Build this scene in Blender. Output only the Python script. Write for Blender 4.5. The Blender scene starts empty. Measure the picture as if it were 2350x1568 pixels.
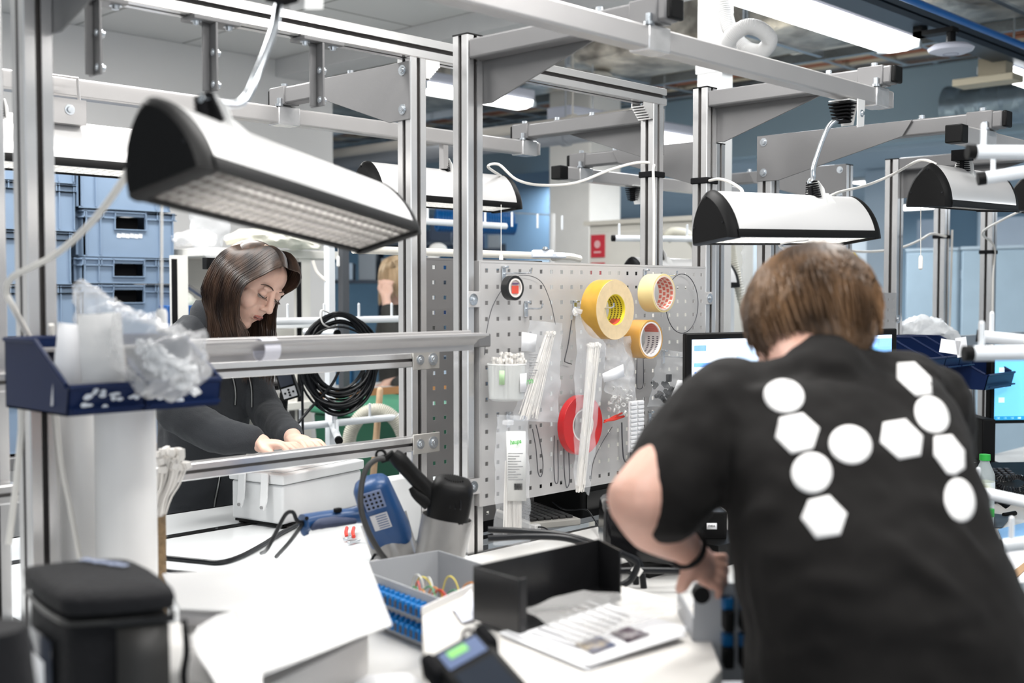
import bpy, bmesh, math, random
from mathutils import Vector, Matrix, noise
random.seed(7)
C = bpy.context.scene.collection
PI = math.pi
V = Vector
# ---------------------------------------------------------------- camera, world, exposure
FPX, CX, CY, EYE = 2675.0, 1175.0, 784.0, 1.55
PITCH = math.atan(111 / FPX)
HF = V((0.7206, 0.6934, 0)).normalized()
RT = V((HF.y, -HF.x, 0))
WD = (HF * math.cos(PITCH) - V((0, 0, 1)) * math.sin(PITCH)).normalized()
UP = RT.cross(WD).normalized()
O = V((0, 0, EYE))
cd = bpy.data.cameras.new('camera')
cam = bpy.data.objects.new('camera', cd)
C.objects.link(cam)
cd.sensor_width = 36
cd.lens = FPX / 2350 * 36
cd.clip_start = 0.05
cd.dof.use_dof = True
cd.dof.focus_distance = 3.15
cd.dof.aperture_fstop = 3.0
cam.matrix_world = Matrix.Translation(O) @ Matrix((RT, UP, -WD)).transposed().to_4x4()
S = bpy.context.scene
S.camera = cam
S.view_settings.view_transform = 'Standard'
S.view_settings.look = 'None'
S.view_settings.gamma = 1
S.view_settings.use_curve_mapping = False
S.view_settings.exposure = 0.24
w = bpy.data.worlds.new('world')
S.world = w
w.use_nodes = True
bg = w.node_tree.nodes['Background']
bg.inputs[0].default_value = (0.86, 0.93, 1.0, 1)
bg.inputs[1].default_value = 0.45
S.cycles.max_bounces = 7
S.cycles.diffuse_bounces = 3
S.cycles.glossy_bounces = 3
S.cycles.transparent_max_bounces = 12
S.cycles.transmission_bounces = 4
S.cycles.sample_clamp_indirect = 4
def area(loc, sx, sy, power, col=(1, 0.985, 0.96), rot=(0, 0, 0), name='ceiling_light_glow'):
    l = bpy.data.lights.new(name, 'AREA')
    l.shape = 'RECTANGLE'; l.size = sx; l.size_y = sy; l.energy = power; l.color = col
    o = bpy.data.objects.new(name, l); o.location = loc; o.rotation_euler = rot
    C.objects.link(o)
    return o
# added ceiling lights over the benches, out of view (housings are built further down)
LUM = [(0.9, 0.2), (0.9, 2.6), (0.9, 4.3), (3.1, -0.6), (2.2, 3.9), (2.1, 1.5)]
for x, y in LUM:
    area((x, y, 2.84), 1.3, 0.3, 35)
for x, y, e in [(4.5, 2.55, 22), (7.0, 6.2, 30), (6.2, 3.9, 30), (10.0, 3.0, 45), (11.0, 7.5, 45), (9.5, 0.0, 40)]:
    area((x, y, 2.69 if x < 5 else 2.42), 1.5, 0.2, e, (0.93, 0.97, 1.0))  # added area lights farther off, the first below the large tube light
# added cool fill light behind the camera, no window there
area((-2.5, -2.6, 2.0), 4.5, 2.2, 45, (0.9, 0.95, 1.0), (math.radians(70), 0, math.radians(-45)), 'window_daylight')

def at(px, py, X=None, Y=None, Z=None, D=None):
    r = RT * ((px - CX) / FPX) + UP * ((CY - py) / FPX) + WD
    if D is not None: t = D / r.dot(HF)
    elif X is not None: t = X / r.x
    elif Y is not None: t = Y / r.y
    else: t = (Z - EYE) / r.z
    return O + r * t

# ---------------------------------------------------------------- materials
MATS = {}
def mat(name, col, rough=0.5, metal=0.0, bump=0, bscale=60, var=0, vscale=8, alpha=1, emit=0, ecol=None, spec=None, sheen=0, coat=0, trans=0, ior=1.45, col2=None, stretch=None, tex=None):
    if name in MATS: return MATS[name]
    m = bpy.data.materials.new(name); m.use_nodes = True
    n = m.node_tree.nodes; l = m.node_tree.links
    b = n['Principled BSDF']
    b.inputs['Base Color'].default_value = (*col, 1)
    b.inputs['Roughness'].default_value = rough
    b.inputs['Metallic'].default_value = metal
    b.inputs['Alpha'].default_value = alpha
    b.inputs['IOR'].default_value = ior
    if spec is not None: b.inputs['Specular IOR Level'].default_value = spec
    if coat: b.inputs['Coat Weight'].default_value = coat; b.inputs['Coat Roughness'].default_value = 0.15
    if sheen: b.inputs['Sheen Weight'].default_value = sheen
    if trans: b.inputs['Transmission Weight'].default_value = trans
    if emit:
        b.inputs['Emission Color'].default_value = (*(ecol or col), 1); b.inputs['Emission Strength'].default_value = emit
    tc = None
    def coords(sc):
        nonlocal tc
        if tc is None: tc = n.new('ShaderNodeTexCoord')
        mp = n.new('ShaderNodeMapping'); l.new(tc.outputs['Object'], mp.inputs[0])
        mp.inputs['Scale'].default_value = stretch or (1, 1, 1)
        t = n.new('ShaderNodeTexNoise'); t.inputs['Scale'].default_value = sc; t.inputs['Detail'].default_value = 4
        l.new(mp.outputs[0], t.inputs['Vector']); return t
    if var or col2 or True:
        t = coords(vscale)
        r = n.new('ShaderNodeValToRGB')
        c2 = col2 or tuple(max(0, c * (1 - (var or 0.04))) for c in col)
        r.color_ramp.elements[0].position = 0.35; r.color_ramp.elements[1].position = 0.65
        r.color_ramp.elements[0].color = (*c2, 1); r.color_ramp.elements[1].color = (*col, 1)
        l.new(t.outputs['Fac'], r.inputs[0]); l.new(r.outputs[0], b.inputs['Base Color'])
    if bump:
        t = coords(bscale); bp = n.new('ShaderNodeBump'); bp.inputs['Strength'].default_value = bump; bp.inputs['Distance'].default_value = 0.01
        l.new(t.outputs['Fac'], bp.inputs['Height']); l.new(bp.outputs[0], b.inputs['Normal'])
    MATS[name] = m
    return m
ALU = mat('anodised_aluminium', (0.76, 0.75, 0.745), 0.24, 0.78, var=0.05, stretch=(1, 1, 0.05))
ALUD = mat('aluminium_slot', (0.16, 0.15, 0.145), 0.5, 0.5)  # dark aluminium for slot faces: the groove shade is put into the colour
STEEL = mat('grey_powder_coat', (0.165, 0.163, 0.165), 0.40, 0.15, bump=0.03, bscale=400)
STEELW = mat('pale_steel_tube', (0.50, 0.485, 0.48), 0.33, 0.4, bump=0.02, bscale=300)
ZINC = mat('zinc_bolt', (0.72, 0.76, 0.80), 0.22, 0.9, var=0.2, vscale=90)
BLK = mat('black_plastic', (0.005, 0.005, 0.0052), 0.5, spec=0.18, bump=0.05, bscale=500)
BLKG = mat('gloss_black_plastic', (0.008, 0.008, 0.009), 0.15)
BLKM = mat('matt_black_foam', (0.010, 0.010, 0.011), 0.85, spec=0.1, bump=0.1, bscale=300)
WHT = mat('white_paint', (0.84, 0.83, 0.81), 0.45)
WHTM = mat('white_enamel', (0.86, 0.855, 0.84), 0.28, 0.0, coat=0.3)
WALL = mat('wall_paint', (0.78, 0.77, 0.76), 0.8, bump=0.02, bscale=200, var=0.03, vscale=1.5)
CREAM = mat('cream_laminate', (0.80, 0.77, 0.70), 0.5)
LAM = mat('white_worktop_laminate', (0.72, 0.74, 0.75), 0.18, var=0.04, vscale=5)
LAMN = mat('pale_grey_worktop', (0.70, 0.69, 0.67), 0.3, var=0.05, vscale=5)
NAVY = mat('navy_bin_plastic', (0.006, 0.017, 0.068), 0.42, spec=0.2, bump=0.03, bscale=200)
CRATE = mat('blue_grey_crate', (0.185, 0.255, 0.355), 0.45, bump=0.02, bscale=300, var=0.06)
BLUE = mat('blue_plastic', (0.02, 0.10, 0.32), 0.38)
GREY = mat('grey_enclosure', (0.40, 0.41, 0.43), 0.45)
GLOSSG = mat('light_grey_tube', (0.55, 0.55, 0.54), 0.2, coat=0.4)
CLEAR = mat('clear_film', (0.9, 0.92, 0.95), 0.12, alpha=0.17, bump=0.6, bscale=35, spec=0.9)
CLEAR2 = mat('milky_film', (0.92, 0.92, 0.93), 0.10, alpha=0.30, bump=0.8, bscale=28, spec=0.9)
NYLON = mat('white_nylon', (0.88, 0.87, 0.85), 0.35, ior=1.5)
PAPER = mat('white_paper', (0.86, 0.86, 0.88), 0.75)
GLASS = mat('tube_glow', (1, 1, 1), 0.5, emit=11.0, ecol=(1, 0.98, 0.95))
GLOW = mat('diffuser_glow', (1, 1, 1), 0.5, emit=5.0, ecol=(1, 0.99, 0.97))
CABW = mat('white_cable', (0.80, 0.77, 0.72), 0.4)
CABB = mat('black_cable', (0.008, 0.009, 0.011), 0.35, spec=0.3)

# ---------------------------------------------------------------- object bookkeeping
def wm(o):
    m = o.matrix_basis.copy()
    while o.parent is not None:
        o = o.parent; m = o.matrix_basis @ m
    return m
def tag(o, label=None, cat=None, group=None, kind=None):
    if label: o['label'] = label
    if cat: o['category'] = cat
    if group: o['group'] = group
    if kind: o['kind'] = kind
    return o
def thing(name, label, cat, loc=(0, 0, 0), rz=0, group=None):
    o = bpy.data.objects.new(name, None); C.objects.link(o)
    o.empty_display_size = 0.05
    o.location = loc; o.rotation_euler = (0, 0, rz)
    o.matrix_basis = Matrix.Translation(V(loc)) @ Matrix.Rotation(rz, 4, 'Z')
    return tag(o, label, cat, group)
def copy_tree(o, parent=None):
    c = o.copy(); C.objects.link(c)
    if parent: c.parent = parent
    for ch in [k for k in bpy.data.objects if k.parent == o]: copy_tree(ch, c)
    return c
def basis(d, up=(0, 0, 1)):
    d = V(d).normalized(); up = V(up)
    s = d.cross(up)
    if s.length < 1e-5: s = d.cross(V((1, 0, 0)))
    s.normalize(); u = s.cross(d).normalized()
    return s, u, d
def catmull(pts, n=6, closed=False):
    P = [V(p) for p in pts]; out = []
    L = len(P)
    if L < 3: return P
    rng = range(L if closed else L - 1)
    for i in rng:
        p0 = P[(i - 1) % L] if closed or i > 0 else P[0] * 2 - P[1]
        p1 = P[i]; p2 = P[(i + 1) % L]
        p3 = P[(i + 2) % L] if closed or i + 2 < L else P[-1] * 2 - P[-2]
        for k in range(n):
            t = k / n
            out.append(0.5 * ((2 * p1) + (p2 - p0) * t + (2 * p0 - 5 * p1 + 4 * p2 - p3) * t * t + (3 * p1 - p0 - 3 * p2 + p3) * t ** 3))
    if not closed: out.append(P[-1])
    return out
class MB:
    def __init__(s): s.v = []; s.f = []; s.m = []; s.mi = 0
    def add(s, vs, fs):
        b = len(s.v); s.v += [V(p) for p in vs]
        for f in fs: s.f.append([b + i for i in f]); s.m.append(s.mi)
        return s
    def box(s, c, size, R=None):
        c = V(c); hx, hy, hz = [k / 2 for k in size]
        P = [V((x, y, z)) for x in (-hx, hx) for y in (-hy, hy) for z in (-hz, hz)]
        if R is not None: P = [R @ p for p in P]
        return s.add([c + p for p in P], [(0, 1, 3, 2), (4, 6, 7, 5), (0, 4, 5, 1), (2, 3, 7, 6), (0, 2, 6, 4), (1, 5, 7, 3)])
    def bb(s, a, b):  # box by two corners
        a = V(a); b = V(b); return s.box((a + b) / 2, [abs(k) for k in (b - a)])
    def beam(s, p0, p1, w, h, up=(0, 0, 1)):
        return s.extr([(-w / 2, -h / 2), (w / 2, -h / 2), (w / 2, h / 2), (-w / 2, h / 2)], p0, p1, up)
    def extr(s, poly, p0, p1, up=(0, 0, 1), cap=True, scale2=1):
        p0 = V(p0); p1 = V(p1); sd, u, d = basis(p1 - p0, up); n = len(poly)
        vs = [p0 + sd * x + u * y for x, y in poly] + [p1 + sd * x * scale2 + u * y * scale2 for x, y in poly]
        fs = [(i, (i + 1) % n, n + (i + 1) % n, n + i) for i in range(n)]
        if cap: fs += [tuple(range(n))[::-1], tuple(range(n, 2 * n))]
        return s.add(vs, fs)
    def profile(s, p0, p1, w=0.05, slot=0.011, dep=0.017, up=(0, 0, 1)):
        h = w / 2; g = slot / 2; r = 0.002
        q = [(-h + r, -h), (-g, -h), (-g, -h + 0.004), (-g * 1.8, -h + 0.005), (-g * 1.2, -h + dep), (g * 1.2, -h + dep), (g * 1.8, -h + 0.005), (g, -h + 0.004), (g, -h), (h - r, -h)]
        poly = []
        for k in range(4):
            c, sn = math.cos(k * PI / 2), math.sin(k * PI / 2)
            poly += [(x * c - y * sn, x * sn + y * c) for x, y in q]
        n0 = len(s.f); s.extr(poly, p0, p1, up)
        for i in range(len(poly)):
            if i % 10 in (2, 3, 4, 5, 6): s.m[n0 + i] = 1
        return s
    def cyl(s, p0, p1, r, r1=None, n=16, cap=True):
        r1 = r if r1 is None else r1
        p0 = V(p0); p1 = V(p1); sd, u, d = basis(p1 - p0)
        vs = [p + (sd * math.cos(2 * PI * i / n) + u * math.sin(2 * PI * i / n)) * rr for p, rr in ((p0, r), (p1, r1)) for i in range(n)]
        fs = [(i, n + i, n + (i + 1) % n, (i + 1) % n) for i in range(n)]
        if cap: fs += [tuple(range(n)), tuple(range(n, 2 * n))[::-1]]
        return s.add(vs, fs)
    def tube(s, pts, r, n=8, smooth=0, closed=False, flat=1.0, cap=True):
        P = catmull(pts, smooth, closed) if smooth else [V(p) for p in pts]
        L = len(P); R = r if isinstance(r, (list, tuple)) else [r] * len(pts)
        def rad(i):
            t = i / max(1, L - 1) * (len(R) - 1); k = min(int(t), len(R) - 2) if len(R) > 1 else 0
            return R[k] + (R[k + 1] - R[k]) * (t - k) if len(R) > 1 else R[0]
        T = []
        for i in range(L):
            a = P[(i - 1) % L] if closed or i > 0 else P[i]; b = P[(i + 1) % L] if closed or i < L - 1 else P[i]
            t = (b - a); T.append(t.normalized() if t.length > 1e-9 else V((0, 0, 1)))
        sd, u, _ = basis(T[0]); vs = []
        for i in range(L):
            d = T[i]; sd = (sd - d * sd.dot(d))
            if sd.length < 1e-6: sd = basis(d)[0]
            sd.normalize(); u = d.cross(sd)
            for k in range(n):
                a = 2 * PI * k / n; vs.append(P[i] + (sd * math.cos(a) + u * math.sin(a) * flat) * rad(i))
        fs = []
        for i in range(L if closed else L - 1):
            j = (i + 1) % L
            for k in range(n):
                fs.append((i * n + k, i * n + (k + 1) % n, j * n + (k + 1) % n, j * n + k))
        if not closed and cap: fs += [tuple(range(n))[::-1], tuple((L - 1) * n + k for k in range(n))]
        return s.add(vs, fs)
    def lathe(s, prof, o=(0, 0, 0), ax=(0, 0, 1), n=24, cap=True):
        o = V(o); sd, u, d = basis(ax); L = len(prof)
        vs = [o + d * z + (sd * math.cos(2 * PI * k / n) + u * math.sin(2 * PI * k / n)) * r for r, z in prof for k in range(n)]
        fs = [(i * n + k, (i + 1) * n + k, (i + 1) * n + (k + 1) % n, i * n + (k + 1) % n) for i in range(L - 1) for k in range(n)]
        if cap: fs += [tuple(range(n)), tuple((L - 1) * n + k for k in range(n))[::-1]]
        return s.add(vs, fs)
    def ring(s, o, ax, ri, ro, w, n=40):  # a tape roll / washer
        p = [(ri, -w / 2), (ro, -w / 2), (ro, w / 2), (ri, w / 2)]
        o = V(o); sd, u, d = basis(ax)
        vs = [o + d * z + (sd * math.cos(2 * PI * k / n) + u * math.sin(2 * PI * k / n)) * r for r, z in p for k in range(n)]
        return s.add(vs, [(i * n + k, ((i + 1) % 4) * n + k, ((i + 1) % 4) * n + (k + 1) % n, i * n + (k + 1) % n) for i in range(4) for k in range(n)])
    def ell(s, c, r, R=None, nu=20, nv=12):
        c = V(c); vs = []
        for j in range(nv + 1):
            t = PI * j / nv
            for i in range(nu):
                a = 2 * PI * i / nu
                p = V((r[0] * math.sin(t) * math.cos(a), r[1] * math.sin(t) * math.sin(a), r[2] * math.cos(t)))
                vs.append(c + (R @ p if R is not None else p))
        fs = [(j * nu + i, (j + 1) * nu + i, (j + 1) * nu + (i + 1) % nu, j * nu + (i + 1) % nu) for j in range(nv) for i in range(nu)]
        return s.add(vs, fs)
    def loft(s, rings, cap=True, closed=True):
        n = len(rings[0]); vs = [p for r in rings for p in r]
        fs = [(j * n + i, j * n + (i + 1) % n, (j + 1) * n + (i + 1) % n, (j + 1) * n + i) for j in range(len(rings) - 1) for i in range(n if closed else n - 1)]
        if cap: fs += [tuple(range(n))[::-1], tuple((len(rings) - 1) * n + i for i in range(n))]
        return s.add(vs, fs)
    def surf(s, fn, nu, nv):
        vs = [fn(i / nu, j / nv) for j in range(nv + 1) for i in range(nu + 1)]
        return s.add(vs, [(j * (nu + 1) + i, j * (nu + 1) + i + 1, (j + 1) * (nu + 1) + i + 1, (j + 1) * (nu + 1) + i) for j in range(nv) for i in range(nu)])
    def bolt(s, p, d, r=0.007, h=0.005, washer=True):
        p = V(p); d = V(d).normalized()
        if washer: s.cyl(p, p + d * 0.0015, r * 1.5, n=16)
        s.cyl(p, p + d * h, r, r * 0.85, n=12)
        s.cyl(p + d * h, p + d * (h + 0.001), r * 0.45, n=6)
        return s
    def build(s, name, m, parent=None, local=False, smooth=35, bevel=0, seg=2, solid=0, sub=0, remesh=0, sm=0, label=None, cat=None, group=None, kind=None, noise_amp=0, noise_sc=8, apply=False):
        if m is ALU and any(s.m): m = [ALU, ALUD]
        me = bpy.data.meshes.new(name)
        vs = s.v
        if parent is not None and not local:
            inv = wm(parent).inverted(); vs = [inv @ p for p in vs]
        me.from_pydata([tuple(p) for p in vs], [], s.f)
        for mm in (m if isinstance(m, (list, tuple)) else [m]): me.materials.append(mm)
        if isinstance(m, (list, tuple)): me.polygons.foreach_set('material_index', s.m)
        me.validate()
        bmx = bmesh.new(); bmx.from_mesh(me); bmesh.ops.recalc_face_normals(bmx, faces=bmx.faces); bmx.to_mesh(me); bmx.free()
        if smooth:
            me.polygons.foreach_set('use_smooth', [True] * len(me.polygons)); me.set_sharp_from_angle(angle=math.radians(smooth))
        o = bpy.data.objects.new(name, me); C.objects.link(o)
        if parent is not None: o.parent = parent
        if solid: k = o.modifiers.new('solid', 'SOLIDIFY'); k.thickness = solid; k.offset = 0
        if remesh:
            k = o.modifiers.new('remesh', 'REMESH'); k.mode = 'VOXEL'; k.voxel_size = remesh; k.use_smooth_shade = True
        if sm: k = o.modifiers.new('smooth', 'SMOOTH'); k.factor = 0.5; k.iterations = sm
        if bevel: k = o.modifiers.new('bevel', 'BEVEL'); k.width = bevel; k.segments = seg; k.limit_method = 'ANGLE'; k.angle_limit = math.radians(40); k.harden_normals = False
        if sub: k = o.modifiers.new('sub', 'SUBSURF'); k.levels = sub; k.render_levels = sub
        if noise_amp:
            tx = bpy.data.textures.new(name + '_folds', 'CLOUDS'); tx.noise_scale = noise_sc
            k = o.modifiers.new('disp', 'DISPLACE'); k.texture = tx; k.strength = noise_amp; k.texture_coords = 'LOCAL'; k.mid_level = 0.5
        return tag(o, label, cat, group, kind)
def text(body, size, m, parent, P, xdir, ydir, name='lettering', ext=0.0002, align='CENTER', bold=0):
    c = bpy.data.curves.new(name, 'FONT'); c.body = body; c.size = size; c.extrude = ext; c.align_x = align; c.align_y = 'CENTER'; c.offset = bold
    c.resolution_u = 3
    c.materials.append(m)
    o = bpy.data.objects.new(name, c); C.objects.link(o)
    x = V(xdir).normalized(); z = x.cross(V(ydir)).normalized(); y = z.cross(x)
    M = Matrix.Translation(V(P)) @ Matrix((x, y, z)).transposed().to_4x4()
    bpy.context.view_layer.update()
    me = bpy.data.meshes.new_from_object(o.evaluated_get(bpy.context.evaluated_depsgraph_get())); me.name = name
    bpy.data.objects.remove(o); o = bpy.data.objects.new(name, me); C.objects.link(o)
    if parent is not None:
        o.parent = parent; M = wm(parent).inverted() @ M
    o.matrix_basis = M
    return o
X, Y, Z = V((1, 0, 0)), V((0, 1, 0)), V((0, 0, 1))
# ================================================================ THE ROOM
def struct(name, mb, m, **k): return mb.build(name, m, kind='structure', **k)
struct('floor', MB().bb((-4, -5, -0.1), (15, 12, 0)), mat('floor_vinyl', (0.42, 0.45, 0.47), 0.4, var=0.1, vscale=3))
struct('wall_left', MB().bb((-4, 5.7, 0), (4.16, 5.9, 3.4)), WALL)
struct('wall_far', MB().bb((14, -5, 0), (14.2, 12, 3.5)), mat('far_wall_blue', (0.36, 0.52, 0.66), 0.7, var=0.15, vscale=0.8))
struct('wall_back', MB().bb((4.16, 11.8, 0), (14, 12, 3.5)), mat('back_wall_blue', (0.22, 0.38, 0.52), 0.7, var=0.2, vscale=1.2))
# tiled suspended ceiling on the left, open service ceiling beyond it
def tile_mat():
    m = mat('ceiling_tile', (0.70, 0.70, 0.69), 0.9, bump=0.15, bscale=250, var=0.03)
    n = m.node_tree.nodes; l = m.node_tree.links; b = n['Principled BSDF']
    tc = n.new('ShaderNodeTexCoord'); br = n.new('ShaderNodeTexBrick'); br.offset = 0
    br.inputs['Color1'].default_value = (0.72, 0.72, 0.71, 1); br.inputs['Color2'].default_value = (0.68, 0.68, 0.67, 1); br.inputs['Mortar'].default_value = (0.33, 0.33, 0.32, 1)
    br.inputs['Scale'].default_value = 1; br.inputs['Brick Width'].default_value = 0.6; br.inputs['Row Height'].default_value = 0.6; br.inputs['Mortar Size'].default_value = 0.008; br.inputs['Mortar Smooth'].default_value = 0.1
    mp = n.new('ShaderNodeMapping'); mp.inputs['Location'].default_value = (0.25, 0.3, 0)
    l.new(tc.outputs['Object'], mp.inputs[0]); l.new(mp.outputs[0], br.inputs['Vector']); l.new(br.outputs['Color'], b.inputs['Base Color'])
    return m
ce = struct('ceiling', MB().bb((-4, -5, 2.9), (3.95, 5.7, 2.95)), tile_mat())
struct('trim_1', MB().bb((3.95, -5, 2.80), (4.16, 5.7, 2.97)), mat('bulkhead_paint', (0.66, 0.655, 0.65), 0.8))
struct('ceiling_2', MB().bb((4.16, -5, 3.4), (7.6, 12, 3.5)), mat('open_ceiling', (0.56, 0.56, 0.55), 0.9, var=0.1, vscale=1))
struct('trim_2', MB().bb((7.6, -5, 2.58), (7.75, 12, 3.5)), mat('bulkhead_blue_grey', (0.40, 0.52, 0.59), 0.8, var=0.06, vscale=1))
struct('ceiling_3', MB().bb((7.75, -5, 2.55), (14, 12, 2.6)), mat('far_ceiling', (0.42, 0.52, 0.60), 0.8, var=0.1, vscale=1))
struct('wall_side', MB().bb((4.16, 5.7, 0), (4.36, 7.4, 3.4)), WALL)
# square columns
struct('trim_3', MB().bb((6.0, 5.05, 0), (6.33, 5.42, 3.4)), mat('column_cream', (0.82, 0.80, 0.76), 0.7), bevel=0.01)
c0 = at(1655, 400, D=4.6)
struct('trim_4', MB().bb((c0.x, c0.y, 0), (c0.x + 0.075, c0.y + 0.115, 3.4)).bb((c0.x - 0.006, c0.y - 0.006, 2.42), (c0.x + 0.08, c0.y + 0.12, 2.5)), WHTM)

# housings of the added ceiling lights, out of view over the near benches
for i, (x, y) in enumerate(LUM):
    t = thing('ceiling_luminaire', 'slim white luminaire flush on the tiled ceiling', 'ceiling light', (x, y, 2.9), 0, 'luminaires on the tiled ceiling')
    MB().box((0, 0, -0.022), (1.36, 0.36, 0.044)).build('housing', WHTM, t, local=True, bevel=0.004)
def luminaire(label, x0, x1, y, z, w=0.2, name='tube_luminaire'):
    t = thing(name, label, 'ceiling light', ((x0 + x1) / 2, y, z))
    MB().bb((x0, y - w * 0.45, z + 0.015), (x1, y + w * 0.45, z + 0.09)).build('housing', mat('lum_housing', (0.50, 0.52, 0.60), 0.5), t, bevel=0.006)
    sec = [(-w / 2, 0.02), (-w * 0.42, -0.012), (-w * 0.2, -0.025), (w * 0.2, -0.025), (w * 0.42, -0.012), (w / 2, 0.02)]
    MB().extr(sec, (x0 + 0.02, y, z), (x1 - 0.03, y, z)).build('diffuser', GLOW, t)
    MB().bb((x1 - 0.03, y - w / 2, z - 0.02), (x1, y + w / 2, z + 0.02)).bb((x0, y - w / 2, z - 0.02), (x0 + 0.02, y + w / 2, z + 0.02)).build('end_piece', mat('clear_end', (0.6, 0.66, 0.7), 0.2), t, bevel=0.005)
    mb = MB()
    for x in (x0 + 0.3, x1 - 0.3): mb.cyl((x, y, z + 0.09), (x, y, 3.4 if x > 4.16 else 2.9), 0.004, n=6)
    mb.build('hanger', ZINC, t)
    return t
luminaire('large glowing white tube light above the man, nearest of the hanging ones', 3.3, 5.42, 2.60, 2.74, 0.22)
a = at(1205, 243, D=7.6); luminaire('small glowing tube light seen between the two middle posts', a.x - 0.95, a.x, a.y, a.z, 0.2)
a = at(1588, 312, D=7.6); luminaire('short piece of glowing tube light right of the beam end', a.x - 1.3, a.x, a.y, min(a.z, 2.52), 0.2)
a = at(2350, 185, D=6.2); luminaire('pale tube light at the end of the beige junction box', a.x - 0.45, a.x + 1.6, a.y, a.z, 0.14)
for k, (px, py, D) in enumerate([(2105, 492, 11.5), (1985, 500, 12.5), (1180, 425, 11), (1165, 475, 13), (1700, 330, 8.6), (1440, 470, 12), (850, 405, 12), (2060, 415, 10)]):
    p = at(px, py, D=D); zz = 2.53 if p.x > 7.75 else 3.38
    p = at(px, py, Z=zz)
    if p.length > 13 or p.x > 13.5: p = V((12.6, p.y * 12.6 / p.x, zz))
    t = thing('ceiling_panel', 'bright ceiling panel light far in the blue part of the hall', 'ceiling light', p, 0, 'panel lights in the far hall ceiling')
    MB().box((0, 0, 0), (0.62, 0.62, 0.03)).build('frame', WHTM, t, local=True)
    MB().box((0, 0, -0.018), (0.56, 0.56, 0.006)).build('diffuser', GLOW, t, local=True)

# ---------------------------------------------------------------- services under the open ceiling
FOIL = mat('foil_wrap', (0.80, 0.74, 0.64), 0.3, 0.55, bump=1.0, bscale=14, col2=(0.30, 0.27, 0.23), vscale=7)  # warm and dark mottling puts the foil's highlights into the colour
def duct(label, x, z, w, h, y0, y1):
    t = thing('air_duct', label, 'duct', (x, (y0 + y1) / 2, z))
    mb = MB(); n = 40; rings = []
    for i in range(n + 1):
        y = y0 + (y1 - y0) * i / n; q = []
        for k in range(16):
            a_ = 2 * PI * k / 16; c, s_ = math.cos(a_), math.sin(a_)
            ex = abs(c) ** 0.35 * (1 if c > 0 else -1); ez = abs(s_) ** 0.35 * (1 if s_ > 0 else -1)
            j = 1 + 0.05 * noise.noise(V((c * 2, y * 3, s_ * 2)))
            q.append(V((x + w / 2 * ex * j, y, z + h / 2 * ez * j)))
        rings.append(q)
    mb.loft(rings).build('foil_wrapping', FOIL, t)
    b = MB()
    for i in range(int((y1 - y0) / 1.2)):
        y = y0 + 0.5 + i * 1.2; b.bb((x - w / 2 - 0.012, y, z - h / 2 - 0.012), (x + w / 2 + 0.012, y + 0.03, z + h / 2 + 0.012))
        for sx in (-1, 1): b.cyl((x + sx * (w / 2 + 0.02), y + 0.015, z - h / 2), (x + sx * (w / 2 + 0.02), y + 0.015, 3.4), 0.005, n=6)
    b.build('hanger', ZINC, t)
duct('wide crinkled foil-wrapped air duct crossing under the open ceiling', 5.55, 3.08, 0.75, 0.4, -2, 7)
duct('farther foil-wrapped air duct running beside the cable trays', 4.62, 3.15, 0.45, 0.3, -2.0, 1.75)
# air terminal under the foil duct
p = at(1368, 150, X=5.45)
t = thing('air_diffuser', 'round white ceiling air outlet on a short metal pipe under the foil duct', 'air vent', p)
MB().cyl(p + Z * 0.02, p + Z * 0.26, 0.085, n=28).build('pipe_collar', mat('dull_galv', (0.35, 0.42, 0.5), 0.3, 0.8, var=0.4, vscale=12), t)
MB().lathe([(0.092, 0.03), (0.1, 0.02), (0.1, -0.02), (0.09, -0.035), (0.085, -0.03)], p, n=32).lathe([(0.02, -0.02), (0.095, -0.055), (0.1, -0.07), (0.075, -0.09), (0.0, -0.095)], p, n=32).build('outlet_bell', mat('off_white_vent', (0.62, 0.60, 0.55), 0.5), t)
# cable trays with bundles
CABC = [mat('cable_beige', (0.55, 0.48, 0.36), 0.6), mat('cable_dark', (0.06, 0.06, 0.06), 0.6), mat('cable_grey', (0.35, 0.35, 0.34), 0.6), mat('cable_rust', (0.35, 0.14, 0.08), 0.6)]
def tray(label, x, z, w, y0, y1, n):
    t = thing('cable_tray', label, 'cable tray', (x, (y0 + y1) / 2, z))
    mb = MB()
    for sx in (-1, 1):
        mb.bb((x + sx * w / 2 - 0.004, y0, z), (x + sx * w / 2 + 0.004, y1, z + 0.06)); mb.bb((x + sx * w / 2 - 0.02, y0, z), (x + sx * w / 2 + 0.02, y1, z + 0.004))
    mb.build('side_rail', ZINC, t)
    mb = MB(); k = int((y1 - y0) / 0.3)
    for i in range(k): mb.bb((x - w / 2, y0 + i * 0.3, z), (x + w / 2, y0 + i * 0.3 + 0.03, z + 0.012))
    mb.build('rungs', ZINC, t, kind='stuff')
    mb = MB()
    for i in range(int((y1 - y0) / 1.5) + 1):
        for sx in (-1, 1): mb.cyl((x + sx * w / 2, y0 + i * 1.5, z), (x + sx * w / 2, y0 + i * 1.5, 3.4), 0.005, n=6)
    mb.build('hanger', ZINC, t)
    for c in range(4):
        mb = MB()
        for i in range(n):
            if i % 4 != c: continue
            xx = x - w / 2 + 0.03 + (w - 0.06) * random.random(); zz = z + 0.03 + random.random() * 0.05
            pts = [V((xx + random.uniform(-0.03, 0.03), y0 + (y1 - y0) * j / 9, zz + random.uniform(-0.01, 0.02))) for j in range(10)]
            mb.tube(pts, random.uniform(0.008, 0.016), 6, smooth=3)
        if mb.v: mb.build('cable_bundle', CABC[c], t)
tray('wide cable tray with beige and dark cables crossing beyond the foil duct', 6.55, 2.93, 0.5, -1, 9, 32)
tray('narrower cable tray just before the blue-grey bulkhead', 7.12, 3.0, 0.25, -1, 10, 14)
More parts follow.
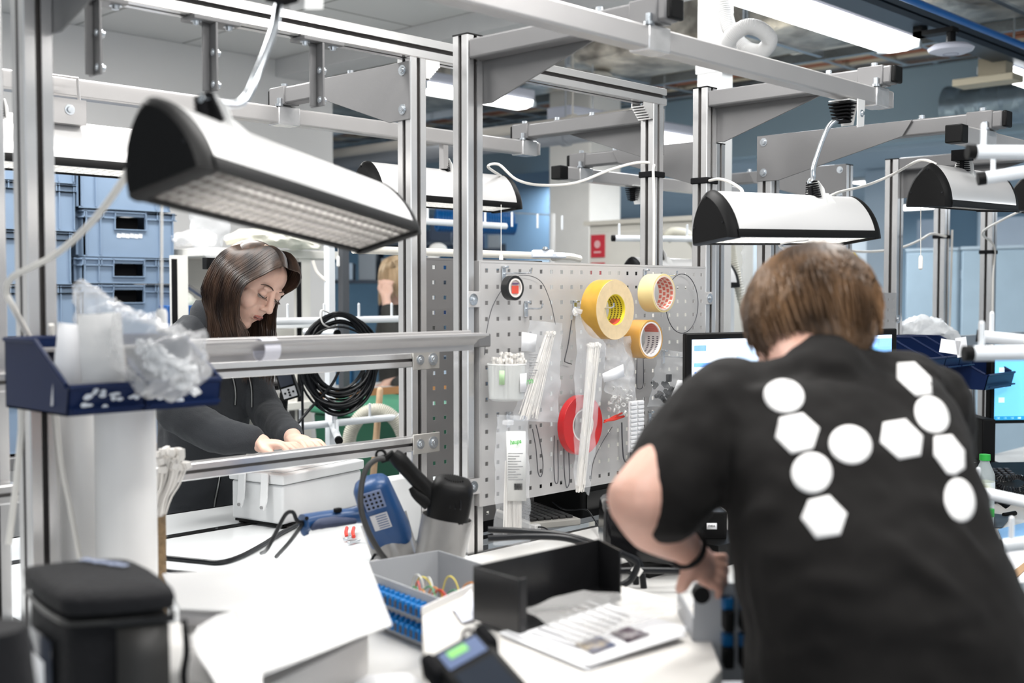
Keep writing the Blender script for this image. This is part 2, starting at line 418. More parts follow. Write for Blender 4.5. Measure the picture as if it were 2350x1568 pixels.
# steel channel with slots
p0 = at(1815, 117, X=5.9); p1 = at(1975, 88, X=5.9)
t = thing('slotted_channel', 'cream slotted steel channel with two red clips under the duct', 'channel', (p0 + p1) / 2)
MB().bb(p0 - V((0.03, 0, 0.02)), p1 + V((0.03, 0, 0.04))).build('channel', mat('cream_steel', (0.55, 0.53, 0.47), 0.5), t)
mb = MB()
for i in range(10):
    q = p0.lerp(p1, (i + 0.7) / 10.5); mb.box(q + V((-0.032, 0, 0.01)), (0.004, abs(p1.y - p0.y) / 16, 0.018))
mb.build('slot', BLK, t)
mb = MB()
for f in (0.1, 0.55): mb.box(p0.lerp(p1, f) + V((-0.01, 0, 0.05)), (0.04, 0.09, 0.014))
mb.build('clip', mat('red_clip', (0.4, 0.03, 0.02), 0.5), t)
# dark bus beam, blue pipe, access point
mb = MB()
for dz in (0, 0.035, 0.07): mb.bb((3.4, 2.22, 2.70 + dz), (11, 2.34, 2.725 + dz))
mb.bb((3.4, 2.25, 2.70), (11, 2.31, 2.80))
t = thing('ceiling_rail', 'dark grey-blue steel rail running beside the big tube light', 'rail', (7, 2.28, 2.7))
mb.build('rail', mat('dark_blue_steel', (0.075, 0.10, 0.13), 0.45, 0.5), t)
mb = MB()
for x in (4.3, 6, 8, 10): mb.cyl((x, 2.28, 2.8), (x, 2.28, 3.4 if x < 7.6 else 2.56), 0.006, n=6)
mb.build('hanger', ZINC, t)
mb = MB().cyl((3.4, 2.0, 2.655), (11, 2.0, 2.655), 0.014, n=12)
t = thing('air_pipe', 'bright blue compressed air pipe running under the ceiling', 'pipe', (7, 2, 2.65))
mb.build('pipe', mat('air_blue', (0.0, 0.12, 0.42), 0.35), t)
mb = MB()
for x in (4.2, 6, 7.4): mb.cyl((x, 2.0, 2.67), (x, 2.0, 3.4), 0.005, n=6)
mb.build('hanger', ZINC, t)
p = at(2182, 118, D=5.0)
t = thing('access_point', 'flat white round wireless access point under the dark rail', 'access point', p)
MB().lathe([(0.0, 0.03), (0.075, 0.026), (0.095, 0.012), (0.088, 0.0), (0.06, -0.01), (0.0, -0.014)], p, n=40).build('dome', mat('ap_white', (0.66, 0.66, 0.74), 0.35), t)
MB().ring(p - Z * 0.011, Z, 0.030, 0.033, 0.006).build('ring_mark', mat('ap_ring', (0.40, 0.40, 0.48), 0.4), t)
MB().cyl(p + Z * 0.025, p + Z * 0.085, 0.02, n=10).bb((p.x - 0.03, p.y - 0.02, p.z + 0.08), (p.x + 0.03, 2.28, p.z + 0.10)).bb((p.x - 0.03, 2.24, p.z + 0.08), (p.x + 0.03, 2.28, 2.702)).build('mount', BLK, t)
p = at(2285, 160, D=5.9)
t = thing('junction_box', 'beige ceiling junction box at the end of the dark rail', 'junction box', p)
MB().box(p, (0.10, 0.14, 0.11)).box(p - Z * 0.07 - X * 0.1, (0.14, 0.3, 0.035)).build('box', mat('beige_box', (0.50, 0.44, 0.32), 0.6), t, bevel=0.004)
MB().box(p + Z * 0.1, (0.012, 0.012, 0.16)).build('bracket', ZINC, t)
# spiral duct
t = thing('spiral_duct', 'round spiral-seamed metal duct along the blue-grey bulkhead', 'duct', at(2260, 255, D=8.3))
a0, a1 = at(2175, 250, X=7.3), at(2175, 250, X=7.3) + V((0.0, -3.0, 0.0))
mb = MB(); n = 200; rr = 0.135
mb.loft([[V((a0.x, a0.y + (a1.y - a0.y) * i / n, a0.z)) + (X * math.cos(k * PI / 12) + Z * math.sin(k * PI / 12)) * (rr + (0.006 if i % 8 < 2 else 0)) for k in range(24)] for i in range(n + 1)])
mb.build('duct_pipe', mat('galv', (0.30, 0.38, 0.44), 0.3, 0.8, var=0.2, vscale=6), t)
MB().ring(a0 + (a1 - a0) * 0.25, Y, rr - 0.002, rr + 0.012, 0.05).box(a0 + (a1 - a0) * 0.25 - Z * (rr + 0.02), (0.06, 0.1, 0.05)).build('damper', mat('damper_grey', (0.3, 0.32, 0.34), 0.5), t)
MB().box(a0 + (a1 - a0) * 0.27 - Z * (rr + 0.06), (0.05, 0.07, 0.03)).build('red_tag', MATS['red_clip'], t)
# pipes running far behind under the ceiling
for k, (px, py, D, r, lab) in enumerate([(1160, 300, 6.6, 0.03, 'pale round pipe under the ceiling behind the middle posts'), (1150, 330, 6.85, 0.05, 'thick grey insulated pipe below the pale one'), (860, 375, 9.7, 0.05, 'grey pipe far behind the woman under the ceiling')]):
    p = at(px, py, D=D)
    mb = MB().cyl(p - Y * 0.9, p + Y * 3, r, n=12)
    for d in (-0.5, 0.8, 2): mb.ring(p + Y * d, Y, r, r + 0.01, 0.04, 12).cyl(p + Y * d + Z * r, p + Y * d + Z * (3.4 - p.z if p.x < 7.6 else 0.1), 0.005, n=6)
    t = mb.build('service_pipe', mat('pipe_%d' % k, [(0.6, 0.56, 0.5), (0.33, 0.35, 0.38), (0.36, 0.38, 0.4)][k], 0.5), label=lab, cat='pipe')
# looped white flexible hose hanging from the ceiling
P = [at(1655, -60, D=4.45), at(1662, 20, D=4.45), at(1678, 75, D=4.42), at(1712, 112, D=4.38), at(1748, 118, D=4.34), at(1766, 92, D=4.30), at(1745, 68, D=4.28), at(1712, 62, D=4.28), at(1678, 85, D=4.3), at(1672, 110, D=4.34), at(1690, 150, D=4.4)]
P = [at(1648, -120, D=4.45)] + P[:1] + P[1:]
PP = catmull(P, 26)
t = thing('extraction_hose', 'white ribbed flexible hose knotted in a loop below the ceiling', 'hose', P[4])
mb = MB(); mb.tube(PP, [0.028 + 0.0016 * (i % 2) for i in range(len(PP))], 14)
mb.build('hose', mat('hose_white', (0.72, 0.71, 0.70), 0.5), t)
top = P[0]; MB().cyl(top, V((top.x, top.y, 2.9 if top.x < 3.95 else 3.4)), 0.03, n=14).build('upper_hose', MATS['hose_white'], t)
# far blue-grey partition, doors and other far furniture
PART = mat('partition_fabric', (0.36, 0.47, 0.56), 0.9, bump=0.1, bscale=120, var=0.05)
for i, (px0, px1, y, D, dk) in enumerate([(2078, 2200, 578, 7.6, 0), (2205, 2420, 574, 6.9, 1)]):
    p = at((px0 + px1) / 2, y, D=D); a_ = at(px0, y, X=p.x); b_ = at(px1, y, X=p.x)
    t = thing('partition_screen', ['pale blue office partition screen left of the last tall post', 'pale blue office partition screen at the right edge behind the monitor'][dk], 'partition', (p.x, (a_.y + b_.y) / 2, 0))
    MB().bb((p.x, b_.y, 0.08), (p.x + 0.05, a_.y, a_.z)).build('fabric_panel', PART, t, bevel=0.015)
    MB().bb((p.x - 0.005, b_.y, a_.z), (p.x + 0.055, a_.y, a_.z + 0.02)).bb((p.x - 0.2, b_.y + 0.1, 0), (p.x + 0.25, b_.y + 0.16, 0.04)).bb((p.x - 0.2, a_.y - 0.16, 0), (p.x + 0.25, a_.y - 0.1, 0.04)).build('edge_trim', mat('trim_blue_grey', (0.42, 0.52, 0.60), 0.5), t, bevel=0.004)
# glazed inner wall beyond the right benches: white frames, blue glass
WG = mat('far_blue_glass', (0.05, 0.16, 0.33), 0.2, var=0.3, vscale=0.7)
k = 1
for (py_, w_, z0, z1, cc) in [(9.2, 1.2, 0.9, 2.1, WG), (7.4, 1.2, 0.9, 2.1, WG), (5.6, 0.95, 0.0, 2.1, mat('door_pale', (0.62, 0.70, 0.76), 0.5)), (4.2, 1.2, 0.9, 2.1, WG), (2.2, 1.6, 0.7, 2.2, mat('bright_glass', (0.62, 0.76, 0.9), 0.3)), (0.0, 1.6, 0.7, 2.2, MATS['bright_glass'])]:
    t = thing('window_%d' % k if z0 > 0 else 'door_1', None, None, (13.98, py_, (z0 + z1) / 2)); t['kind'] = 'structure'; k += 1
    MB().bb((13.97, py_ - w_ / 2, z0), (13.99, py_ + w_ / 2, z1)).build('pane' if z0 > 0 else 'door_leaf', cc, t)
    mb = MB()
    for yy in (py_ - w_ / 2, py_ + w_ / 2): mb.bb((13.93, yy - 0.04, z0), (14, yy + 0.04, z1 + 0.04))
    for zz in ((z0, z1) if z0 > 0 else (z1,)): mb.bb((13.93, py_ - w_ / 2, zz - 0.04), (14, py_ + w_ / 2, zz + 0.04))
    mb.build('window_frame', WHT, t)
# tall blue and white panels between (inner glazed partition wall nearer)
p = at(2160, 540, D=10)
for i, (px0, px1, y0, y1, D, c, lab) in enumerate([(1985, 2060, 395, 700, 9.5, (0.55, 0.65, 0.74), 'pale blue-white inner door panel behind the pegboard corner'), (2105, 2180, 505, 600, 9.9, (0.58, 0.66, 0.76), 'pale panel wall seen between the two right posts'), (2180, 2260, 480, 640, 9.7, (0.13, 0.22, 0.30), 'dark blue-grey wall panel behind the last posts'), (2280, 2400, 500, 640, 9.0, (0.66, 0.76, 0.88), 'bright pale wall panel at the right edge above the partition'), (1690, 1740, 555, 720, 8.0, (0.02, 0.10, 0.25), 'deep blue cabinet behind the corrugated hose'), (1110, 1280, 360, 620, 10, (0.16, 0.27, 0.40), 'blue-grey glazed wall right of the middle post')]):
    a_ = at(px0, y0, D=D); b_ = at(px1, y0, X=a_.x); zb = at(px0, y1, D=D).z
    t = thing('wall_panel', lab, 'wall panel', (a_.x, (a_.y + b_.y) / 2, 0))
    MB().bb((a_.x, b_.y, 0), (a_.x + 0.06, a_.y, min(a_.z, 2.54))).build('panel', mat('far_panel_%d' % i, c, 0.5, var=0.12, vscale=1.5), t)
    MB().bb((a_.x - 0.01, b_.y, max(0.3, zb)), (a_.x, a_.y, max(0.3, zb) + 0.07)).bb((a_.x - 0.015, b_.y, 0), (a_.x, b_.y + 0.05, min(a_.z, 2.54))).build('mullion', mat('mull', (0.5, 0.6, 0.68), 0.4), t)
# cream cabinet row with red signs
t = thing('storage_cabinet', 'long cream cabinet with two red safety signs beside the cream column', 'cabinet', (5.4, 3.4, 0))
MB().bb((5.2, 3.56, 0), (5.65, 4.38, 1.94)).build('body', CREAM, t, bevel=0.004)
mb = MB()
for y0 in (3.58, 3.98): mb.bb((5.185, y0, 0.1), (5.2, y0 + 0.38, 1.90))
mb.build('door', CREAM, t, bevel=0.003)
MB().bb((5.17, 3.54, 1.94), (5.67, 4.40, 1.965)).build('cabinet_top', mat('cream_top', (0.7, 0.66, 0.58), 0.5), t)
RED = mat('sign_red', (0.62, 0.03, 0.05), 0.5)
for zz in (1.82, 1.66):
    p = V((5.18, 4.30, zz))
    s_ = MB().box(p, (0.006, 0.10, 0.13)).build('safety_sign', RED, t); tag(s_, 'small red safety sign')
    MB().cyl(p - X * 0.004 + Z * 0.01, p - X * 0.006 + Z * 0.01, 0.022, n=18).box(p - X * 0.004 - Z * 0.035, (0.003, 0.05, 0.01)).build('pictogram', mat('sign_pale', (0.85, 0.5, 0.5), 0.5), s_)
# ================================================================ WORKSTATION FRAMES
YN, YF, PW = 1.94, 2.14, 0.05
def post(mb_parent, x, y, ztop, z0=0.0, cap=True):
    p = MB().profile((x, y, z0), (x, y, ztop), PW, up=(0, 1, 0)).build('post', ALU, mb_parent, smooth=0)
    if cap: MB().box((x, y, ztop + 0.002), (PW, PW, 0.004)).build('end_cap', BLK, p)
    MB().bb((x - 0.12, y - 0.03, 0), (x + 0.12, y + 0.03, 0.02)).build('foot', STEEL, p)
    return p
def arm(par, x, y, dy, L, ztop, plate_x=-1, plate=True, h=0.045):
    """bracket arm leaving the post at y in direction dy (+1/-1), square tube plus tapered gusset plate with bolts"""
    y0 = y + dy * 0.025; y1 = y + dy * L; z = ztop
    a = MB().bb((x - 0.022, y0, z - h), (x + 0.022, y1, z)).build('bracket_arm', STEEL, par, bevel=0.005)
    MB().bb((x - 0.022, y1, z - h + 0.001), (x + 0.022, y1 + dy * 0.012, z - 0.001)).build('end_cap', BLK, a, bevel=0.004)
    xs = x + plate_x * 0.027
    pts = [(y - dy * 0.024, z - 0.002), (y - dy * 0.024, z - 0.14), (y + dy * 0.05, z - 0.142), (y + dy * L * 0.62, z - h), (y + dy * L * 0.66, z - 0.002)]
    MB().add([(xs - 0.0025, a_, b_) for a_, b_ in pts] + [(xs + 0.0025, a_, b_) for a_, b_ in pts], [(0, 1, 2, 3, 4), (9, 8, 7, 6, 5)] + [(i, 5 + i, 5 + (i + 1) % 5, (i + 1) % 5) for i in range(5)]).build('gusset_plate', STEEL, a, bevel=0.001)
    mb = MB()
    for dz in (0.022, 0.115): mb.bolt((xs + plate_x * 0.0025, y, z - dz), (plate_x, 0, 0), 0.0085, 0.007)
    for f in (0.42, 0.68): mb.cyl((x, y + dy * L * f, z), (x, y + dy * L * f, z + 0.003), 0.011, n=14).cyl((x, y + dy * L * f, z + 0.003), (x, y + dy * L * f, z + 0.012), 0.0085, n=10)
    mb.build('bolt', ZINC, a)
    return a
def rail(par, x0, x1, y, ztop, clamps, arms_z, h=0.045, cap0=False):
    r = MB().bb((x0, y - 0.022, ztop - h), (x1, y + 0.022, ztop)).build('lamp_rail', STEELW, par, bevel=0.005)
    MB().bb((x1, y - 0.02, ztop - h + 0.002), (x1 + 0.006, y + 0.02, ztop - 0.002)).build('end_cap', STEELW, r, bevel=0.002)
    if cap0: MB().bb((x0 - 0.006, y - 0.023, ztop - h - 0.001), (x0 + 0.035, y + 0.023, ztop + 0.001)).build('end_cap', BLK, r, bevel=0.003)
    for cx in clamps:
        mb = MB().bb((cx - 0.035, y - 0.0255, ztop - h - 0.003), (cx + 0.035, y + 0.0255, ztop + 0.002))
        mb.build('clamp_sleeve', mat('clamp_steel', (0.75, 0.74, 0.74), 0.25, 0.6, var=0.15, vscale=30), r, bevel=0.003)
        mb = MB().bb((cx - 0.0255, y - 0.035, arms_z - 0.047), (cx + 0.0255, y + 0.035, arms_z + 0.003)); mb.build('clamp_sleeve', STEEL, r, bevel=0.003)
        mb = MB()
        mb.cyl((cx, y, arms_z + 0.003), (cx, y, arms_z + 0.014), 0.009, n=10)
        mb.cyl((cx - 0.03, y - 0.02, ztop), (cx - 0.03, y - 0.02, ztop + 0.006), 0.011, n=14).cyl((cx - 0.03, y - 0.02, ztop), (cx - 0.03, y - 0.02, ztop + 0.022), 0.007, n=10)
        mb.build('bolt', ZINC, r)
    return r
def velcro(par, x, y, z, h=0.018):
    MB().bb((x - 0.029, y - 0.029, z - h / 2), (x + 0.029, y + 0.029, z + h / 2)).build('cable_strap', BLKM, par, bevel=0.003)
# near row, first bay pair
t = thing('workstation_frame', 'nearest aluminium post frame carrying the perforated panel and the big lamp rail', 'workbench frame', (1.87, YN, 0))
for x in (0.86, 1.87, 2.815): post(t, x, YN, 2.135)
for x in (0.86, 1.87, 2.815): arm(t, x, YN, -1, 0.575, 2.125, 1)
rail(t, 0.3, 2.88, 1.42, 2.073, (0.86, 1.87, 2.815), 2.125)
velcro(t, 0.86, YN, 1.455); velcro(t, 2.815, YN, 1.872)
# far row behind it
t2 = thing('workstation_frame', 'aluminium post frame behind the nearest one with the long slotted top beam', 'workbench frame', (1.87, YF, 0))
for x in (0.86, 1.875, 2.83): post(t2, x, YF, 2.113, cap=False)
for x in (0.86, 1.875, 2.83): arm(t2, x, YF, 1, 0.56, 2.105, 1 if x > 2 else -1)
MB().profile((0.2, YF, 2.139), (2.87, YF, 2.139), 0.05).build('top_beam', ALU, t2, smooth=0)
rail(t2, 0.35, 2.88, 2.665, 2.053, (0.875, 1.875, 2.83), 2.105)
velcro(t2, 2.83, YF, 1.905)
# gusset corner brackets under the beam, cast with a ribbed face
for x, sx in ((1.875, 1), (2.83, -1)):
    b = MB(); zt = 2.113; x0 = x + sx * 0.025
    pts = [(x0, zt), (x0 + sx * 0.045, zt), (x0 + sx * 0.045, zt - 0.012), (x0 + sx * 0.012, zt - 0.045), (x0, zt - 0.045)]
    for y0 in (YF - 0.024, YF + 0.020):
        b.add([(a_, y0, c_) for a_, c_ in pts] + [(a_, y0 + 0.004, c_) for a_, c_ in pts], [(0, 1, 2, 3, 4), (9, 8, 7, 6, 5)] + [(i, 5 + i, 5 + (i + 1) % 5, (i + 1) % 5) for i in range(5)])
    for k in range(6):
        f = k / 5; xa = x0 + sx * (0.012 + 0.033 * f); za = zt - 0.045 + 0.033 * f
        b.box((xa, YF, za), (0.004, 0.046, 0.004))
    g = b.build('corner_bracket', mat('cast_alu', (0.66, 0.65, 0.64), 0.45, 0.6), t2)
    MB().bolt((x0 + sx * 0.001, YF, zt - 0.022), (sx, 0, 0), 0.007, 0.006).bolt((x0 + sx * 0.025, YF, zt - 0.001), (0, 0, -1), 0.007, 0.006).build('bolt', ZINC, g)
# hanging T brackets under the beam
for px, zt in ((232, 0), (498, 0), (742, 0)):
    p = at(px, 80, Y=YF - 0.03); x = p.x
    b = MB().bb((x - 0.055, YF - 0.035, 2.104), (x + 0.055, YF + 0.02, 2.113)).bb((x - 0.022, YF - 0.012, 1.965), (x - 0.006, YF - 0.006, 2.104)).bb((x - 0.006, YF - 0.035, 1.965), (x, YF + 0.012, 2.104)).build('hanging_bracket', STEEL, t2, bevel=0.0015)
    mb = MB()
    for dx in (-0.038, 0.038): mb.bolt((x + dx, YF - 0.015, 2.104), (0, 0, -1), 0.008, 0.008)
    for dz in (0.06, 0.125): mb.bolt((x, YF - 0.02, 2.104 - dz), (1, 0, 0), 0.009, 0.010).bolt((x - 0.006, YF - 0.024, 2.104 - dz), (-1, 0, 0), 0.005, 0.003)
    mb.build('bolt', ZINC, b)
# slotted cross rails of the far row (between left post and second post)
def xrail(par, z, h=0.034, y=YF - 0.045, x0=0.84, x1=1.84, nm='cross_rail'):
    r = MB().profile((x0, y, z), (x1, y, z), h, slot=0.007, dep=0.008).build(nm, ALU, par, smooth=0)
    xb = x1 + 0.008
    MB().bb((xb - 0.03, y - 0.022, z - 0.024), (xb + 0.055, y - 0.018, z + 0.024)).build('joint_plate', mat('plate_steel', (0.55, 0.53, 0.5), 0.4, 0.6), r, bevel=0.002)
    MB().bolt((xb - 0.008, y - 0.022, z), (0, -1, 0), 0.008, 0.006).bolt((xb + 0.033, y - 0.022, z), (0, -1, 0), 0.010, 0.007).build('bolt', ZINC, r)
    return r
zr2 = at(900, 828, Y=2.095).z; zr3 = at(930, 1020, Y=2.095).z
xrail(t2, zr2); xrail(t2, zr3)
# the ledge rail of the near row with a paper label rolled on it
zl = at(1100, 785, Y=1.82).z
x1 = at(1115, 785, Y=1.82).x
t3 = thing('bin_rail', 'long grey aluminium ledge rail running from the navy bins to the middle post', 'rail', (1.3, 1.84, zl))
sec = [(-0.03, 0.014), (-0.03, 0.019), (0.012, 0.019), (0.02, 0.006), (0.026, -0.004), (0.026, -0.02), (0.018, -0.02), (0.018, -0.008), (0.0, 0.006), (-0.012, 0.008)]
MB().extr([(-a_, b_) for a_, b_ in sec], (0.80, 1.84, zl), (x1, 1.84, zl)).build('ledge', STEELW, t3, smooth=0)
MB().bb((0.80, 1.865, zl - 0.02), (x1, 1.872, zl + 0.024)).build('back_lip', STEELW, t3, bevel=0.002)
MB().bb((1.835, 1.87, zl - 0.015), (1.875, 1.915, zl + 0.015)).bb((0.84, 1.87, zl - 0.015), (0.88, 1.915, zl + 0.015)).build('rail_bracket', STEEL, t3, bevel=0.003)
# bench 3 frames
t = thing('workstation_frame', 'aluminium post frame of the next bench holding the arm over the monitor', 'workbench frame', (3.6, YN, 0))
for x in (3.16, 4.01): post(t, x, YN, 2.03)
arm(t, 3.16, YN, -1, 0.72, 2.035, -1); arm(t, 4.01, YN, -1, 0.72, 2.035, 1)
rail(t, 2.98, 4.6, 1.28, 1.985, (3.16, 4.01), 2.035, cap0=True)
t = thing('workstation_frame', 'aluminium post frame whose dark gusset plate shows above the right lamp', 'workbench frame', (3.6, YF, 0))
for x in (3.16, 4.01): post(t, x, YF, 2.025)
arm(t, 3.16, YF, 1, 0.60, 2.04, -1); arm(t, 4.01, YF, 1, 0.60, 2.03, -1)
rail(t, 3.03, 4.15, 2.70, 1.99, (3.16, 4.01), 2.04, cap0=True)
t = thing('workstation_frame', 'last pair of slim aluminium posts with black straps at the far right', 'workbench frame', (4.87, YN, 0))
for y in (YN, YF): post(t, 4.87, y, 1.98)
velcro(t, 4.87, YF, 1.79, 0.016); velcro(t, 4.87, YN, 1.72, 0.016)
MB().bb((4.85, YN + 0.025, 1.93), (4.89, YF - 0.025, 1.97)).build('tie_bar', STEEL, t)
# ---------------------------------------------------------------- LAMPS
LW, LH = 0.118, 0.108
def lamp_section(w=LW, h=LH, n=22, z0=0.0):
    out = []
    for i in range(n + 1):
        a_ = PI * i / n
        z = h * math.sin(a_); x = w / 2 * math.copysign((1 - (z / h) ** 1.9 + 1e-9) ** 0.72, math.cos(a_))
        out.append((x, z + z0))
    return out
BODY = mat('lamp_white_shell', (0.80, 0.79, 0.785), 0.3, 0.15, coat=0.4, var=0.02)
LOUV = mat('louvre_silver', (0.34, 0.33, 0.32), 0.25, 0.8)
LOUV_LIT = mat('louvre_white', (0.86, 0.85, 0.82), 0.3)  # whiter louvre for the bright lamps: tube glow put into the colour
def lamp(label, A, B, roll=0.0, on=1, clampf=0.62, stem=None, cord=True, lit=None, louv=None):
    """A, B: world points at the bottom centre of the near and far end"""
    A, B = V(A), V(B); d = (B - A).normalized(); L = (B - A).length
    s, u, _ = basis(d)
    R = Matrix.Rotation(roll, 3, d); s = R @ s; u = R @ u
    t = thing('task_lamp', label, 'lamp', (A + B) / 2)
    P = lambda a_, x, z: A + d * a_ + s * x + u * z
    sec = lamp_section()
    # shell: arch extruded, open below
    inner = [(x * 0.95, z * 0.95) for x, z in sec][::-1]
    poly = sec + inner
    mb = MB().add([P(a_, x, z) for a_ in (0.02, L - 0.02) for x, z in poly], [(i, (i + 1) % len(poly), len(poly) + (i + 1) % len(poly), len(poly) + i) for i in range(len(poly))])
    mb.build('shell', BODY, t)
    for x, nm in ((LW / 2, 1), (-LW / 2, -1)):
        MB().add([P(a_, x + nm * dx, z) for a_ in (0.015, L - 0.015) for dx, z in ((0.003, -0.006), (0.004, 0.004), (0.002, 0.012), (-0.004, 0.012), (-0.006, -0.006))], [(i, (i + 1) % 5, 5 + (i + 1) % 5, 5 + i) for i in range(5)] + [(0, 1, 2, 3, 4), (9, 8, 7, 6, 5)]).build('edge_strip', BLK, t)
    for a0, a1, dirn in ((0.022, 0.0, -1), (L - 0.022, L, 1)):
        rings = []
        for f, sc in ((0, 1.02), (0.35, 1.02), (0.75, 0.97), (1.0, 0.86)):
            aa = a0 + (a1 - a0) * f * 1.5
            rings.append([P(aa, x * sc, -0.008 + (z + 0.008) * sc + (1 - sc) * 0.02) for x, z in ([(x, z) for x, z in sec] + [(-LW / 2, -0.008), (LW / 2, -0.008)][::1])])
        e = MB().loft(rings).build('end_cap', BLK, t)
        mb = MB()
        for x, z in ((-0.042, 0.03), (0.042, 0.03), (0, 0.092)): mb.cyl(P(a0 + (a1 - a0) * 1.3, x, z), P(a0 + (a1 - a0) * 1.56, x, z), 0.003, n=8)
        mb.build('screw', BLKG, e)
    # louvre
    mb = MB(); nx, ny = 5, int(L / 0.024)
    for i in range(nx + 1):
        x = -LW / 2 + 0.008 + (LW - 0.016) * i / nx; mb.beam(P(0.02, x, 0.003), P(L - 0.02, x, 0.003), 0.0020, 0.011, u)
    for j in range(ny + 1):
        a_ = 0.022 + (L - 0.044) * j / ny; mb.beam(P(a_, -LW / 2 + 0.004, 0.003), P(a_, LW / 2 - 0.004, 0.003), 0.0020, 0.011, u)
    mb.build('louvre', louv or LOUV, t)
    gm = GLASS if on else mat('tube_off', (0.8, 0.8, 0.8), 0.3)
    mb = MB()
    for x in (-0.022, 0.022): mb.cyl(P(0.04, x, 0.045), P(L - 0.04, x, 0.045), 0.008, n=12)
    mb.build('fluorescent_tube', lit or gm, t)
    # hinge clamp on top
    c = clampf * L
    wv = (P(c, 0, LH) - P(c, 0, 0))
    mb = MB()
    n = 8
    for k in range(n):  # ribbed black rubber core
        mb.box(P(c, 0, LH - 0.006 + k * 0.0055), (0.001, 0.001, 0.001))
        mb.beam(P(c - 0.010, -0.02 + 0.001 * k, LH - 0.006 + k * 0.0055), P(c - 0.010, 0.02 - 0.001 * k, LH - 0.006 + k * 0.0055), 0.012, 0.0028, u)
    mb.beam(P(c - 0.018, 0, LH - 0.01), P(c - 0.018, 0, LH + 0.02), 0.010, 0.008, d)
    mb.build('hinge_core', BLKM, t)
    mb = MB().add([P(c + 0.002 * q, x, z) for q in (0, 1.2) for x, z in ((-0.030, LH - 0.025), (0.030, LH - 0.025), (0.026, LH + 0.012), (0.012, LH + 0.034), (-0.012, LH + 0.034), (-0.026, LH + 0.012))], [tuple(range(6)), tuple(range(6, 12))[::-1]] + [(i, 6 + i, 6 + (i + 1) % 6, (i + 1) % 6) for i in range(6)])
    mb.add([P(c + 0.002 + dx, x, z) for dx in (0, 0.035) for x, z in ((-0.03, LH - 0.028), (-0.03, LH - 0.022), (-0.012, LH + 0.004), (0.012, LH + 0.004), (0.03, LH - 0.022), (0.03, LH - 0.028), (0.012, LH), (-0.012, LH))], [(i, (i + 1) % 8, 8 + (i + 1) % 8, 8 + i) for i in range(8)] + [tuple(range(8)), tuple(range(8, 16))[::-1]])
    b = mb.build('hinge_plate', WHTM, t)
    MB().bolt(P(c + 0.004, 0, LH + 0.008), d, 0.006, 0.006).build('bolt', ZINC, b)
    top = P(c - 0.018, 0, LH + 0.028)
    if stem is not None:
        pts = stem(top); MB().tube(pts, 0.0062, 12, smooth=8).build('stem', mat('zinc_rod', (0.78, 0.82, 0.86), 0.16, 0.95), t)
        e = pts[-1]
        # upper clamp on rail
        h = MB()
        for k in range(6): h.box(e + V((-0.012, 0, -0.010 + k * 0.0085)), (0.034, 0.034 + k * 0.005, 0.0035))
        h.box(e + V((0.0, 0, 0.012)), (0.008, 0.03, 0.05))
        h.box(e + V((0, 0, 0.015)), (0.012, 0.014, 0.04)); h.build('upper_hinge_core', BLKM, t)
        h = MB()
        for sx in (0.014,): h.add([e + V((sx + q * 0.0025, y_, z_)) for q in (0, 1) for y_, z_ in ((-0.016, -0.018), (0.016, -0.018), (0.028, 0.04), (-0.028, 0.04))], [(0, 1, 2, 3), (7, 6, 5, 4)] + [(i, 4 + i, 4 + (i + 1) % 4, (i + 1) % 4) for i in range(4)])
        h.box(e + V((0.0, 0, 0.04)), (0.056, 0.056, 0.003)); h.add([e + V((x_, -0.034 + o_, z_)) for o_ in (0, 0.003) for x_, z_ in ((0.004, -0.026), (0.036, -0.020), (0.040, 0.044), (0.004, 0.044))], [(0, 1, 2, 3), (7, 6, 5, 4)] + [(i, 4 + i, 4 + (i + 1) % 4, (i + 1) % 4) for i in range(4)]); q = h.build('upper_hinge_plate', WHTM, t)
        MB().bolt(e + V((0.022, -0.034, 0.01)), -Y, 0.006, 0.006).build('bolt', ZINC, q)
    return t, P, L
ZR = 2.073 - 0.045
# big lamp in the foreground
A = at(383, 408, D=1.44); B = at(897, 551, D=2.05)
def stem1(top):
    e = at(650, -60, D=1.72)
    return [top, at(530, 240, D=1.62), at(563, 226, D=1.64), at(590, 170, D=1.66), at(628, 70, D=1.70), at(640, 10, D=1.72), V((e.x, 1.42, ZR - 0.045))]
l1, P1, L1 = lamp('large white task lamp in the left foreground seen from its black end cap', A, B, -0.30, clampf=0.22, stem=stem1)
# lamp above the man
A = at(1636, 547, D=2.62); B = at(1975, 549, D=2.98)
h2 = at(1938, 262, Y=1.42)
def stem2(top):
    return [top, top + V((0, 0, 0.008)), at(1866, 408, D=2.86), at(1868, 380, D=2.86), at(1888, 320, D=2.87), at(1908, 283, D=2.88), V((h2.x, 1.42, ZR - 0.045))]
l2, P2, L2 = lamp('white task lamp hanging over the man at the monitor', A, B, -0.12, clampf=0.70, stem=stem2, louv=LOUV_LIT)
A = at(2128, 468, D=3.15); B = at(2292, 481, D=3.60)
l3, P3, L3 = lamp('small white task lamp at the upper right under the black-ended rail', A, B, 0.05, clampf=0.45, stem=None)
q = P3(0.45 * L3 - 0.018, 0, LH + 0.03)
MB().box(q + Z * 0.006, (0.035, 0.05, 0.03)).build('rail_mount', BLKM, l3)
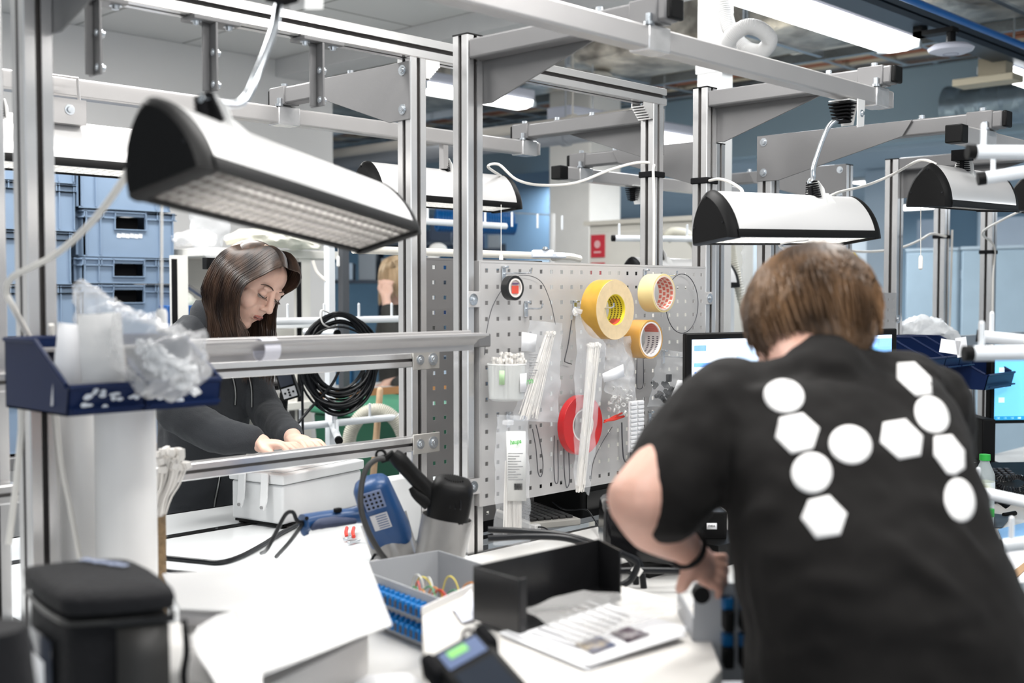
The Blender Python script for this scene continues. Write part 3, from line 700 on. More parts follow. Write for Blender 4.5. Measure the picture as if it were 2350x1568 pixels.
# far row lamps along the rail
def far_lamp(label, x0, x1, y, zb, clampf=0.5, lit=None):
    t, P, L = lamp(label, (x0, y, zb), (x1, y, zb), -0.07, clampf=clampf, lit=lit, louv=LOUV_LIT)
    return t, P, L
zb = at(200, 395, Y=2.70).z
xe = at(420, 390, Y=2.62).x
l4, P4, L4 = far_lamp('white task lamp at the far left behind the big lamp', xe - 0.7, xe, 2.64, zb, 0.38, GLOW)
for f in (0.34,):
    c = xe - 0.7 + f * 0.7
    px = at(140, 280, Y=2.64).x
    mb = MB()
    mb.tube([(px - 0.045, 2.60, zb + LH), (px - 0.045, 2.60, 2.045), (px + 0.022, 2.60, 2.045), (px + 0.026, 2.60, 1.985), (px + 0.03, 2.60, zb + LH)], 0.004, 6, smooth=0)
    mb.bb((px - 0.05, 2.595, zb + LH - 0.012), (px + 0.04, 2.60, zb + LH + 0.045)).bb((px - 0.05, 2.60, zb + LH - 0.012), (px + 0.04, 2.68, zb + LH - 0.008))
    b = mb.build('hanger_plate', STEELW, l4)
    MB().bolt((px + 0.0, 2.595, zb + LH + 0.02), (0, -1, 0), 0.008, 0.006).build('bolt', ZINC, b)
x0 = at(838, 398, Y=2.66).x; x1_ = at(1168, 470, Y=2.66).x; zb5 = at(1100, 470, Y=2.60).z
l5, P5, L5 = far_lamp('white task lamp seen behind the two middle posts with a cord to the next post', x0, x1_, 2.66, zb5, 0.55, GLOW)
MB().bb((x0 + 0.5 * L5, 2.65, zb5 + LH), (x0 + 0.5 * L5 + 0.02, 2.67, 2.01)).build('hanger_rod', STEELW, l5)
x0 = at(1449, 600, Y=2.72).x; zb6 = at(1500, 668, Y=2.66).z
l6, P6, L6 = far_lamp('white task lamp with round black cap above the panel between two posts', x0, x0 + 0.65, 2.72, zb6 + 0.02, 0.3)
q = at(1452, 440, Y=2.70)
t = thing('lamp_hinge', 'small ribbed lamp hinge hanging alone under the farther rail', 'lamp hinge', q)
mb = MB()
for k in range(7): mb.box(q + V((0, 0, 0.012 - k * 0.007)), (0.03, 0.05 - k * 0.004, 0.0035))
mb.box(q + Z * -0.01, (0.012, 0.016, 0.05)).build('hinge_core', BLKM, t)
MB().add([q + V((0.03 + e * 0.003, y_, z_)) for e in (0, 1) for y_, z_ in ((-0.016, -0.045), (0.016, -0.045), (0.03, 0.018), (-0.03, 0.018))], [(0, 1, 2, 3), (7, 6, 5, 4)] + [(i, 4 + i, 4 + (i + 1) % 4, (i + 1) % 4) for i in range(4)]).box(q + Z * 0.02, (0.06, 0.06, 0.003)).build('hinge_plate', WHTM, t)
# lamp just cut by the right frame edge
A = at(2352, 478, D=3.9); B = A + HF * 0.45 + RT * 0.4
lamp('lamp of which only the black cap shows at the right edge', A, B, 0, clampf=0.6)
# ---------------------------------------------------------------- cords of the lamps
def cord(label, pts, r=0.0035, m=CABW, name='lamp_cord', cat='cable', smooth=8, grp=None, par=None):
    if par: return MB().tube(pts, r, 8, smooth=smooth).build('power_cord', m, par)
    return MB().tube(pts, r, 8, smooth=smooth).build('power_cable', m, label=label, cat=cat, group=grp)
cord('white lamp cord drooping from the big lamp round the left post down to the strap', [P1(0.02, -0.02, 0.06), at(310, 365, D=1.5), at(275, 425, D=1.58), at(215, 505, D=1.68), at(140, 575, D=1.74), at(80, 610, D=1.76), at(30, 635, D=1.78), at(15, 670, D=1.80), at(30, 705, D=1.82), (0.84, 1.905, 1.455), at(52, 830, D=1.86), at(50, 960, D=1.86), at(38, 1100, D=1.84), at(20, 1250, D=1.82)], 0.005, par=l1)
cord('white cord hanging down left of the white tubes behind the navy bins', [at(118, 745, D=1.9), at(125, 900, D=1.95), at(140, 1060, D=1.96), at(160, 1160, D=1.96), at(186, 1300, D=1.96)], 0.0045)
cord('white cord arching from the middle lamp to the strapped post right of it', [P5(L5 - 0.03, 0, LH * 0.98), at(1120, 383, D=3.5), at(1145, 378, D=3.5), at(1185, 412, D=3.5), at(1240, 425, D=3.5), at(1320, 420, D=3.5), at(1400, 390, D=3.5), at(1460, 374, D=3.5), at(1498, 376, D=3.5), (2.80, 2.112, 1.91), (2.80, 2.108, 1.8), (2.80, 2.108, 1.5), (2.80, 2.108, 1.0)], 0.0042, par=l5)
cord('short white cord from the strap on the right panel post into the lamp above the man', [(2.79, 1.905, 1.87), at(1650, 411, D=3.1), at(1675, 418, D=3.0), at(1698, 432, D=2.9), P2(0.12, 0, LH)], 0.004, par=l2)
cord('white cord swinging under the lamp above the man to a far post', [P2(0.35, 0, 0.0), at(1790, 560, D=2.86), at(1815, 578, D=2.9), at(1845, 580, D=2.95), at(1868, 565, D=2.95), at(1878, 552, D=2.95)], 0.004, par=l2)
cord('long white cord sagging from the small upper right lamp to the lamp above the man', [P3(0.05, 0, LH), at(2125, 368, D=3.2), at(2100, 372, D=3.3), at(2050, 400, D=3.5), at(1990, 425, D=3.5), at(1930, 440, D=3.3), at(1905, 450, D=3.1)], 0.004, par=l3)
cord('thin white cord stretched between the posts behind the pull cord', [at(1942, 576, D=4.4), at(1985, 578, D=4.5), at(2025, 576, D=4.6), at(2070, 568, D=4.7), at(2110, 552, D=4.8), at(2138, 537, D=4.9), (4.845, 2.11, 1.79)], 0.005)
cord('white cord curving from the right edge lamp down the last near post', [at(2352, 480, D=3.95), at(2300, 505, D=4.3), at(2255, 535, D=4.6), (4.85, 1.908, 1.74), (4.845, 1.908, 1.6), (4.845, 1.908, 1.2)], 0.0045)
cord('white cord running down the rear right post from its black strap', [(4.9, 2.107, 1.82), (4.895, 2.107, 1.6), (4.885, 2.107, 1.3), (4.88, 2.107, 1.1)], 0.005)
def pull(label, px, y0, y1, D, r=0.006):
    t = thing('pull_cord', label, 'pull cord', at(px, y1, D=D))
    MB().cyl(at(px, y0, D=D), at(px, y1, D=D), 0.0012 if r < 0.008 else 0.002, n=6).build('cord', CABW, t)
    MB().lathe([(0.002, 0), (r, 0.004), (r, 0.034), (r * 0.7, 0.04)], at(px, y1, D=D) - Z * 0.036, n=12).build('cord_grip', NYLON, t)
pull('white switch cord hanging from the middle lamp over the perforated panel', 1150, 470, 588, 3.3)
pull('white switch cord hanging from the small upper right lamp', 2113, 470, 590, 3.25)
pull('white switch cord with long grip hanging in front of the grey crates', 371, 440, 715, 1.9, 0.009)

# ---------------------------------------------------------------- PERFORATED PANELS
PEGM = mat('pale_grey_panel_coat', (0.50, 0.49, 0.485), 0.38, 0.12, bump=0.02, bscale=400)
def pegboard(label, x0, y, z0, nx, nz, holes_skip=None, tabs=True, pit=0.038, hole=0.0095, m=PEGM, flip=False):
    t = thing('perforated_panel', label, 'perforated panel', (x0 + nx * pit / 2, y, z0))
    mb = MB(); h = hole / 2; mg = 0.004
    for i in range(nx):
        for j in range(nz):
            cx = x0 + (i + 0.5) * pit; cz = z0 + (j + 0.5) * pit; e = pit / 2
            o_ = [(cx - e, cz - e), (cx + e, cz - e), (cx + e, cz + e), (cx - e, cz + e)]
            n_ = [(cx - h, cz - h), (cx + h, cz - h), (cx + h, cz + h), (cx - h, cz + h)]
            mb.add([(a_, y, b_) for a_, b_ in o_ + n_] + [(a_, y + 0.012, b_) for a_, b_ in n_][:0], [(k, (k + 1) % 4, 4 + (k + 1) % 4, 4 + k) for k in range(4)])
    X1 = x0 + nx * pit; Z1 = z0 + nz * pit
    mb.bb((x0, y - 0.0008, z0 - mg), (X1, y + 0.0008, z0)).bb((x0, y - 0.0008, Z1), (X1, y + 0.0008, Z1 + mg))
    mb.build('panel', m, t, solid=0.0016, smooth=0)
    mb = MB().bb((x0 - 0.004, y - 0.0008, Z1 + mg - 0.002), (X1 + 0.004, y + 0.018, Z1 + mg)).bb((x0 - 0.004, y - 0.0008, z0 - mg), (X1 + 0.004, y + 0.018, z0 - mg + 0.002))
    for xx in (x0 - 0.004, X1): mb.bb((xx, y - 0.0008, z0 - mg), (xx + 0.004, y + 0.018, Z1 + mg))
    mb.build('folded_rim', m, t, bevel=0.0015)
    if tabs:
        for sx, xx in ((-1, x0), (1, X1)):
            for zz in (z0 + 0.045, Z1 - 0.085):
                b = MB().bb((xx, y - 0.001, zz - 0.018), (xx + sx * 0.038, y + 0.001, zz + 0.018)).build('mounting_tab', m, t, bevel=0.0008)
                MB().cyl((xx + sx * 0.024, y - 0.001, zz), (xx + sx * 0.024, y - 0.0025, zz), 0.0135, n=20).bolt((xx + sx * 0.024, y - 0.002, zz), (0, -1, 0), 0.006, 0.005).build('bolt', ZINC, b)
    return t
YP = 1.908
xa = at(1103, 880, Y=YP).x; zb_ = at(1103, 1163, Y=YP).z; xb = at(1613, 650, Y=YP).x
NX, NZ = 24, 15
PIT = (xb - xa) / NX; PITZ = (at(1103, 592, Y=YP).z - zb_ - 0.008) / NZ
print('PIT', PIT, PITZ)
peg = pegboard('big grey perforated panel hung with tape rolls and bags of cable ties', xa, YP, zb_ + 0.004, NX, NZ, pit=(PIT + PITZ) / 2)
za2 = at(2055, 675, X=3.97).z
pegboard('grey perforated panel mostly hidden behind the head of the man', 3.02, YN - 0.03, za2 - 0.57, 25, 15, tabs=False, pit=0.038)
MB().bolt((3.985, YN - 0.033, za2 - 0.09), (0, -1, 0), 0.010, 0.006).build('panel_bolt', ZINC, bpy.data.objects['perforated_panel.001'])
pegboard('dark perforated panel standing between the two middle posts', 1.915, YF + 0.03, 0.95, 12, 18, tabs=False, pit=0.038, m=mat('dark_grey_coat', (0.20, 0.195, 0.195), 0.4, 0.2))
# ================================================================ PEOPLE
SKIN = mat('skin', (0.62, 0.36, 0.28), 0.5, bump=0.05, bscale=300, var=0.12, vscale=25)
SKINF = mat('skin_fair', (0.74, 0.48, 0.38), 0.48, bump=0.05, bscale=300, var=0.10, vscale=20)
for m_ in (SKIN, SKINF):
    b_ = m_.node_tree.nodes['Principled BSDF']; b_.inputs['Subsurface Weight'].default_value = 0.15; b_.inputs['Subsurface Scale'].default_value = 0.01; b_.inputs['Subsurface Radius'].default_value = (1, 0.4, 0.25)
SHIRT = mat('black_cotton', (0.0062, 0.0053, 0.0049), 0.8, bump=0.15, bscale=400, sheen=0.02, spec=0.2)
JACKET = mat('charcoal_fleece', (0.042, 0.045, 0.050), 0.9, bump=0.2, bscale=350, sheen=0.06, spec=0.2, var=0.15, vscale=12)
TROUS = mat('black_trousers', (0.015, 0.015, 0.017), 0.85)
def hframe(f, u):
    f = V(f).normalized(); u = V(u); u = (u - f * u.dot(f)).normalized(); r = f.cross(u).normalized()
    return r, f, u
def head(mb, c, fr, s=1.0, ear=True):
    r, f, u = fr; c = V(c); R = Matrix((r, f, u)).transposed()
    P = lambda x, y, z: c + (r * x + f * y + u * z) * s
    def E(p, q): mb.ell(P(*p), [k * s for k in q], R, 24, 16)
    E((0, -0.012, 0.03), (0.074, 0.094, 0.083)); E((0, 0.026, -0.03), (0.056, 0.060, 0.076)); E((0, 0.040, 0.045), (0.058, 0.044, 0.052))
    E((0, 0.058, -0.090), (0.020, 0.019, 0.016)); E((0, 0.03, -0.075), (0.043, 0.042, 0.026))
    for sx in (-1, 1):
        E((sx * 0.036, 0.050, -0.022), (0.026, 0.030, 0.030)); E((sx * 0.030, 0.0765, 0.012), (0.0145, 0.0105, 0.0095)); E((sx * 0.012, 0.092, -0.026), (0.0065, 0.008, 0.006))
        E((sx * 0.026, 0.081, 0.028), (0.02, 0.007, 0.006))
        if ear: E((sx * 0.075, -0.008, -0.004), (0.008, 0.017, 0.030)); E((sx * 0.079, -0.016, 0.004), (0.005, 0.011, 0.022))
    mb.tube([P(0, 0.080, 0.026), P(0, 0.092, 0.002), P(0, 0.1035, -0.022)], [0.0075 * s, 0.008 * s, 0.0105 * s], 12); E((0, 0.1035, -0.0225), (0.0105, 0.009, 0.0085))
    E((0, 0.0805, -0.051), (0.021, 0.0095, 0.0050)); E((0, 0.0790, -0.060), (0.018, 0.0095, 0.0052))
    return P
def capsule(mb, pts, rs, n=16, smooth=4, flat=1.0):
    mb.tube(pts, rs, n, smooth=smooth, flat=flat)
    mb.ell(pts[0], [rs[0]] * 3, None, 12, 8); mb.ell(pts[-1], [rs[-1]] * 3, None, 12, 8)
def hand(mb, wrist, palm, tips, thumb, w=0.04, n_up=None, s=1.0, curl=0.25):
    """wrist, palm-end (knuckle centre), fingertip centre; thumb tip. five separate fingers"""
    wrist, palm, tips, thumb = V(wrist), V(palm), V(tips), V(thumb)
    d = (palm - wrist).normalized(); up = V(n_up).normalized(); sd = d.cross(up).normalized(); up = sd.cross(d).normalized()
    if (thumb - wrist).dot(sd) < 0: sd = -sd    # sd points to the thumb side
    R = Matrix((sd, d, up)).transposed(); mid = (wrist + palm) / 2
    mb.ell(mid + d * 0.004, (w * s, (palm - wrist).length * 0.62, 0.015 * s), R, 20, 12)
    mb.ell(wrist, (0.026 * s, 0.022, 0.019 * s), R, 16, 10)
    L = (tips - palm).length; td = (tips - palm).normalized()
    for k, (o_, ln, rr) in enumerate(((0.75, 0.92, 0.0088), (0.27, 1.05, 0.0090), (-0.22, 0.98, 0.0085), (-0.70, 0.78, 0.0075))):
        b = palm + sd * w * o_ * s - d * 0.004 * abs(o_); spread = sd * o_ * 0.012 * s
        m1 = b + td * L * ln * 0.45 + up * 0.010 * curl * 4 * s + spread * 0.5; e = b + td * L * ln + spread - up * 0.02 * curl * s
        mb.tube([b - d * 0.022, b, m1, m1.lerp(e, 0.5) + up * 0.002, e], [rr * 1.05 * s, rr * 1.12 * s, rr * s, rr * 0.92 * s, rr * 0.80 * s], 10, smooth=3); mb.ell(e, [rr * 0.80 * s] * 3, None, 10, 8)
    b = wrist + d * 0.02 + sd * 0.018 * s; m1 = b.lerp(thumb, 0.55) + sd * 0.010 * s
    mb.tube([b, m1, m1.lerp(thumb, 0.5) + sd * 0.001, thumb], [0.0150 * s, 0.0118 * s, 0.0105 * s, 0.0088 * s], 10, smooth=3); mb.ell(thumb, [0.0088 * s] * 3, None, 10, 8)
def ering(c, a, b, lat, fwd, n=28, p=2.3, tilt=0):
    lat = V(lat).normalized(); fwd = V(fwd).normalized(); out = []
    for k in range(n):
        t = 2 * PI * k / n; cx, sx = math.cos(t), math.sin(t)
        x = math.copysign(abs(cx) ** (2 / p), cx) * a; y = math.copysign(abs(sx) ** (2 / p), sx) * b
        out.append(V(c) + lat * x + fwd * y + Z * (tilt * y))
    return out
def strand(mb, pts, w, facing=None, smooth=3):
    P = catmull(pts, smooth); L = len(P); vs = []
    for i in range(L):
        t = (P[min(i + 1, L - 1)] - P[max(i - 1, 0)]).normalized(); f = i / (L - 1)
        s_ = t.cross(facing if facing is not None else V((0.3, 0.5, 0.8)))
        s_ = s_.normalized() if s_.length > 1e-5 else X
        u_ = s_.cross(t)
        ww = w * (1 - 0.75 * f ** 2)
        vs += [P[i] + s_ * ww, P[i] - s_ * ww * 0.5 + u_ * ww * 0.8, P[i] - s_ * ww * 0.5 - u_ * ww * 0.8]
    fs = []
    for i in range(L - 1):
        for k in range(3): fs.append((i * 3 + k, i * 3 + (k + 1) % 3, i * 3 + 3 + (k + 1) % 3, i * 3 + 3 + k))
    mb.add(vs, fs)

# ---------------------------------------------------------------- the man seen from behind
def Q(px, py, D): return at(px, py, D=D)
lat = (RT * 0.95 + HF * 0.30).normalized(); fw = (HF * 0.95 - RT * 0.30).normalized()
hc = Q(1856, 762, 1.74)
HFR = hframe(HF * 0.70 - RT * 0.30 - Z * 0.52, Z)
sh_l = Q(1668, 955, 1.60); sh_r = Q(2118, 945, 1.74)
elb = Q(1466, 1146, 1.50); wri = Q(1572, 1256, 1.60)
body = MB(); P_h = head(body, hc, HFR, 1.02)
capsule(body, [Q(1890, 920, 1.63), Q(1868, 850, 1.66), Q(1845, 810, 1.71)], [0.052, 0.056, 0.056])
capsule(body, [sh_l, Q(1560, 1055, 1.55), elb], [0.06, 0.052, 0.042]); capsule(body, [elb, Q(1500, 1205, 1.54), wri], [0.042, 0.038, 0.024])
hand(body, wri, Q(1628, 1308, 1.62), Q(1668, 1332, 1.65), Q(1560, 1352, 1.60), w=0.033, n_up=-HF + Z * 0.9 + RT * 0.3, s=0.88, curl=0.3)
er = Q(2150, 1150, 1.95); capsule(body, [sh_r, er], [0.055, 0.042]); wr = Q(2000, 1290, 2.05); capsule(body, [er, wr], [0.042, 0.026])
hand(body, wr, wr + HF * 0.06 - RT * 0.07 - Z * 0.03, wr + HF * 0.1 - RT * 0.14 - Z * 0.06, wr - RT * 0.06 - Z * 0.07, w=0.036, n_up=Z)
tor = [(1892, 850, 1.66, 0.12, 0.07), (1897, 900, 1.64, 0.15, 0.09), (1910, 950, 1.62, 0.165, 0.10), (1955, 1120, 1.54, 0.16, 0.12), (2005, 1330, 1.48, 0.165, 0.125), (2050, 1560, 1.46, 0.175, 0.135), (2050, 1740, 1.45, 0.17, 0.13)]
body.loft([ering(Q(a_, b_, c_), d_ * 0.85, e_ * 0.85, lat, fw) for a_, b_, c_, d_, e_ in tor])
pel = Q(2050, 1740, 1.44)
legs = []
for sx in (-1, 1):
    hp = pel + lat * sx * 0.09; kn = V((hp.x, hp.y, 0.48)) + fw * 0.04 + lat * sx * 0.02; an = V((kn.x, kn.y, 0.08)) - fw * 0.05
    legs.append((hp, kn, an)); capsule(body, [hp, kn, an], [0.085, 0.058, 0.042])
man = body.build('person', SKIN, remesh=0.005, sm=2, label='person seen from behind in a black printed t-shirt leaning over the bench', cat='person')
# t-shirt
sh = MB()
tor_s = [(1905, 800, 1.655, 0.030, 0.05), (1898, 828, 1.655, 0.062, 0.055), (1897, 854, 1.645, 0.098, 0.075), (1897, 880, 1.625, 0.165, 0.10), (1910, 940, 1.60, 0.178, 0.115), (1930, 1010, 1.57, 0.18, 0.128), (1955, 1120, 1.53, 0.172, 0.135), (1975, 1210, 1.50, 0.170, 0.138), (2005, 1330, 1.47, 0.178, 0.145), (2035, 1440, 1.46, 0.186, 0.15), (2050, 1560, 1.455, 0.194, 0.155), (2052, 1680, 1.45, 0.197, 0.155)]
sh.loft([ering(Q(a_, b_, c_), d_, e_, lat, fw, 36, 2.35) for a_, b_, c_, d_, e_ in tor_s])
capsule(sh, [Q(1700, 950, 1.61), Q(1880, 928, 1.63), Q(2080, 912, 1.72)], [0.066, 0.070, 0.068])
capsule(sh, [sh_l, Q(1590, 1040, 1.56), Q(1522, 1132, 1.525)], [0.078, 0.074, 0.064])
sh.cyl(Q(1560, 1080, 1.54), Q(1507, 1160, 1.515), 0.066, 0.060, n=24)
capsule(sh, [sh_r, er.lerp(sh_r, 0.4)], [0.076, 0.065])
sh.ell(Q(1895, 850, 1.615), (0.06, 0.06, 0.045), None, 16, 12).ell(Q(1893, 815, 1.635), (0.04, 0.04, 0.03), None, 16, 12)
# collar standing up at the nape
for k in range(14):
    f = k / 13; q = [(1770, 838), (1815, 815), (1850, 788), (1882, 768), (1915, 772), (1955, 790), (2000, 805)]; i_ = min(int(f * 6), 5); g = f * 6 - i_
    p = Q(q[i_][0] + (q[i_ + 1][0] - q[i_][0]) * g, q[i_][1] + (q[i_ + 1][1] - q[i_][1]) * g + 22, 1.618 + 0.16 * (f - 0.45) ** 2)
    sh.ell(p, (0.014, 0.014, 0.016), None, 8, 6).ell(p - Z * 0.02, (0.016, 0.016, 0.02), None, 8, 6).ell(p - Z * 0.02 + HF * 0.02, (0.016, 0.02, 0.02), None, 8, 6)
# soft folds sweeping across the back: ridges laid on the cloth surface
from mathutils.bvhtree import BVHTree
tmp = sh.build('tmp', SHIRT, remesh=0.012, sm=4); bpy.context.view_layer.update(); dg = bpy.context.evaluated_depsgraph_get(); bt = BVHTree.FromObject(tmp.evaluated_get(dg), dg)
def surfp(px, py, inn):
    d = (at(px, py, D=1) - O).normalized(); h_ = bt.ray_cast(O, d)[0]
    return h_ + d * inn if h_ is not None else None
for (x0, y0, x1, y1, rr, bow) in [(1760, 1335, 2080, 1375, 0.018, -8), (1800, 1000, 1760, 1180, 0.010, 6), (1700, 1250, 1900, 1300, 0.012, 10), (1990, 1215, 2230, 1400, 0.022, 14), (1745, 1415, 2200, 1420, 0.018, 12), (1790, 1480, 2300, 1400, 0.020, 10), (1720, 1530, 2050, 1470, 0.012, -10), (2110, 1110, 2300, 1370, 0.013, -12), (1690, 1200, 1850, 1195, 0.012, -16), (1722, 1270, 1745, 1460, 0.010, 8), (1905, 800, 1990, 880, 0.010, 8), (1855, 800, 1860, 880, 0.009, 0), (1640, 880, 1720, 990, 0.010, 8), (1870, 1460, 2330, 1500, 0.014, -14), (2080, 820, 2180, 900, 0.009, -6)]:
    pts = []
    for k in range(9):
        f = k / 8; q = surfp(x0 + (x1 - x0) * f, y0 + (y1 - y0) * f + bow * math.sin(PI * f), rr * 0.75)
        if q is not None: pts.append(q)
    if len(pts) > 4: n_ = len(pts); sh.tube(pts, [rr * (0.15 + 0.85 * math.sin(PI * (k + 0.5) / n_) ** 0.7) for k in range(n_)], 12, smooth=2)
bpy.data.objects.remove(tmp)
shirt = sh.build('t_shirt', SHIRT, man, remesh=0.0065, sm=6, noise_amp=0.024, noise_sc=0.11)
tr = MB()
for hp, kn, an in legs: capsule(tr, [hp - Z * 0.02, kn, an], [0.105, 0.078, 0.07])
tr.loft([ering(pel + Z * dz, a_, b_, lat, fw) for dz, a_, b_ in ((0.0, 0.18, 0.14), (-0.12, 0.185, 0.145), (-0.22, 0.17, 0.13))])
tr.build('trousers', TROUS, man, remesh=0.012, sm=4)
for hp, kn, an in legs:
    s_ = MB(); c_ = V((an.x, an.y, 0.04)) + fw * 0.06
    s_.ell(c_, (0.05, 0.05, 0.04), None, 14, 8).ell(c_ + fw * 0.08, (0.045, 0.05, 0.03), None, 14, 8).ell(c_ - fw * 0.05, (0.04, 0.04, 0.04), None, 14, 8)
    s_.build('shoe', BLKM, man, remesh=0.008, sm=3)
# wristband
wb = MB(); d_ = (wri - Q(1500, 1205, 1.54)).normalized(); s_, u_, _ = basis(d_)
wb.tube([wri + d_ * 0.003 + (s_ * math.cos(k * PI / 12) * 0.0285 + u_ * math.sin(k * PI / 12) * 0.0275) for k in range(24)], 0.0042, 8, closed=True)
wb.build('wristband', BLK, man)
# hair
HAIRB = mat('brown_hair', (0.22, 0.125, 0.065), 0.45, col2=(0.045, 0.026, 0.015), var=0.5, vscale=16, spec=0.5, stretch=(1, 1, 0.4))
hb = MB(); r_, f_, u_ = HFR; RH = Matrix(HFR).transposed()
hb.ell(P_h(0, -0.020, 0.030), (0.086, 0.098, 0.088), RH, 28, 18); hb.ell(P_h(0, -0.055, -0.020), (0.066, 0.052, 0.062), RH, 24, 14); hb.ell(P_h(0, 0.03, 0.06), (0.074, 0.06, 0.055), RH, 20, 12)
for sx in (-1, 1): hb.ell(P_h(sx * 0.066, 0.004, 0.040), (0.016, 0.04, 0.028), RH, 14, 10)
hb.build('hair', HAIRB, man, remesh=0.006, sm=4)
hs = MB(); rnd = random.Random(5)
whorl = V((0.01, -0.045, 0.105))
for i in range(4200):
    a_ = rnd.uniform(0, 2 * PI); t = math.acos(rnd.uniform(-0.97, 1.0))
    d = V((math.sin(t) * math.cos(a_), math.sin(t) * math.sin(a_), math.cos(t)))
    if d.y > 0.45 and d.z < 0.35: continue
    if d.z < -0.25 and d.y > -0.15: continue
    p = V((d.x * (0.087 if d.z > -0.2 else 0.076), d.y * 0.098 - 0.024, d.z * 0.090 + 0.028))
    tdir = (p - whorl); tdir = (tdir - d * tdir.dot(d)); tdir = tdir.normalized() if tdir.length > 1e-4 else V((0, -1, 0))
    tdir = (tdir + V((0.10 * math.sin(a_ * 2), 0, -0.35))).normalized()
    L = rnd.uniform(0.04, 0.07); lift = rnd.uniform(0.002, 0.007)
    pts = [p, p + tdir * L * 0.35 + d * lift, p + tdir * L * 0.7 + d * lift * 0.9 - d * 0.003, p + tdir * L - d * (0.004 if d.z > -0.3 else -0.002)]
    strand(hs, [P_h(*q) for q in pts], rnd.uniform(0.0012, 0.0026), smooth=2)
hs.build('hair_strands', HAIRB, man)

# white printed dots and hexagons on the back of the shirt
DOTS = mat('white_print', (0.76, 0.745, 0.735), 0.7)
prints = [('c', [(1799, 909, 47, 39, 10)]), ('c', [(1952, 1021, 50, 44, 20)]), ('c', [(1863, 1086, 47, 47, 0)]), ('c', [(2139, 952, 36, 46, -38)]), ('c', [(2203, 1148, 35, 51, -12)]),
          ('h', [(1789, 959), (1842, 948), (1881, 983), (1866, 1030), (1816, 1042), (1779, 1005)]), ('h', [(2027, 970), (2078, 962), (2118, 1001), (2113, 1046), (2064, 1055), (2020, 1015)]),
          ('h', [(1855, 1148), (1903, 1137), (1944, 1179), (1928, 1228), (1873, 1237), (1838, 1190)]), ('h', [(2059, 833), (2099, 831), (2137, 867), (2139, 905), (2102, 909), (2058, 868)]), ('h', [(2144, 1002), (2184, 998), (2214, 1035), (2215, 1075), (2192, 1091), (2174, 1088), (2143, 1045)])]
bpy.context.view_layer.update()
dg = bpy.context.evaluated_depsgraph_get(); she = shirt.evaluated_get(dg); M_ = wm(shirt); Mi = M_.inverted()
bv = BVHTree.FromObject(she, dg)
def onshirt(px, py, off=0.0012):
    d = (at(px, py, D=1) - O).normalized(); o_ = Mi @ O; dd = (Mi.to_3x3() @ d).normalized()
    h_, n_, i_, _d = bv.ray_cast(o_, dd)
    if h_ is None: return None
    return M_ @ h_ - d * off
for kind_, q in prints:
    if kind_ == 'c':
        cx, cy, a_, b_, an_ = q[0]; an_ = math.radians(an_)
        poly = [(cx + a_ * math.cos(t) * math.cos(an_) - b_ * math.sin(t) * math.sin(an_), cy + a_ * math.cos(t) * math.sin(an_) + b_ * math.sin(t) * math.cos(an_)) for t in [2 * PI * k / 36 for k in range(36)]]
    else:
        poly = []
        for k in range(len(q)):
            x0, y0 = q[k]; x1, y1 = q[(k + 1) % len(q)]
            poly += [(x0 + (x1 - x0) * j / 6, y0 + (y1 - y0) * j / 6) for j in range(6)]
        cx = sum(p[0] for p in poly) / len(poly); cy = sum(p[1] for p in poly) / len(poly)
    mb = MB(); rings = []; ok = True
    for s_ in (0.02, 0.25, 0.5, 0.75, 1.0):
        rg = [onshirt(cx + (x - cx) * s_, cy + (y - cy) * s_) for x, y in poly]
        if any(p is None for p in rg):
            rg = [p if p is not None else rings[-1][i] for i, p in enumerate(rg)] if rings else None
        if rg is None: ok = False; break
        rings.append(rg)
    if not ok: continue
    mb.loft(rings, cap=False).add(rings[0], [tuple(range(len(poly)))])
    mb.build('printed_circle' if kind_ == 'c' else 'printed_hexagon', DOTS, shirt, solid=0.0006)

# ---------------------------------------------------------------- the woman
def W(px, py, D): return at(px, py, D=D)
wf = (RT * 0.72 - HF * 0.69).normalized(); wl = V((-wf.y, wf.x, 0))   # she faces along wf (towards -Y)
FR = hframe(RT * 0.74 - Z * 0.56 - HF * 0.46, Z * 0.86 + RT * 0.40)
hc = W(572, 650, 3.27)
wb = MB(); P_w = head(wb, hc, FR, 1.05, ear=False)
capsule(wb, [W(478, 745, 3.36), W(505, 715, 3.34), W(540, 685, 3.30)], [0.055, 0.05, 0.05])
s1 = W(402, 800, 3.24); e1 = W(405, 945, 3.06); w1 = W(600, 1018, 2.98)
s2 = W(560, 830, 3.5); e2 = W(612, 950, 3.42); w2 = W(672, 1004, 3.12)
for a_, b_, c_ in ((s1, e1, w1), (s2, e2, w2)): capsule(wb, [a_, b_], [0.045, 0.036]); capsule(wb, [b_, c_], [0.036, 0.024])
hand(wb, w1, W(645, 1022, 2.93), W(690, 1036, 2.89), W(628, 1044, 2.90), w=0.033, n_up=Z + HF * 0.1, s=0.92, curl=0.2)
hand(wb, w2, W(700, 1014, 3.05), W(735, 1032, 2.98), W(700, 1036, 3.0), w=0.033, n_up=Z, s=0.9, curl=0.2)
wt = [(488, 722, 3.38, 0.075, 0.06), (478, 780, 3.40, 0.145, 0.095), (475, 850, 3.42, 0.15, 0.11), (472, 950, 3.44, 0.135, 0.11), (462, 1060, 3.46, 0.13, 0.108), (455, 1180, 3.50, 0.15, 0.12), (455, 1280, 3.52, 0.155, 0.12)]
wb.loft([ering(W(a_, b_, c_), d_ * 0.85, e_ * 0.85, wl, wf) for a_, b_, c_, d_, e_ in wt])
pw = W(455, 1280, 3.52); wlegs = []
for sx in (-1, 1):
    hp = pw + wl * sx * 0.08; kn = V((hp.x, hp.y, 0.47)); an = V((hp.x, hp.y, 0.08)) - wf * 0.03; wlegs.append((hp, kn, an)); capsule(wb, [hp, kn, an], [0.075, 0.05, 0.036])
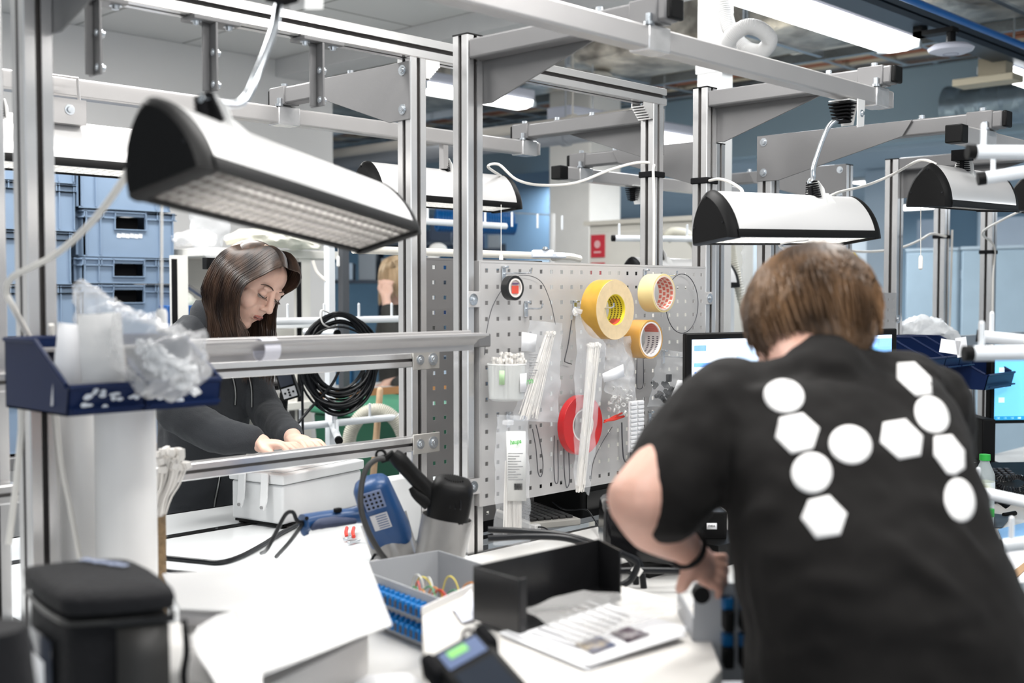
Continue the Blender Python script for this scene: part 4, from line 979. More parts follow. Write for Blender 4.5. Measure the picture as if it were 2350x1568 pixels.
woman = wb.build('person', SKINF, remesh=0.0036, sm=2, label='person with long brown hair and charcoal jacket looking down at the white case', cat='person')
jk = MB()
jk.loft([ering(W(a_, b_, c_), d_, e_, wl, wf, 36) for a_, b_, c_, d_, e_ in wt[1:]])
jk.loft([ering(W(490, 722, 3.38), 0.085, 0.07, wl, wf), ering(W(482, 760, 3.39), 0.135, 0.09, wl, wf), ering(W(478, 800, 3.40), 0.150, 0.10, wl, wf)])
capsule(jk, [W(425, 790, 3.30), W(485, 765, 3.38), W(548, 812, 3.48)], [0.062, 0.07, 0.06])
capsule(jk, [s1, W(398, 880, 3.14), e1], [0.062, 0.058, 0.056]); capsule(jk, [e1, W(500, 998, 3.0), w1 - (w1 - e1).normalized() * 0.03], [0.056, 0.050, 0.038])
capsule(jk, [s2, e2], [0.058, 0.052]); capsule(jk, [e2, w2 - (w2 - e2).normalized() * 0.03], [0.050, 0.036])
for a_, b_ in ((e1, w1), (e2, w2)):
    d_ = (b_ - a_).normalized(); jk.cyl(b_ - d_ * 0.055, b_ - d_ * 0.012, 0.034, 0.031, n=20)
# sleeve folds
jk.loft([ering(W(455, 1165, 3.495), 0.158, 0.128, wl, wf), ering(W(455, 1200, 3.505), 0.160, 0.13, wl, wf)])
jacket = jk.build('jacket', JACKET, woman, remesh=0.0055, sm=5, noise_amp=0.010, noise_sc=0.055)
cl = MB(); col = []
for k in range(25):
    a_ = 2 * PI * k / 24 * 0.90 + 0.32
    c_ = W(500, 728, 3.37); base = c_ + wf * math.cos(a_) * 0.078 + wl * math.sin(a_) * 0.082
    top = c_ + Z * 0.048 + wf * (math.cos(a_) * 0.066 + 0.014) + wl * math.sin(a_) * 0.064
    col.append((base - Z * 0.03, base.lerp(top, 0.5) + (base - c_) * 0.05, top))
cl.add([p for tr_ in col for p in tr_], [(3 * i + j, 3 * i + 3 + j, 3 * i + 4 + j, 3 * i + 1 + j) for i in range(24) for j in (0, 1)])
cl.build('collar', JACKET, woman, solid=0.008, bevel=0.002, smooth=60)
# zip lines down the open front
bpy.context.view_layer.update(); dg = bpy.context.evaluated_depsgraph_get(); bvj = BVHTree.FromObject(jacket.evaluated_get(dg), dg)
def onjk(px, py, off=0.003):
    M_ = wm(jacket); Mi_ = M_.inverted(); d = (at(px, py, D=1) - O).normalized()
    h_, n_, i_, _d = bvj.ray_cast(Mi_ @ O, (Mi_.to_3x3() @ d).normalized())
    return (M_ @ h_ - d * off) if h_ is not None else at(px, py, D=3.3)
ZIPM = mat('zip_metal', (0.6, 0.6, 0.6), 0.3, 0.8)
for pl in ([(524, 845), (536, 872), (541, 905), (540, 930)], [(570, 855), (577, 890), (578, 915), (578, 935)], [(506, 1085), (500, 1120), (494, 1150), (491, 1178)], [(482, 745), (492, 765), (503, 776)]):
    pts = catmull([onjk(*p) for p in pl], 10); mb = MB(); mb.tube(pts, 0.0045, 6)
    z_ = mb.build('zip_tape', BLKM, woman)
    mb = MB()
    for i in range(0, len(pts) - 1):
        for f in (0.0, 0.5): mb.box(pts[i].lerp(pts[i + 1], f) - HF * 0.004, (0.003, 0.003, 0.0022))
    mb.build('zip_teeth', ZIPM, z_)
tw = MB()
for hp, kn, an in wlegs: capsule(tw, [hp, kn, an], [0.09, 0.065, 0.055])
tw.loft([ering(pw + Z * dz, a_, b_, wl, wf) for dz, a_, b_ in ((0.03, 0.15, 0.115), (-0.08, 0.165, 0.13), (-0.18, 0.16, 0.12))])
tw.build('trousers', TROUS, woman, remesh=0.011, sm=4)
for hp, kn, an in wlegs:
    c_ = V((an.x, an.y, 0.035)) + wf * 0.05
    MB().ell(c_, (0.045, 0.045, 0.035), None, 14, 8).ell(c_ + wf * 0.07, (0.04, 0.045, 0.028), None, 14, 8).ell(c_ - wf * 0.04, (0.035, 0.035, 0.035), None, 14, 8).build('shoe', BLKM, woman, remesh=0.008, sm=3)
# face details
BROW = mat('brow_hair', (0.05, 0.028, 0.02), 0.6)
for sx in (-1, 1):
    mb = MB(); mb.tube([P_w(sx * x, y, z) for x, y, z in ((0.013, 0.0885, 0.030), (0.026, 0.0875, 0.036), (0.038, 0.079, 0.036), (0.047, 0.069, 0.030))], [0.0014, 0.0028, 0.0024, 0.001], 6, smooth=4, flat=0.6); mb.build('eyebrow', BROW, woman)
    mb = MB(); mb.tube([P_w(sx * x, y, z) for x, y, z in ((0.017, 0.0855, 0.008), (0.024, 0.0885, 0.0045), (0.032, 0.0885, 0.0035), (0.041, 0.0815, 0.0055), (0.045, 0.077, 0.0070))], [0.0009, 0.0014, 0.0015, 0.0014, 0.0007], 6, smooth=4)
    for k in range(14):
        f = k / 13; x = 0.019 + 0.026 * f; y = 0.0885 - 0.011 * f * f; mb.tube([P_w(sx * x, y, 0.004), P_w(sx * (x + 0.003 * f), y + 0.006, 0.0005), P_w(sx * (x + 0.005 * f), y + 0.009, 0.0005)], [0.0005, 0.0004, 0.0001], 4)
    mb.build('eyelashes', BROW, woman)
    mb = MB().ell(P_w(sx * 0.031, 0.0775, 0.0035), (0.0115, 0.0105, 0.006), Matrix(FR).transposed(), 14, 10); mb.build('eye', mat('eye_white', (0.5, 0.42, 0.38), 0.2), woman)
LIP = mat('lips', (0.46, 0.17, 0.14), 0.4)
mb = MB(); RW = Matrix(FR).transposed()
mb.ell(P_w(0, 0.0862, -0.0515), (0.0195, 0.0055, 0.0034), RW, 18, 10).ell(P_w(0, 0.0845, -0.0585), (0.0165, 0.0056, 0.0038), RW, 18, 10); mb.build('lips', LIP, woman)
MB().tube([P_w(-0.0185, 0.0855, -0.0555), P_w(-0.008, 0.0915, -0.0552), P_w(0.0, 0.0922, -0.0558), P_w(0.008, 0.0915, -0.0552), P_w(0.0185, 0.0855, -0.0555)], 0.0009, 6, smooth=3).build('mouth_line', mat('mouth_dark', (0.12, 0.03, 0.03), 0.6), woman)
# long hair: base cap plus combed strands falling from a middle parting
HAIRW = mat('dark_brown_hair', (0.085, 0.050, 0.034), 0.36, col2=(0.020, 0.013, 0.011), var=0.6, vscale=40, spec=0.6, stretch=(1, 1, 0.25))
hb = MB()
hb.ell(P_w(0, -0.018, 0.032), (0.080, 0.082, 0.085), RW, 28, 18)
hb.ell(P_w(0, 0.002, 0.066), (0.064, 0.060, 0.046), RW, 24, 12)
hb.build('hair', HAIRW, woman, remesh=0.005, sm=3)
hs = MB(); rnd = random.Random(9)
down = -Z
for i in range(2600):
    side = 1 if rnd.random() < 0.62 else -1          # +1: the side towards the camera
    t = rnd.random()                                   # 0 front hairline .. 1 nape
    lay = rnd.uniform(0, 1)
    py_ = 0.082 - 0.135 * t; pz_ = 0.082 + 0.040 * math.sin(PI * min(1, t * 1.05 + 0.12)) - 0.012 * t * t
    p0 = (0.002 * side, py_, pz_ + 0.002)
    off = (1.0 if side > 0 else 0.90) + 0.08 * lay
    y1 = 0.086 - 0.145 * t; y2 = 0.064 - 0.126 * t
    p1 = (side * 0.044 * off, y1 + 0.006, pz_ * 0.90 + 0.014 * off)
    p2 = (side * 0.077 * off, y1 - 0.002, 0.048 + 0.012 * (1 - t))
    p3 = (side * (0.085 if side > 0 else 0.074) * off, y2 - 0.004, 0.000)
    P3_ = P_w(*p3)
    L = rnd.uniform(0.17, 0.26) * (1.0 if t < 0.75 else 0.85)
    jit = V((rnd.uniform(-1, 1), rnd.uniform(-1, 1), 0)) * 0.008
    back = -FR[1] * 0.004 - RT * 0.022 * t ** 1.5
    inw = -FR[0] * side * 0.015
    q1 = P3_ + down * L * 0.33 + back * 0.8 - FR[2] * 0.02 + jit * 0.5; q2 = P3_ + down * L * 0.68 + back * 1.0 + inw + jit; q3 = P3_ + down * L + back * 0.8 + inw * 1.4 + jit * 1.8
    strand(hs, [P_w(*p0), P_w(*p1), P_w(*p2), P3_, q1, q2, q3], rnd.uniform(0.0009, 0.0018), smooth=3)
hs.build('hair_strands', HAIRW, woman)
# third worker far behind
bc = at(905, 640, D=6.3); bl = RT; bf = (RT * -0.6 + HF * 0.8).normalized()
b3 = MB(); FR3 = hframe(bf - Z * 0.35, Z); P_b = head(b3, bc, FR3)
base3 = V((bc.x, bc.y, 0)) + RT * 0.06
lat3 = V((-bf.y, bf.x, 0))
b3.loft([ering(V((base3.x, base3.y, z_)), a_, b_, lat3, bf) for z_, a_, b_ in ((0.9, 0.14, 0.1), (1.1, 0.12, 0.09), (1.3, 0.15, 0.1), (1.42, 0.13, 0.08), (1.48, 0.05, 0.05))])
capsule(b3, [base3 + Z * 1.42, bc - Z * 0.04], [0.05, 0.05])
ha = at(885, 680, D=6.1); ela = at(905, 800, D=6.05); sa = base3 + Z * 1.38 + RT * 0.02 - HF * 0.14
capsule(b3, [sa, ela, ha], [0.045, 0.035, 0.024]); hand(b3, ha, ha + Z * 0.05 + HF * 0.03, ha + Z * 0.09 + HF * 0.07, ha + Z * 0.06 - RT * 0.03, n_up=-HF, curl=0.6)
hb_ = at(885, 882, D=5.9); capsule(b3, [base3 + Z * 1.36 + RT * 0.15, at(950, 860, D=6.1), hb_], [0.045, 0.035, 0.024]); hand(b3, hb_, hb_ - RT * 0.05 - Z * 0.02, hb_ - RT * 0.08 - Z * 0.05, hb_ - RT * 0.03 - Z * 0.06, n_up=Z, curl=0.6)
for sx in (-1, 1): capsule(b3, [base3 + lat3 * sx * 0.08 + Z * 0.9, base3 + lat3 * sx * 0.09 + Z * 0.05], [0.075, 0.04])
third = b3.build('person', SKINF, remesh=0.008, sm=2, label='blonde person in a dark top standing far behind the front posts', cat='person')
j3 = MB(); j3.loft([ering(V((base3.x, base3.y, z_)), a_, b_, lat3, bf) for z_, a_, b_ in ((0.85, 0.17, 0.13), (1.1, 0.15, 0.115), (1.3, 0.18, 0.12), (1.42, 0.16, 0.1), (1.49, 0.07, 0.07))])
capsule(j3, [sa, ela, ela.lerp(ha, 0.75)], [0.062, 0.052, 0.038]); capsule(j3, [base3 + Z * 1.36 + RT * 0.15, at(950, 860, D=6.1), hb_ + RT * 0.06], [0.062, 0.052, 0.038])
j3.build('jacket', mat('dark_olive_top', (0.045, 0.045, 0.042), 0.9), third, remesh=0.012, sm=4)
MB().loft([ering(V((base3.x, base3.y, z_)), a_, b_, lat3, bf) for z_, a_, b_ in ((0.04, 0.13, 0.1), (0.5, 0.15, 0.11), (0.9, 0.17, 0.125))]).build('trousers', TROUS, third)
hb = MB(); RB = Matrix(FR3).transposed(); hb.ell(P_b(0, -0.03, 0.028), (0.086, 0.098, 0.09), RB, 24, 16)
hb.build('hair', mat('blonde_hair', (0.72, 0.56, 0.38), 0.45, col2=(0.5, 0.36, 0.22), vscale=40, stretch=(1, 1, 0.2)), third)
hs = MB()
for i in range(500):
    a_ = rnd.uniform(-0.2 * PI, 1.2 * PI) + PI; rr = rnd.uniform(0.95, 1.08)
    p0 = P_b(0, -0.03, 0.115); p1 = P_b(0.06 * math.cos(a_) * rr, -0.03 + 0.07 * math.sin(a_) * rr, 0.095); p2 = P_b(0.09 * math.cos(a_) * rr, -0.03 + 0.1 * math.sin(a_) * rr, 0.02)
    strand(hs, [p0, p1, p2, p2 - Z * 0.07, p2 - Z * rnd.uniform(0.11, 0.16) - HF * 0.0], 0.003, smooth=2)
hs.build('hair_strands', MATS['blonde_hair'], third)
# ================================================================ BENCHES
BZ = 0.95
def bench(label, x0, x1, y0, y1, z, m, edge=True):
    t = thing('workbench', label, 'workbench', ((x0 + x1) / 2, (y0 + y1) / 2, 0))
    MB().bb((x0, y0, z - 0.028), (x1, y1, z)).build('worktop', m, t, bevel=0.002)
    MB().bb((x0, y0 - 0.003, z - 0.03), (x1, y0, z - 0.001)).bb((x0, y1, z - 0.03), (x1, y1 + 0.003, z + (0.002 if y1 > 2.5 else -0.003))).build('edge_band', BLKM, t)
    for x in (x0 + 0.06, x1 - 0.06):
        for y in (y0 + 0.06, y1 - 0.06): MB().bb((x - 0.025, y - 0.025, 0), (x + 0.025, y + 0.025, z - 0.028)).build('leg', STEEL, t, bevel=0.003)
    for y in (y0 + 0.06, y1 - 0.06): MB().profile((x0 + 0.02, y, z - 0.055), (x1 - 0.02, y, z - 0.055), 0.045).build('underframe_beam', ALU, t, smooth=0)
    return t
bench('near pale grey workbench littered with boxes, papers and the black bag', 0.1, 2.76, 1.16, 1.905, BZ, LAMN)
b1 = bench('white workbench in front of the woman with black inlaid strip', 0.6, 1.99, 2.17, 2.845, BZ, LAM)
bench('white workbench behind the perforated panel with the keyboard', 2.0, 2.79, 2.17, 2.845, BZ, LAM)
bench('pale workbench at the right edge with telephone and bottle', 3.02, 5.3, 1.2, 1.905, 0.88, LAMN)
# black rail inlaid in the woman's bench
MB().bb((0.90, 1.9055, BZ - 0.028), (1.835, 2.168, BZ)).build('infill_board', LAM, b1)
p = at(453, 1222, Z=BZ)
s_ = MB().bb((0.8, p.y - 0.016, BZ), (1.985, p.y + 0.016, BZ + 0.002)).build('inlaid_strip', BLK, b1)
mb = MB()
for i in range(8): mb.cyl((0.9 + i * 0.14, p.y, BZ + 0.002), (0.9 + i * 0.14, p.y, BZ + 0.003), 0.004, n=10)
mb.build('screw', ZINC, s_)
# ================================================================ ON THE PERFORATED PANEL
def hook(label, px, py, L=0.07, up=0.01, two=False, bend=0.012):
    p = at(px, py, Y=YP - 0.002)
    t = thing('panel_hook', label, 'hook', p)
    MB().bb(p + V((-0.006, -0.004, -0.02)), p + V((0.006, 0, 0.018))).bb(p + V((-0.006, -0.014, 0.012)), p + V((0.006, 0, 0.018))).build('hook_plate', ZINC, t, bevel=0.0015)
    mb = MB()
    for dx in ((-0.02, 0.02) if two else (0,)): mb.tube([p + V((dx, -0.003, 0)), p + V((dx, -L * 0.5, 0)), p + V((dx, -L, 0.001)), p + V((dx, -L - 0.006, bend))], 0.0022, 8, smooth=3)
    mb.build('prong', ZINC, t)
    return p
CORE = mat('cardboard_core', (0.62, 0.52, 0.40), 0.8)
def tape(label, px, py, r, ri, w, off, m, mi, face=None, extra=None):
    c = at(px, py, Y=YP - off)          # centre of the front face
    t = thing('tape_roll', label, 'tape roll', c + Y * w / 2)
    MB().ring(c + Y * w / 2, Y, ri + 0.0035, r, w, 64).build('tape', m, t, bevel=0.0006)
    MB().ring(c + Y * w / 2, Y, ri, ri + 0.0038, w + 0.001, 64).build('core', mi, t)
    return c, t
hook('zinc panel hook holding the black tape roll', 1155, 628, 0.085)
hook('zinc panel hook holding the bag of long ties at the panel left', 1206, 708, 0.05)
hook('zinc panel hook holding the big yellow tape roll', 1318, 706, 0.12)
hook('zinc panel hook holding the cream tape roll', 1479, 633, 0.1)
hook('zinc panel hook behind the brown tape roll', 1521, 818, 0.08)
hook('empty zinc panel hook low on the right of the panel', 1490, 958, 0.07)
hook('zinc panel hook above the tall label bag', 1165, 962, 0.05)
hook('zinc panel hook holding the red tape roll', 1305, 935, 0.05)
c_, t_ = tape('small black insulating tape roll at the upper left of the panel', 1183, 661, 0.0285, 0.018, 0.020, 0.062, mat('black_tape', (0.015, 0.015, 0.015), 0.35), mat('white_core', (0.75, 0.70, 0.66), 0.6))
MB().cyl(c_ + Y * 0.003, c_ + Y * 0.004, 0.018, n=30).build('core_disc', mat('beige_disc', (0.70, 0.62, 0.58), 0.6), t_)
mb = MB().box(c_ + V((0.0, 0.001, -0.004)), (0.022, 0.001, 0.018)); mb.build('printed_label', mat('red_print', (0.65, 0.08, 0.05), 0.5), t_)
MB().box(c_ + V((0.0, 0.0, 0.010)), (0.020, 0.001, 0.004)).build('printed_band', mat('purple_print', (0.12, 0.07, 0.15), 0.5), t_)
YEL = mat('yellow_ochre_tape', (0.66, 0.36, 0.045), 0.3, coat=0.3, var=0.1, vscale=40)
c_, t_ = tape('largest yellow tape roll with bright yellow printed core', 1412, 711, 0.074, 0.037, 0.050, 0.10, YEL, mat('core_yellow', (0.85, 0.72, 0.05), 0.45))
MB().ring(c_ - Y * 0.0004, Y, 0.0385, 0.0735, 0.0012, 64).build('tape_side', mat('tape_side_pale', (0.78, 0.60, 0.36), 0.55, var=0.1, vscale=60), t_)
mb = MB()
for k in range(4):
    for j in range(16):
        a_ = math.radians(-60 + j * 8); mb.box(c_ + V((math.cos(a_) * 0.0365, 0.010 + k * 0.010, math.sin(a_) * 0.0365)), (0.0006, 0.0035, 0.0032), Matrix.Rotation(-a_, 3, 'Y'))
mb.build('core_print', mat('core_print_dark', (0.16, 0.12, 0.02), 0.6), t_)
mb = MB()
for j in range(5):
    a_ = math.radians(-80 + j * 9); mb.box(c_ + V((math.cos(a_) * 0.0363, 0.02, math.sin(a_) * 0.0363)), (0.0006, 0.03, 0.006), Matrix.Rotation(-a_, 3, 'Y'))
mb.build('core_patch', MATS['red_print'], t_)
c_, t_ = tape('cream masking tape roll with red printed core at the upper right of the panel', 1524, 673, 0.0500, 0.0415, 0.048, 0.095, mat('cream_tape', (0.80, 0.66, 0.32), 0.4, coat=0.2), mat('core_pinkish', (0.76, 0.62, 0.54), 0.7))
mb = MB()
for k in range(4):
    for j in range(9):
        a_ = math.radians(-75 + j * 19 + k * 8); mb.box(c_ + V((math.cos(a_) * 0.0412, 0.006 + k * 0.012, math.sin(a_) * 0.0412)), (0.0006, 0.008, 0.009), Matrix.Rotation(-a_, 3, 'Y'))
mb.build('core_print', mat('core_red', (0.62, 0.16, 0.12), 0.6), t_)
c_, t_ = tape('brown-yellow packing tape roll with white printed core below the cream one', 1494, 779, 0.0500, 0.0410, 0.050, 0.10, mat('brown_tape', (0.58, 0.31, 0.07), 0.22, coat=0.5), mat('core_white', (0.80, 0.76, 0.74), 0.7))
mb = MB()
for k in range(3):
    for j in range(12):
        a_ = math.radians(-70 + j * 7); mb.box(c_ + V((math.cos(a_) * 0.0407, 0.010 + k * 0.014, math.sin(a_) * 0.0407)), (0.0006, 0.006, 0.0022), Matrix.Rotation(-a_, 3, 'Y'))
mb.build('core_print', mat('core_print_grey', (0.12, 0.10, 0.12), 0.6), t_)
mb = MB()
for j in range(7):
    a_ = math.radians(30 + j * 9); mb.box(c_ + V((math.cos(a_) * 0.0407, 0.025, math.sin(a_) * 0.0407)), (0.0006, 0.044, 0.0058), Matrix.Rotation(-a_, 3, 'Y'))
mb.build('core_patch', MATS['core_red'], t_)
REDT = mat('red_tape', (0.62, 0.015, 0.02), 0.28, coat=0.5)
c_, t_ = tape('wide flat red tape roll behind the tall clear bag', 1338, 976, 0.0745, 0.036, 0.019, 0.042, REDT, MATS['white_core'])
MB().ring(c_ - Y * 0.0005, Y, 0.040, 0.074, 0.0012, 64).build('tape_side', mat('red_tape_side', (0.55, 0.02, 0.02), 0.4), t_)
# bags of cable ties
TIE = mat('tie_white', (0.86, 0.83, 0.79), 0.4)
def film(label, q, off, th=0.018, m=CLEAR, name='plastic_bag', seed=1, parent=None, cat='bag'):
    """q: four pixel corners (tl, tr, br, bl) hung just before the panel"""
    P = [at(a_, b_, Y=YP - off) for a_, b_ in q]
    t = parent or thing(name, label, cat, (P[0] + P[1]) / 2)
    def fn(sgn):
        def f(u, v):
            p = P[0].lerp(P[1], u).lerp(P[3].lerp(P[2], u), v)
            e = (4 * u * (1 - u)) ** 0.6 * min(1, 3.2 * v, 5 * (1 - v))
            n_ = noise.noise(V((u * 4 + seed, v * 7, seed * 3.1))) * 0.008 + noise.noise(V((u * 11, v * 16 + seed, 4.2))) * 0.0035
            return p + Y * sgn * (th * e * 0.5 + 0.0006) + Y * n_ + X * noise.noise(V((v * 8, seed, u * 2))) * 0.0035
        return f
    mb = MB().surf(fn(-1), 14, 26).surf(fn(1), 14, 26); mb.build('film', m, t, smooth=70)
    return t, P
def ties(t, x0, y0, x1, y1, n, w0, w1, off, r=0.0015, heads=0, seed=2, name='cable_ties', m=None):
    rr = random.Random(seed); mb = MB(); a_, b_ = at(x0, y0, Y=YP - off), at(x1, y1, Y=YP - off)
    for i in range(n):
        u = rr.uniform(-1, 1); dy = rr.uniform(-0.005, 0.005)
        p = a_ + X * u * w0 + Y * dy + Z * rr.uniform(-0.004, 0.004); q = b_ + X * (u * w1 + rr.uniform(-0.002, 0.002)) + Y * dy + Z * rr.uniform(-0.01, 0.01)
        mid = (p + q) / 2 + X * rr.uniform(-0.003, 0.003)
        mb.tube([p, mid, q], r, 5, smooth=4, flat=0.5)
        if heads: mb.box(p, (0.0045, 0.004, 0.005))
    o = mb.build(name, m or TIE, t); o['kind'] = 'stuff'
    return a_, b_
t, P = film('clear bag of white cable ties hanging slanted beside the tub', [(1214, 735), (1291, 742), (1280, 970), (1178, 965)], 0.045, 0.012, CLEAR, seed=1)
ties(t, 1262, 766, 1212, 955, 46, 0.016, 0.030, 0.046, heads=1)
MB().add([at(a_, b_, Y=YP - 0.054) for a_, b_ in ((1198, 762), (1232, 768), (1228, 808), (1196, 806))], [(0, 1, 2, 3)]).build('paper_label', PAPER, t, solid=0.0004)
q = at(1212, 876, Y=YP - 0.0545); text('erm', 0.022, mat('label_green', (0.12, 0.55, 0.12), 0.5), t, q, X + Z * 0.12, Z, 'green_print')
mb = MB()
for k in range(9): mb.add([at(1214 + dx, 812 + k * 6 + dy, Y=YP - 0.054) for dx, dy in ((0, 0), (20 - (k % 3) * 4, 1), (20 - (k % 3) * 4, 3), (0, 2))], [(0, 1, 2, 3)])
mb.build('printed_lines', mat('print_grey', (0.35, 0.35, 0.36), 0.7), t, solid=0.0002)
t, P = film('tall clear bag of ties with green lettering and barcode, lowest at the panel left', [(1141, 952), (1212, 955), (1219, 1252), (1132, 1252)], 0.11, 0.016, CLEAR, seed=5)
ties(t, 1178, 1060, 1177, 1226, 60, 0.022, 0.026, 0.11, seed=4)
MB().add([at(a_, b_, Y=YP - 0.123) for a_, b_ in ((1162, 990), (1206, 990), (1208, 1150), (1165, 1150))], [(0, 1, 2, 3)]).build('header_label', mat('label_card', (0.80, 0.80, 0.78), 0.7), t, solid=0.0003)
text('haupa', 0.0155, MATS['label_green'], t, at(1184, 1014, Y=YP - 0.125), X, Z, 'green_lettering', bold=0.0003)
mb = MB()
for k in range(11): mb.add([at(1166 + dx, 1040 + k * 6 + dy, Y=YP - 0.1245) for dx, dy in ((0, 0), (34 - (k * 7 % 5) * 4, 0), (34 - (k * 7 % 5) * 4, 2), (0, 2))], [(0, 1, 2, 3)])
mb.build('printed_lines', MATS['print_grey'], t, solid=0.0002)
mb = MB()
for k in range(8): mb.add([at(1180 + k * 2.4 + dx, 1110 + dy, Y=YP - 0.1245) for dx, dy in ((0, 0), (1.2 + k % 2 * 0.5, 0), (1.2 + k % 2 * 0.5, 15), (0, 15))], [(0, 1, 2, 3)])
mb.build('barcode', BLKM, t, solid=0.0002)
MB().box(at(1166, 970, Y=YP - 0.09), (0.02, 0.02, 0.012)).build('knotted_top', CLEAR2, t, bevel=0.003)
t, P = film('longest clear bag of white cable ties hanging over the red tape roll', [(1322, 718), (1392, 792), (1352, 1138), (1318, 1112)], 0.115, 0.014, CLEAR, seed=8)
ties(t, 1364, 792, 1332, 1120, 70, 0.022, 0.014, 0.116, heads=1, seed=7, r=0.0017)
MB().tube([at(1322, 722, Y=YP - 0.10), at(1318, 712, Y=YP - 0.09), at(1335, 716, Y=YP - 0.1)], 0.006, 8, smooth=3).build('bunched_top', CLEAR2, t)
t, P = film('crumpled clear bag with blank white label right of the longest bag', [(1388, 782), (1447, 770), (1462, 930), (1388, 900)], 0.07, 0.03, CLEAR2, seed=11)
MB().add([at(a_, b_, Y=YP - 0.10) for a_, b_ in ((1382, 858), (1430, 836), (1433, 865), (1386, 878))], [(0, 1, 2, 3)]).build('paper_label', PAPER, t, solid=0.0004)
mb = MB(); rr = random.Random(4)
for k in range(40):
    p = at(rr.uniform(1398, 1448), rr.uniform(885, 950), Y=YP - 0.07 + rr.uniform(-0.012, 0.012)); mb.ring(p, V((rr.uniform(-1, 1), rr.uniform(-1, 1), rr.uniform(-1, 1))), 0.003, 0.006, 0.004, 10)
o = mb.build('small_clips', mat('clear_clip', (0.75, 0.75, 0.74), 0.2, alpha=0.6), t); o['kind'] = 'stuff'
t = thing('cable_clip', 'bright red plastic clip hanging under the crumpled clear bag', 'clip', at(1410, 960, Y=YP - 0.06))
MB().tube([at(1388, 966, Y=YP - 0.06), at(1408, 962, Y=YP - 0.06), at(1432, 956, Y=YP - 0.06)], [0.003, 0.005, 0.003], 8, smooth=4).tube([at(1386, 970, Y=YP - 0.06), at(1408, 958, Y=YP - 0.06), at(1428, 948, Y=YP - 0.06)], [0.002, 0.004, 0.002], 8, smooth=4).build('body', mat('clip_red', (0.75, 0.05, 0.03), 0.35), t)
t, P = film('clear bag of small black clips with white card at the right of the panel', [(1512, 800), (1590, 812), (1585, 928), (1486, 934)], 0.06, 0.03, CLEAR, seed=14)
mb = MB()
for k in range(16):
    p = at(rr.uniform(1500, 1550), rr.uniform(880, 922), Y=YP - 0.06 + rr.uniform(-0.01, 0.01)); mb.box(p, (0.02, 0.008, 0.009), Matrix.Rotation(rr.uniform(-0.9, 0.9), 3, 'Y'))
mb.box(at(1535, 868, Y=YP - 0.06), (0.014, 0.01, 0.02)); o = mb.build('black_clips', BLK, t, bevel=0.001); o['kind'] = 'stuff'
MB().add([at(a_, b_, Y=YP - 0.076) for a_, b_ in ((1556, 872), (1590, 876), (1588, 918), (1540, 910))], [(0, 1, 2, 3)]).build('paper_card', PAPER, t, solid=0.0004)
# milky ribbed strip pack
t = thing('marker_strip', 'milky ribbed plastic marker strip hanging beside the crumpled bag', 'plastic strip', at(1460, 975, Y=YP - 0.09))
mb = MB(); a_ = at(1445, 922, Y=YP - 0.09); b_ = at(1477, 1034, Y=YP - 0.09)
mb.bb((a_.x, a_.y, b_.z), (b_.x, a_.y + 0.006, a_.z))
for k in range(12): mb.bb((a_.x + 0.003, a_.y - 0.004, b_.z + (a_.z - b_.z) * (k + 0.15) / 12), (a_.x + (b_.x - a_.x) * 0.45, a_.y, b_.z + (a_.z - b_.z) * (k + 0.8) / 12)).bb((a_.x + (b_.x - a_.x) * 0.55, a_.y - 0.004, b_.z + (a_.z - b_.z) * (k + 0.15) / 12), (b_.x - 0.003, a_.y, b_.z + (a_.z - b_.z) * (k + 0.8) / 12))
mb.build('strip', mat('milky_plastic', (0.84, 0.84, 0.85), 0.3, alpha=0.75), t, bevel=0.001)
# tub of cable ties
c_ = at(1163, 868, Y=YP - 0.06); t = thing('tie_tub', 'translucent tub packed with white cable ties hanging at the panel left', 'tub', c_ - Z * 0.05)
MB().lathe([(0.0, -0.050), (0.036, -0.050), (0.041, -0.046), (0.044, 0.03), (0.046, 0.032), (0.044, 0.034), (0.042, 0.03), (0.039, -0.044)], c_, n=32, cap=False).build('tub', mat('tub_milky', (0.85, 0.87, 0.86), 0.25, alpha=0.45), t)
mb = MB()
for k in range(90):
    a_ = rr.uniform(0, 2 * PI); r_ = 0.034 * math.sqrt(rr.random()); p = c_ + V((r_ * math.cos(a_), r_ * math.sin(a_), 0)); tilt = V((rr.uniform(-0.006, 0.006) + 0.004, rr.uniform(-0.006, 0.006), 0))
    h_ = 0.038 + rr.uniform(-0.01, 0.008) + (0.010 if p.x > c_.x else 0); mb.tube([p - Z * 0.044, p + tilt + Z * h_], 0.0016, 5); mb.box(p + tilt + Z * h_, (0.005, 0.005, 0.006))
o = mb.build('cable_ties', TIE, t); o['kind'] = 'stuff'
MB().add([c_ + V((0.0455 * math.cos(a_), 0.0455 * math.sin(a_), z_)) for z_ in (-0.03, 0.012) for a_ in [math.radians(-95 + k * 6) for k in range(8)]], [(k, k + 1, 9 + k, 8 + k) for k in range(7)]).build('paper_label', PAPER, t, solid=0.0003)
MB().add([c_ + V((0.0455 * math.cos(a_), 0.0455 * math.sin(a_), z_)) for z_ in (-0.012, 0.02) for a_ in [math.radians(-158 + k * 4) for k in range(5)]], [(k, k + 1, 6 + k, 5 + k) for k in range(4)]).build('green_sticker', mat('pale_green_sticker', (0.50, 0.72, 0.42), 0.5), t, solid=0.0003)
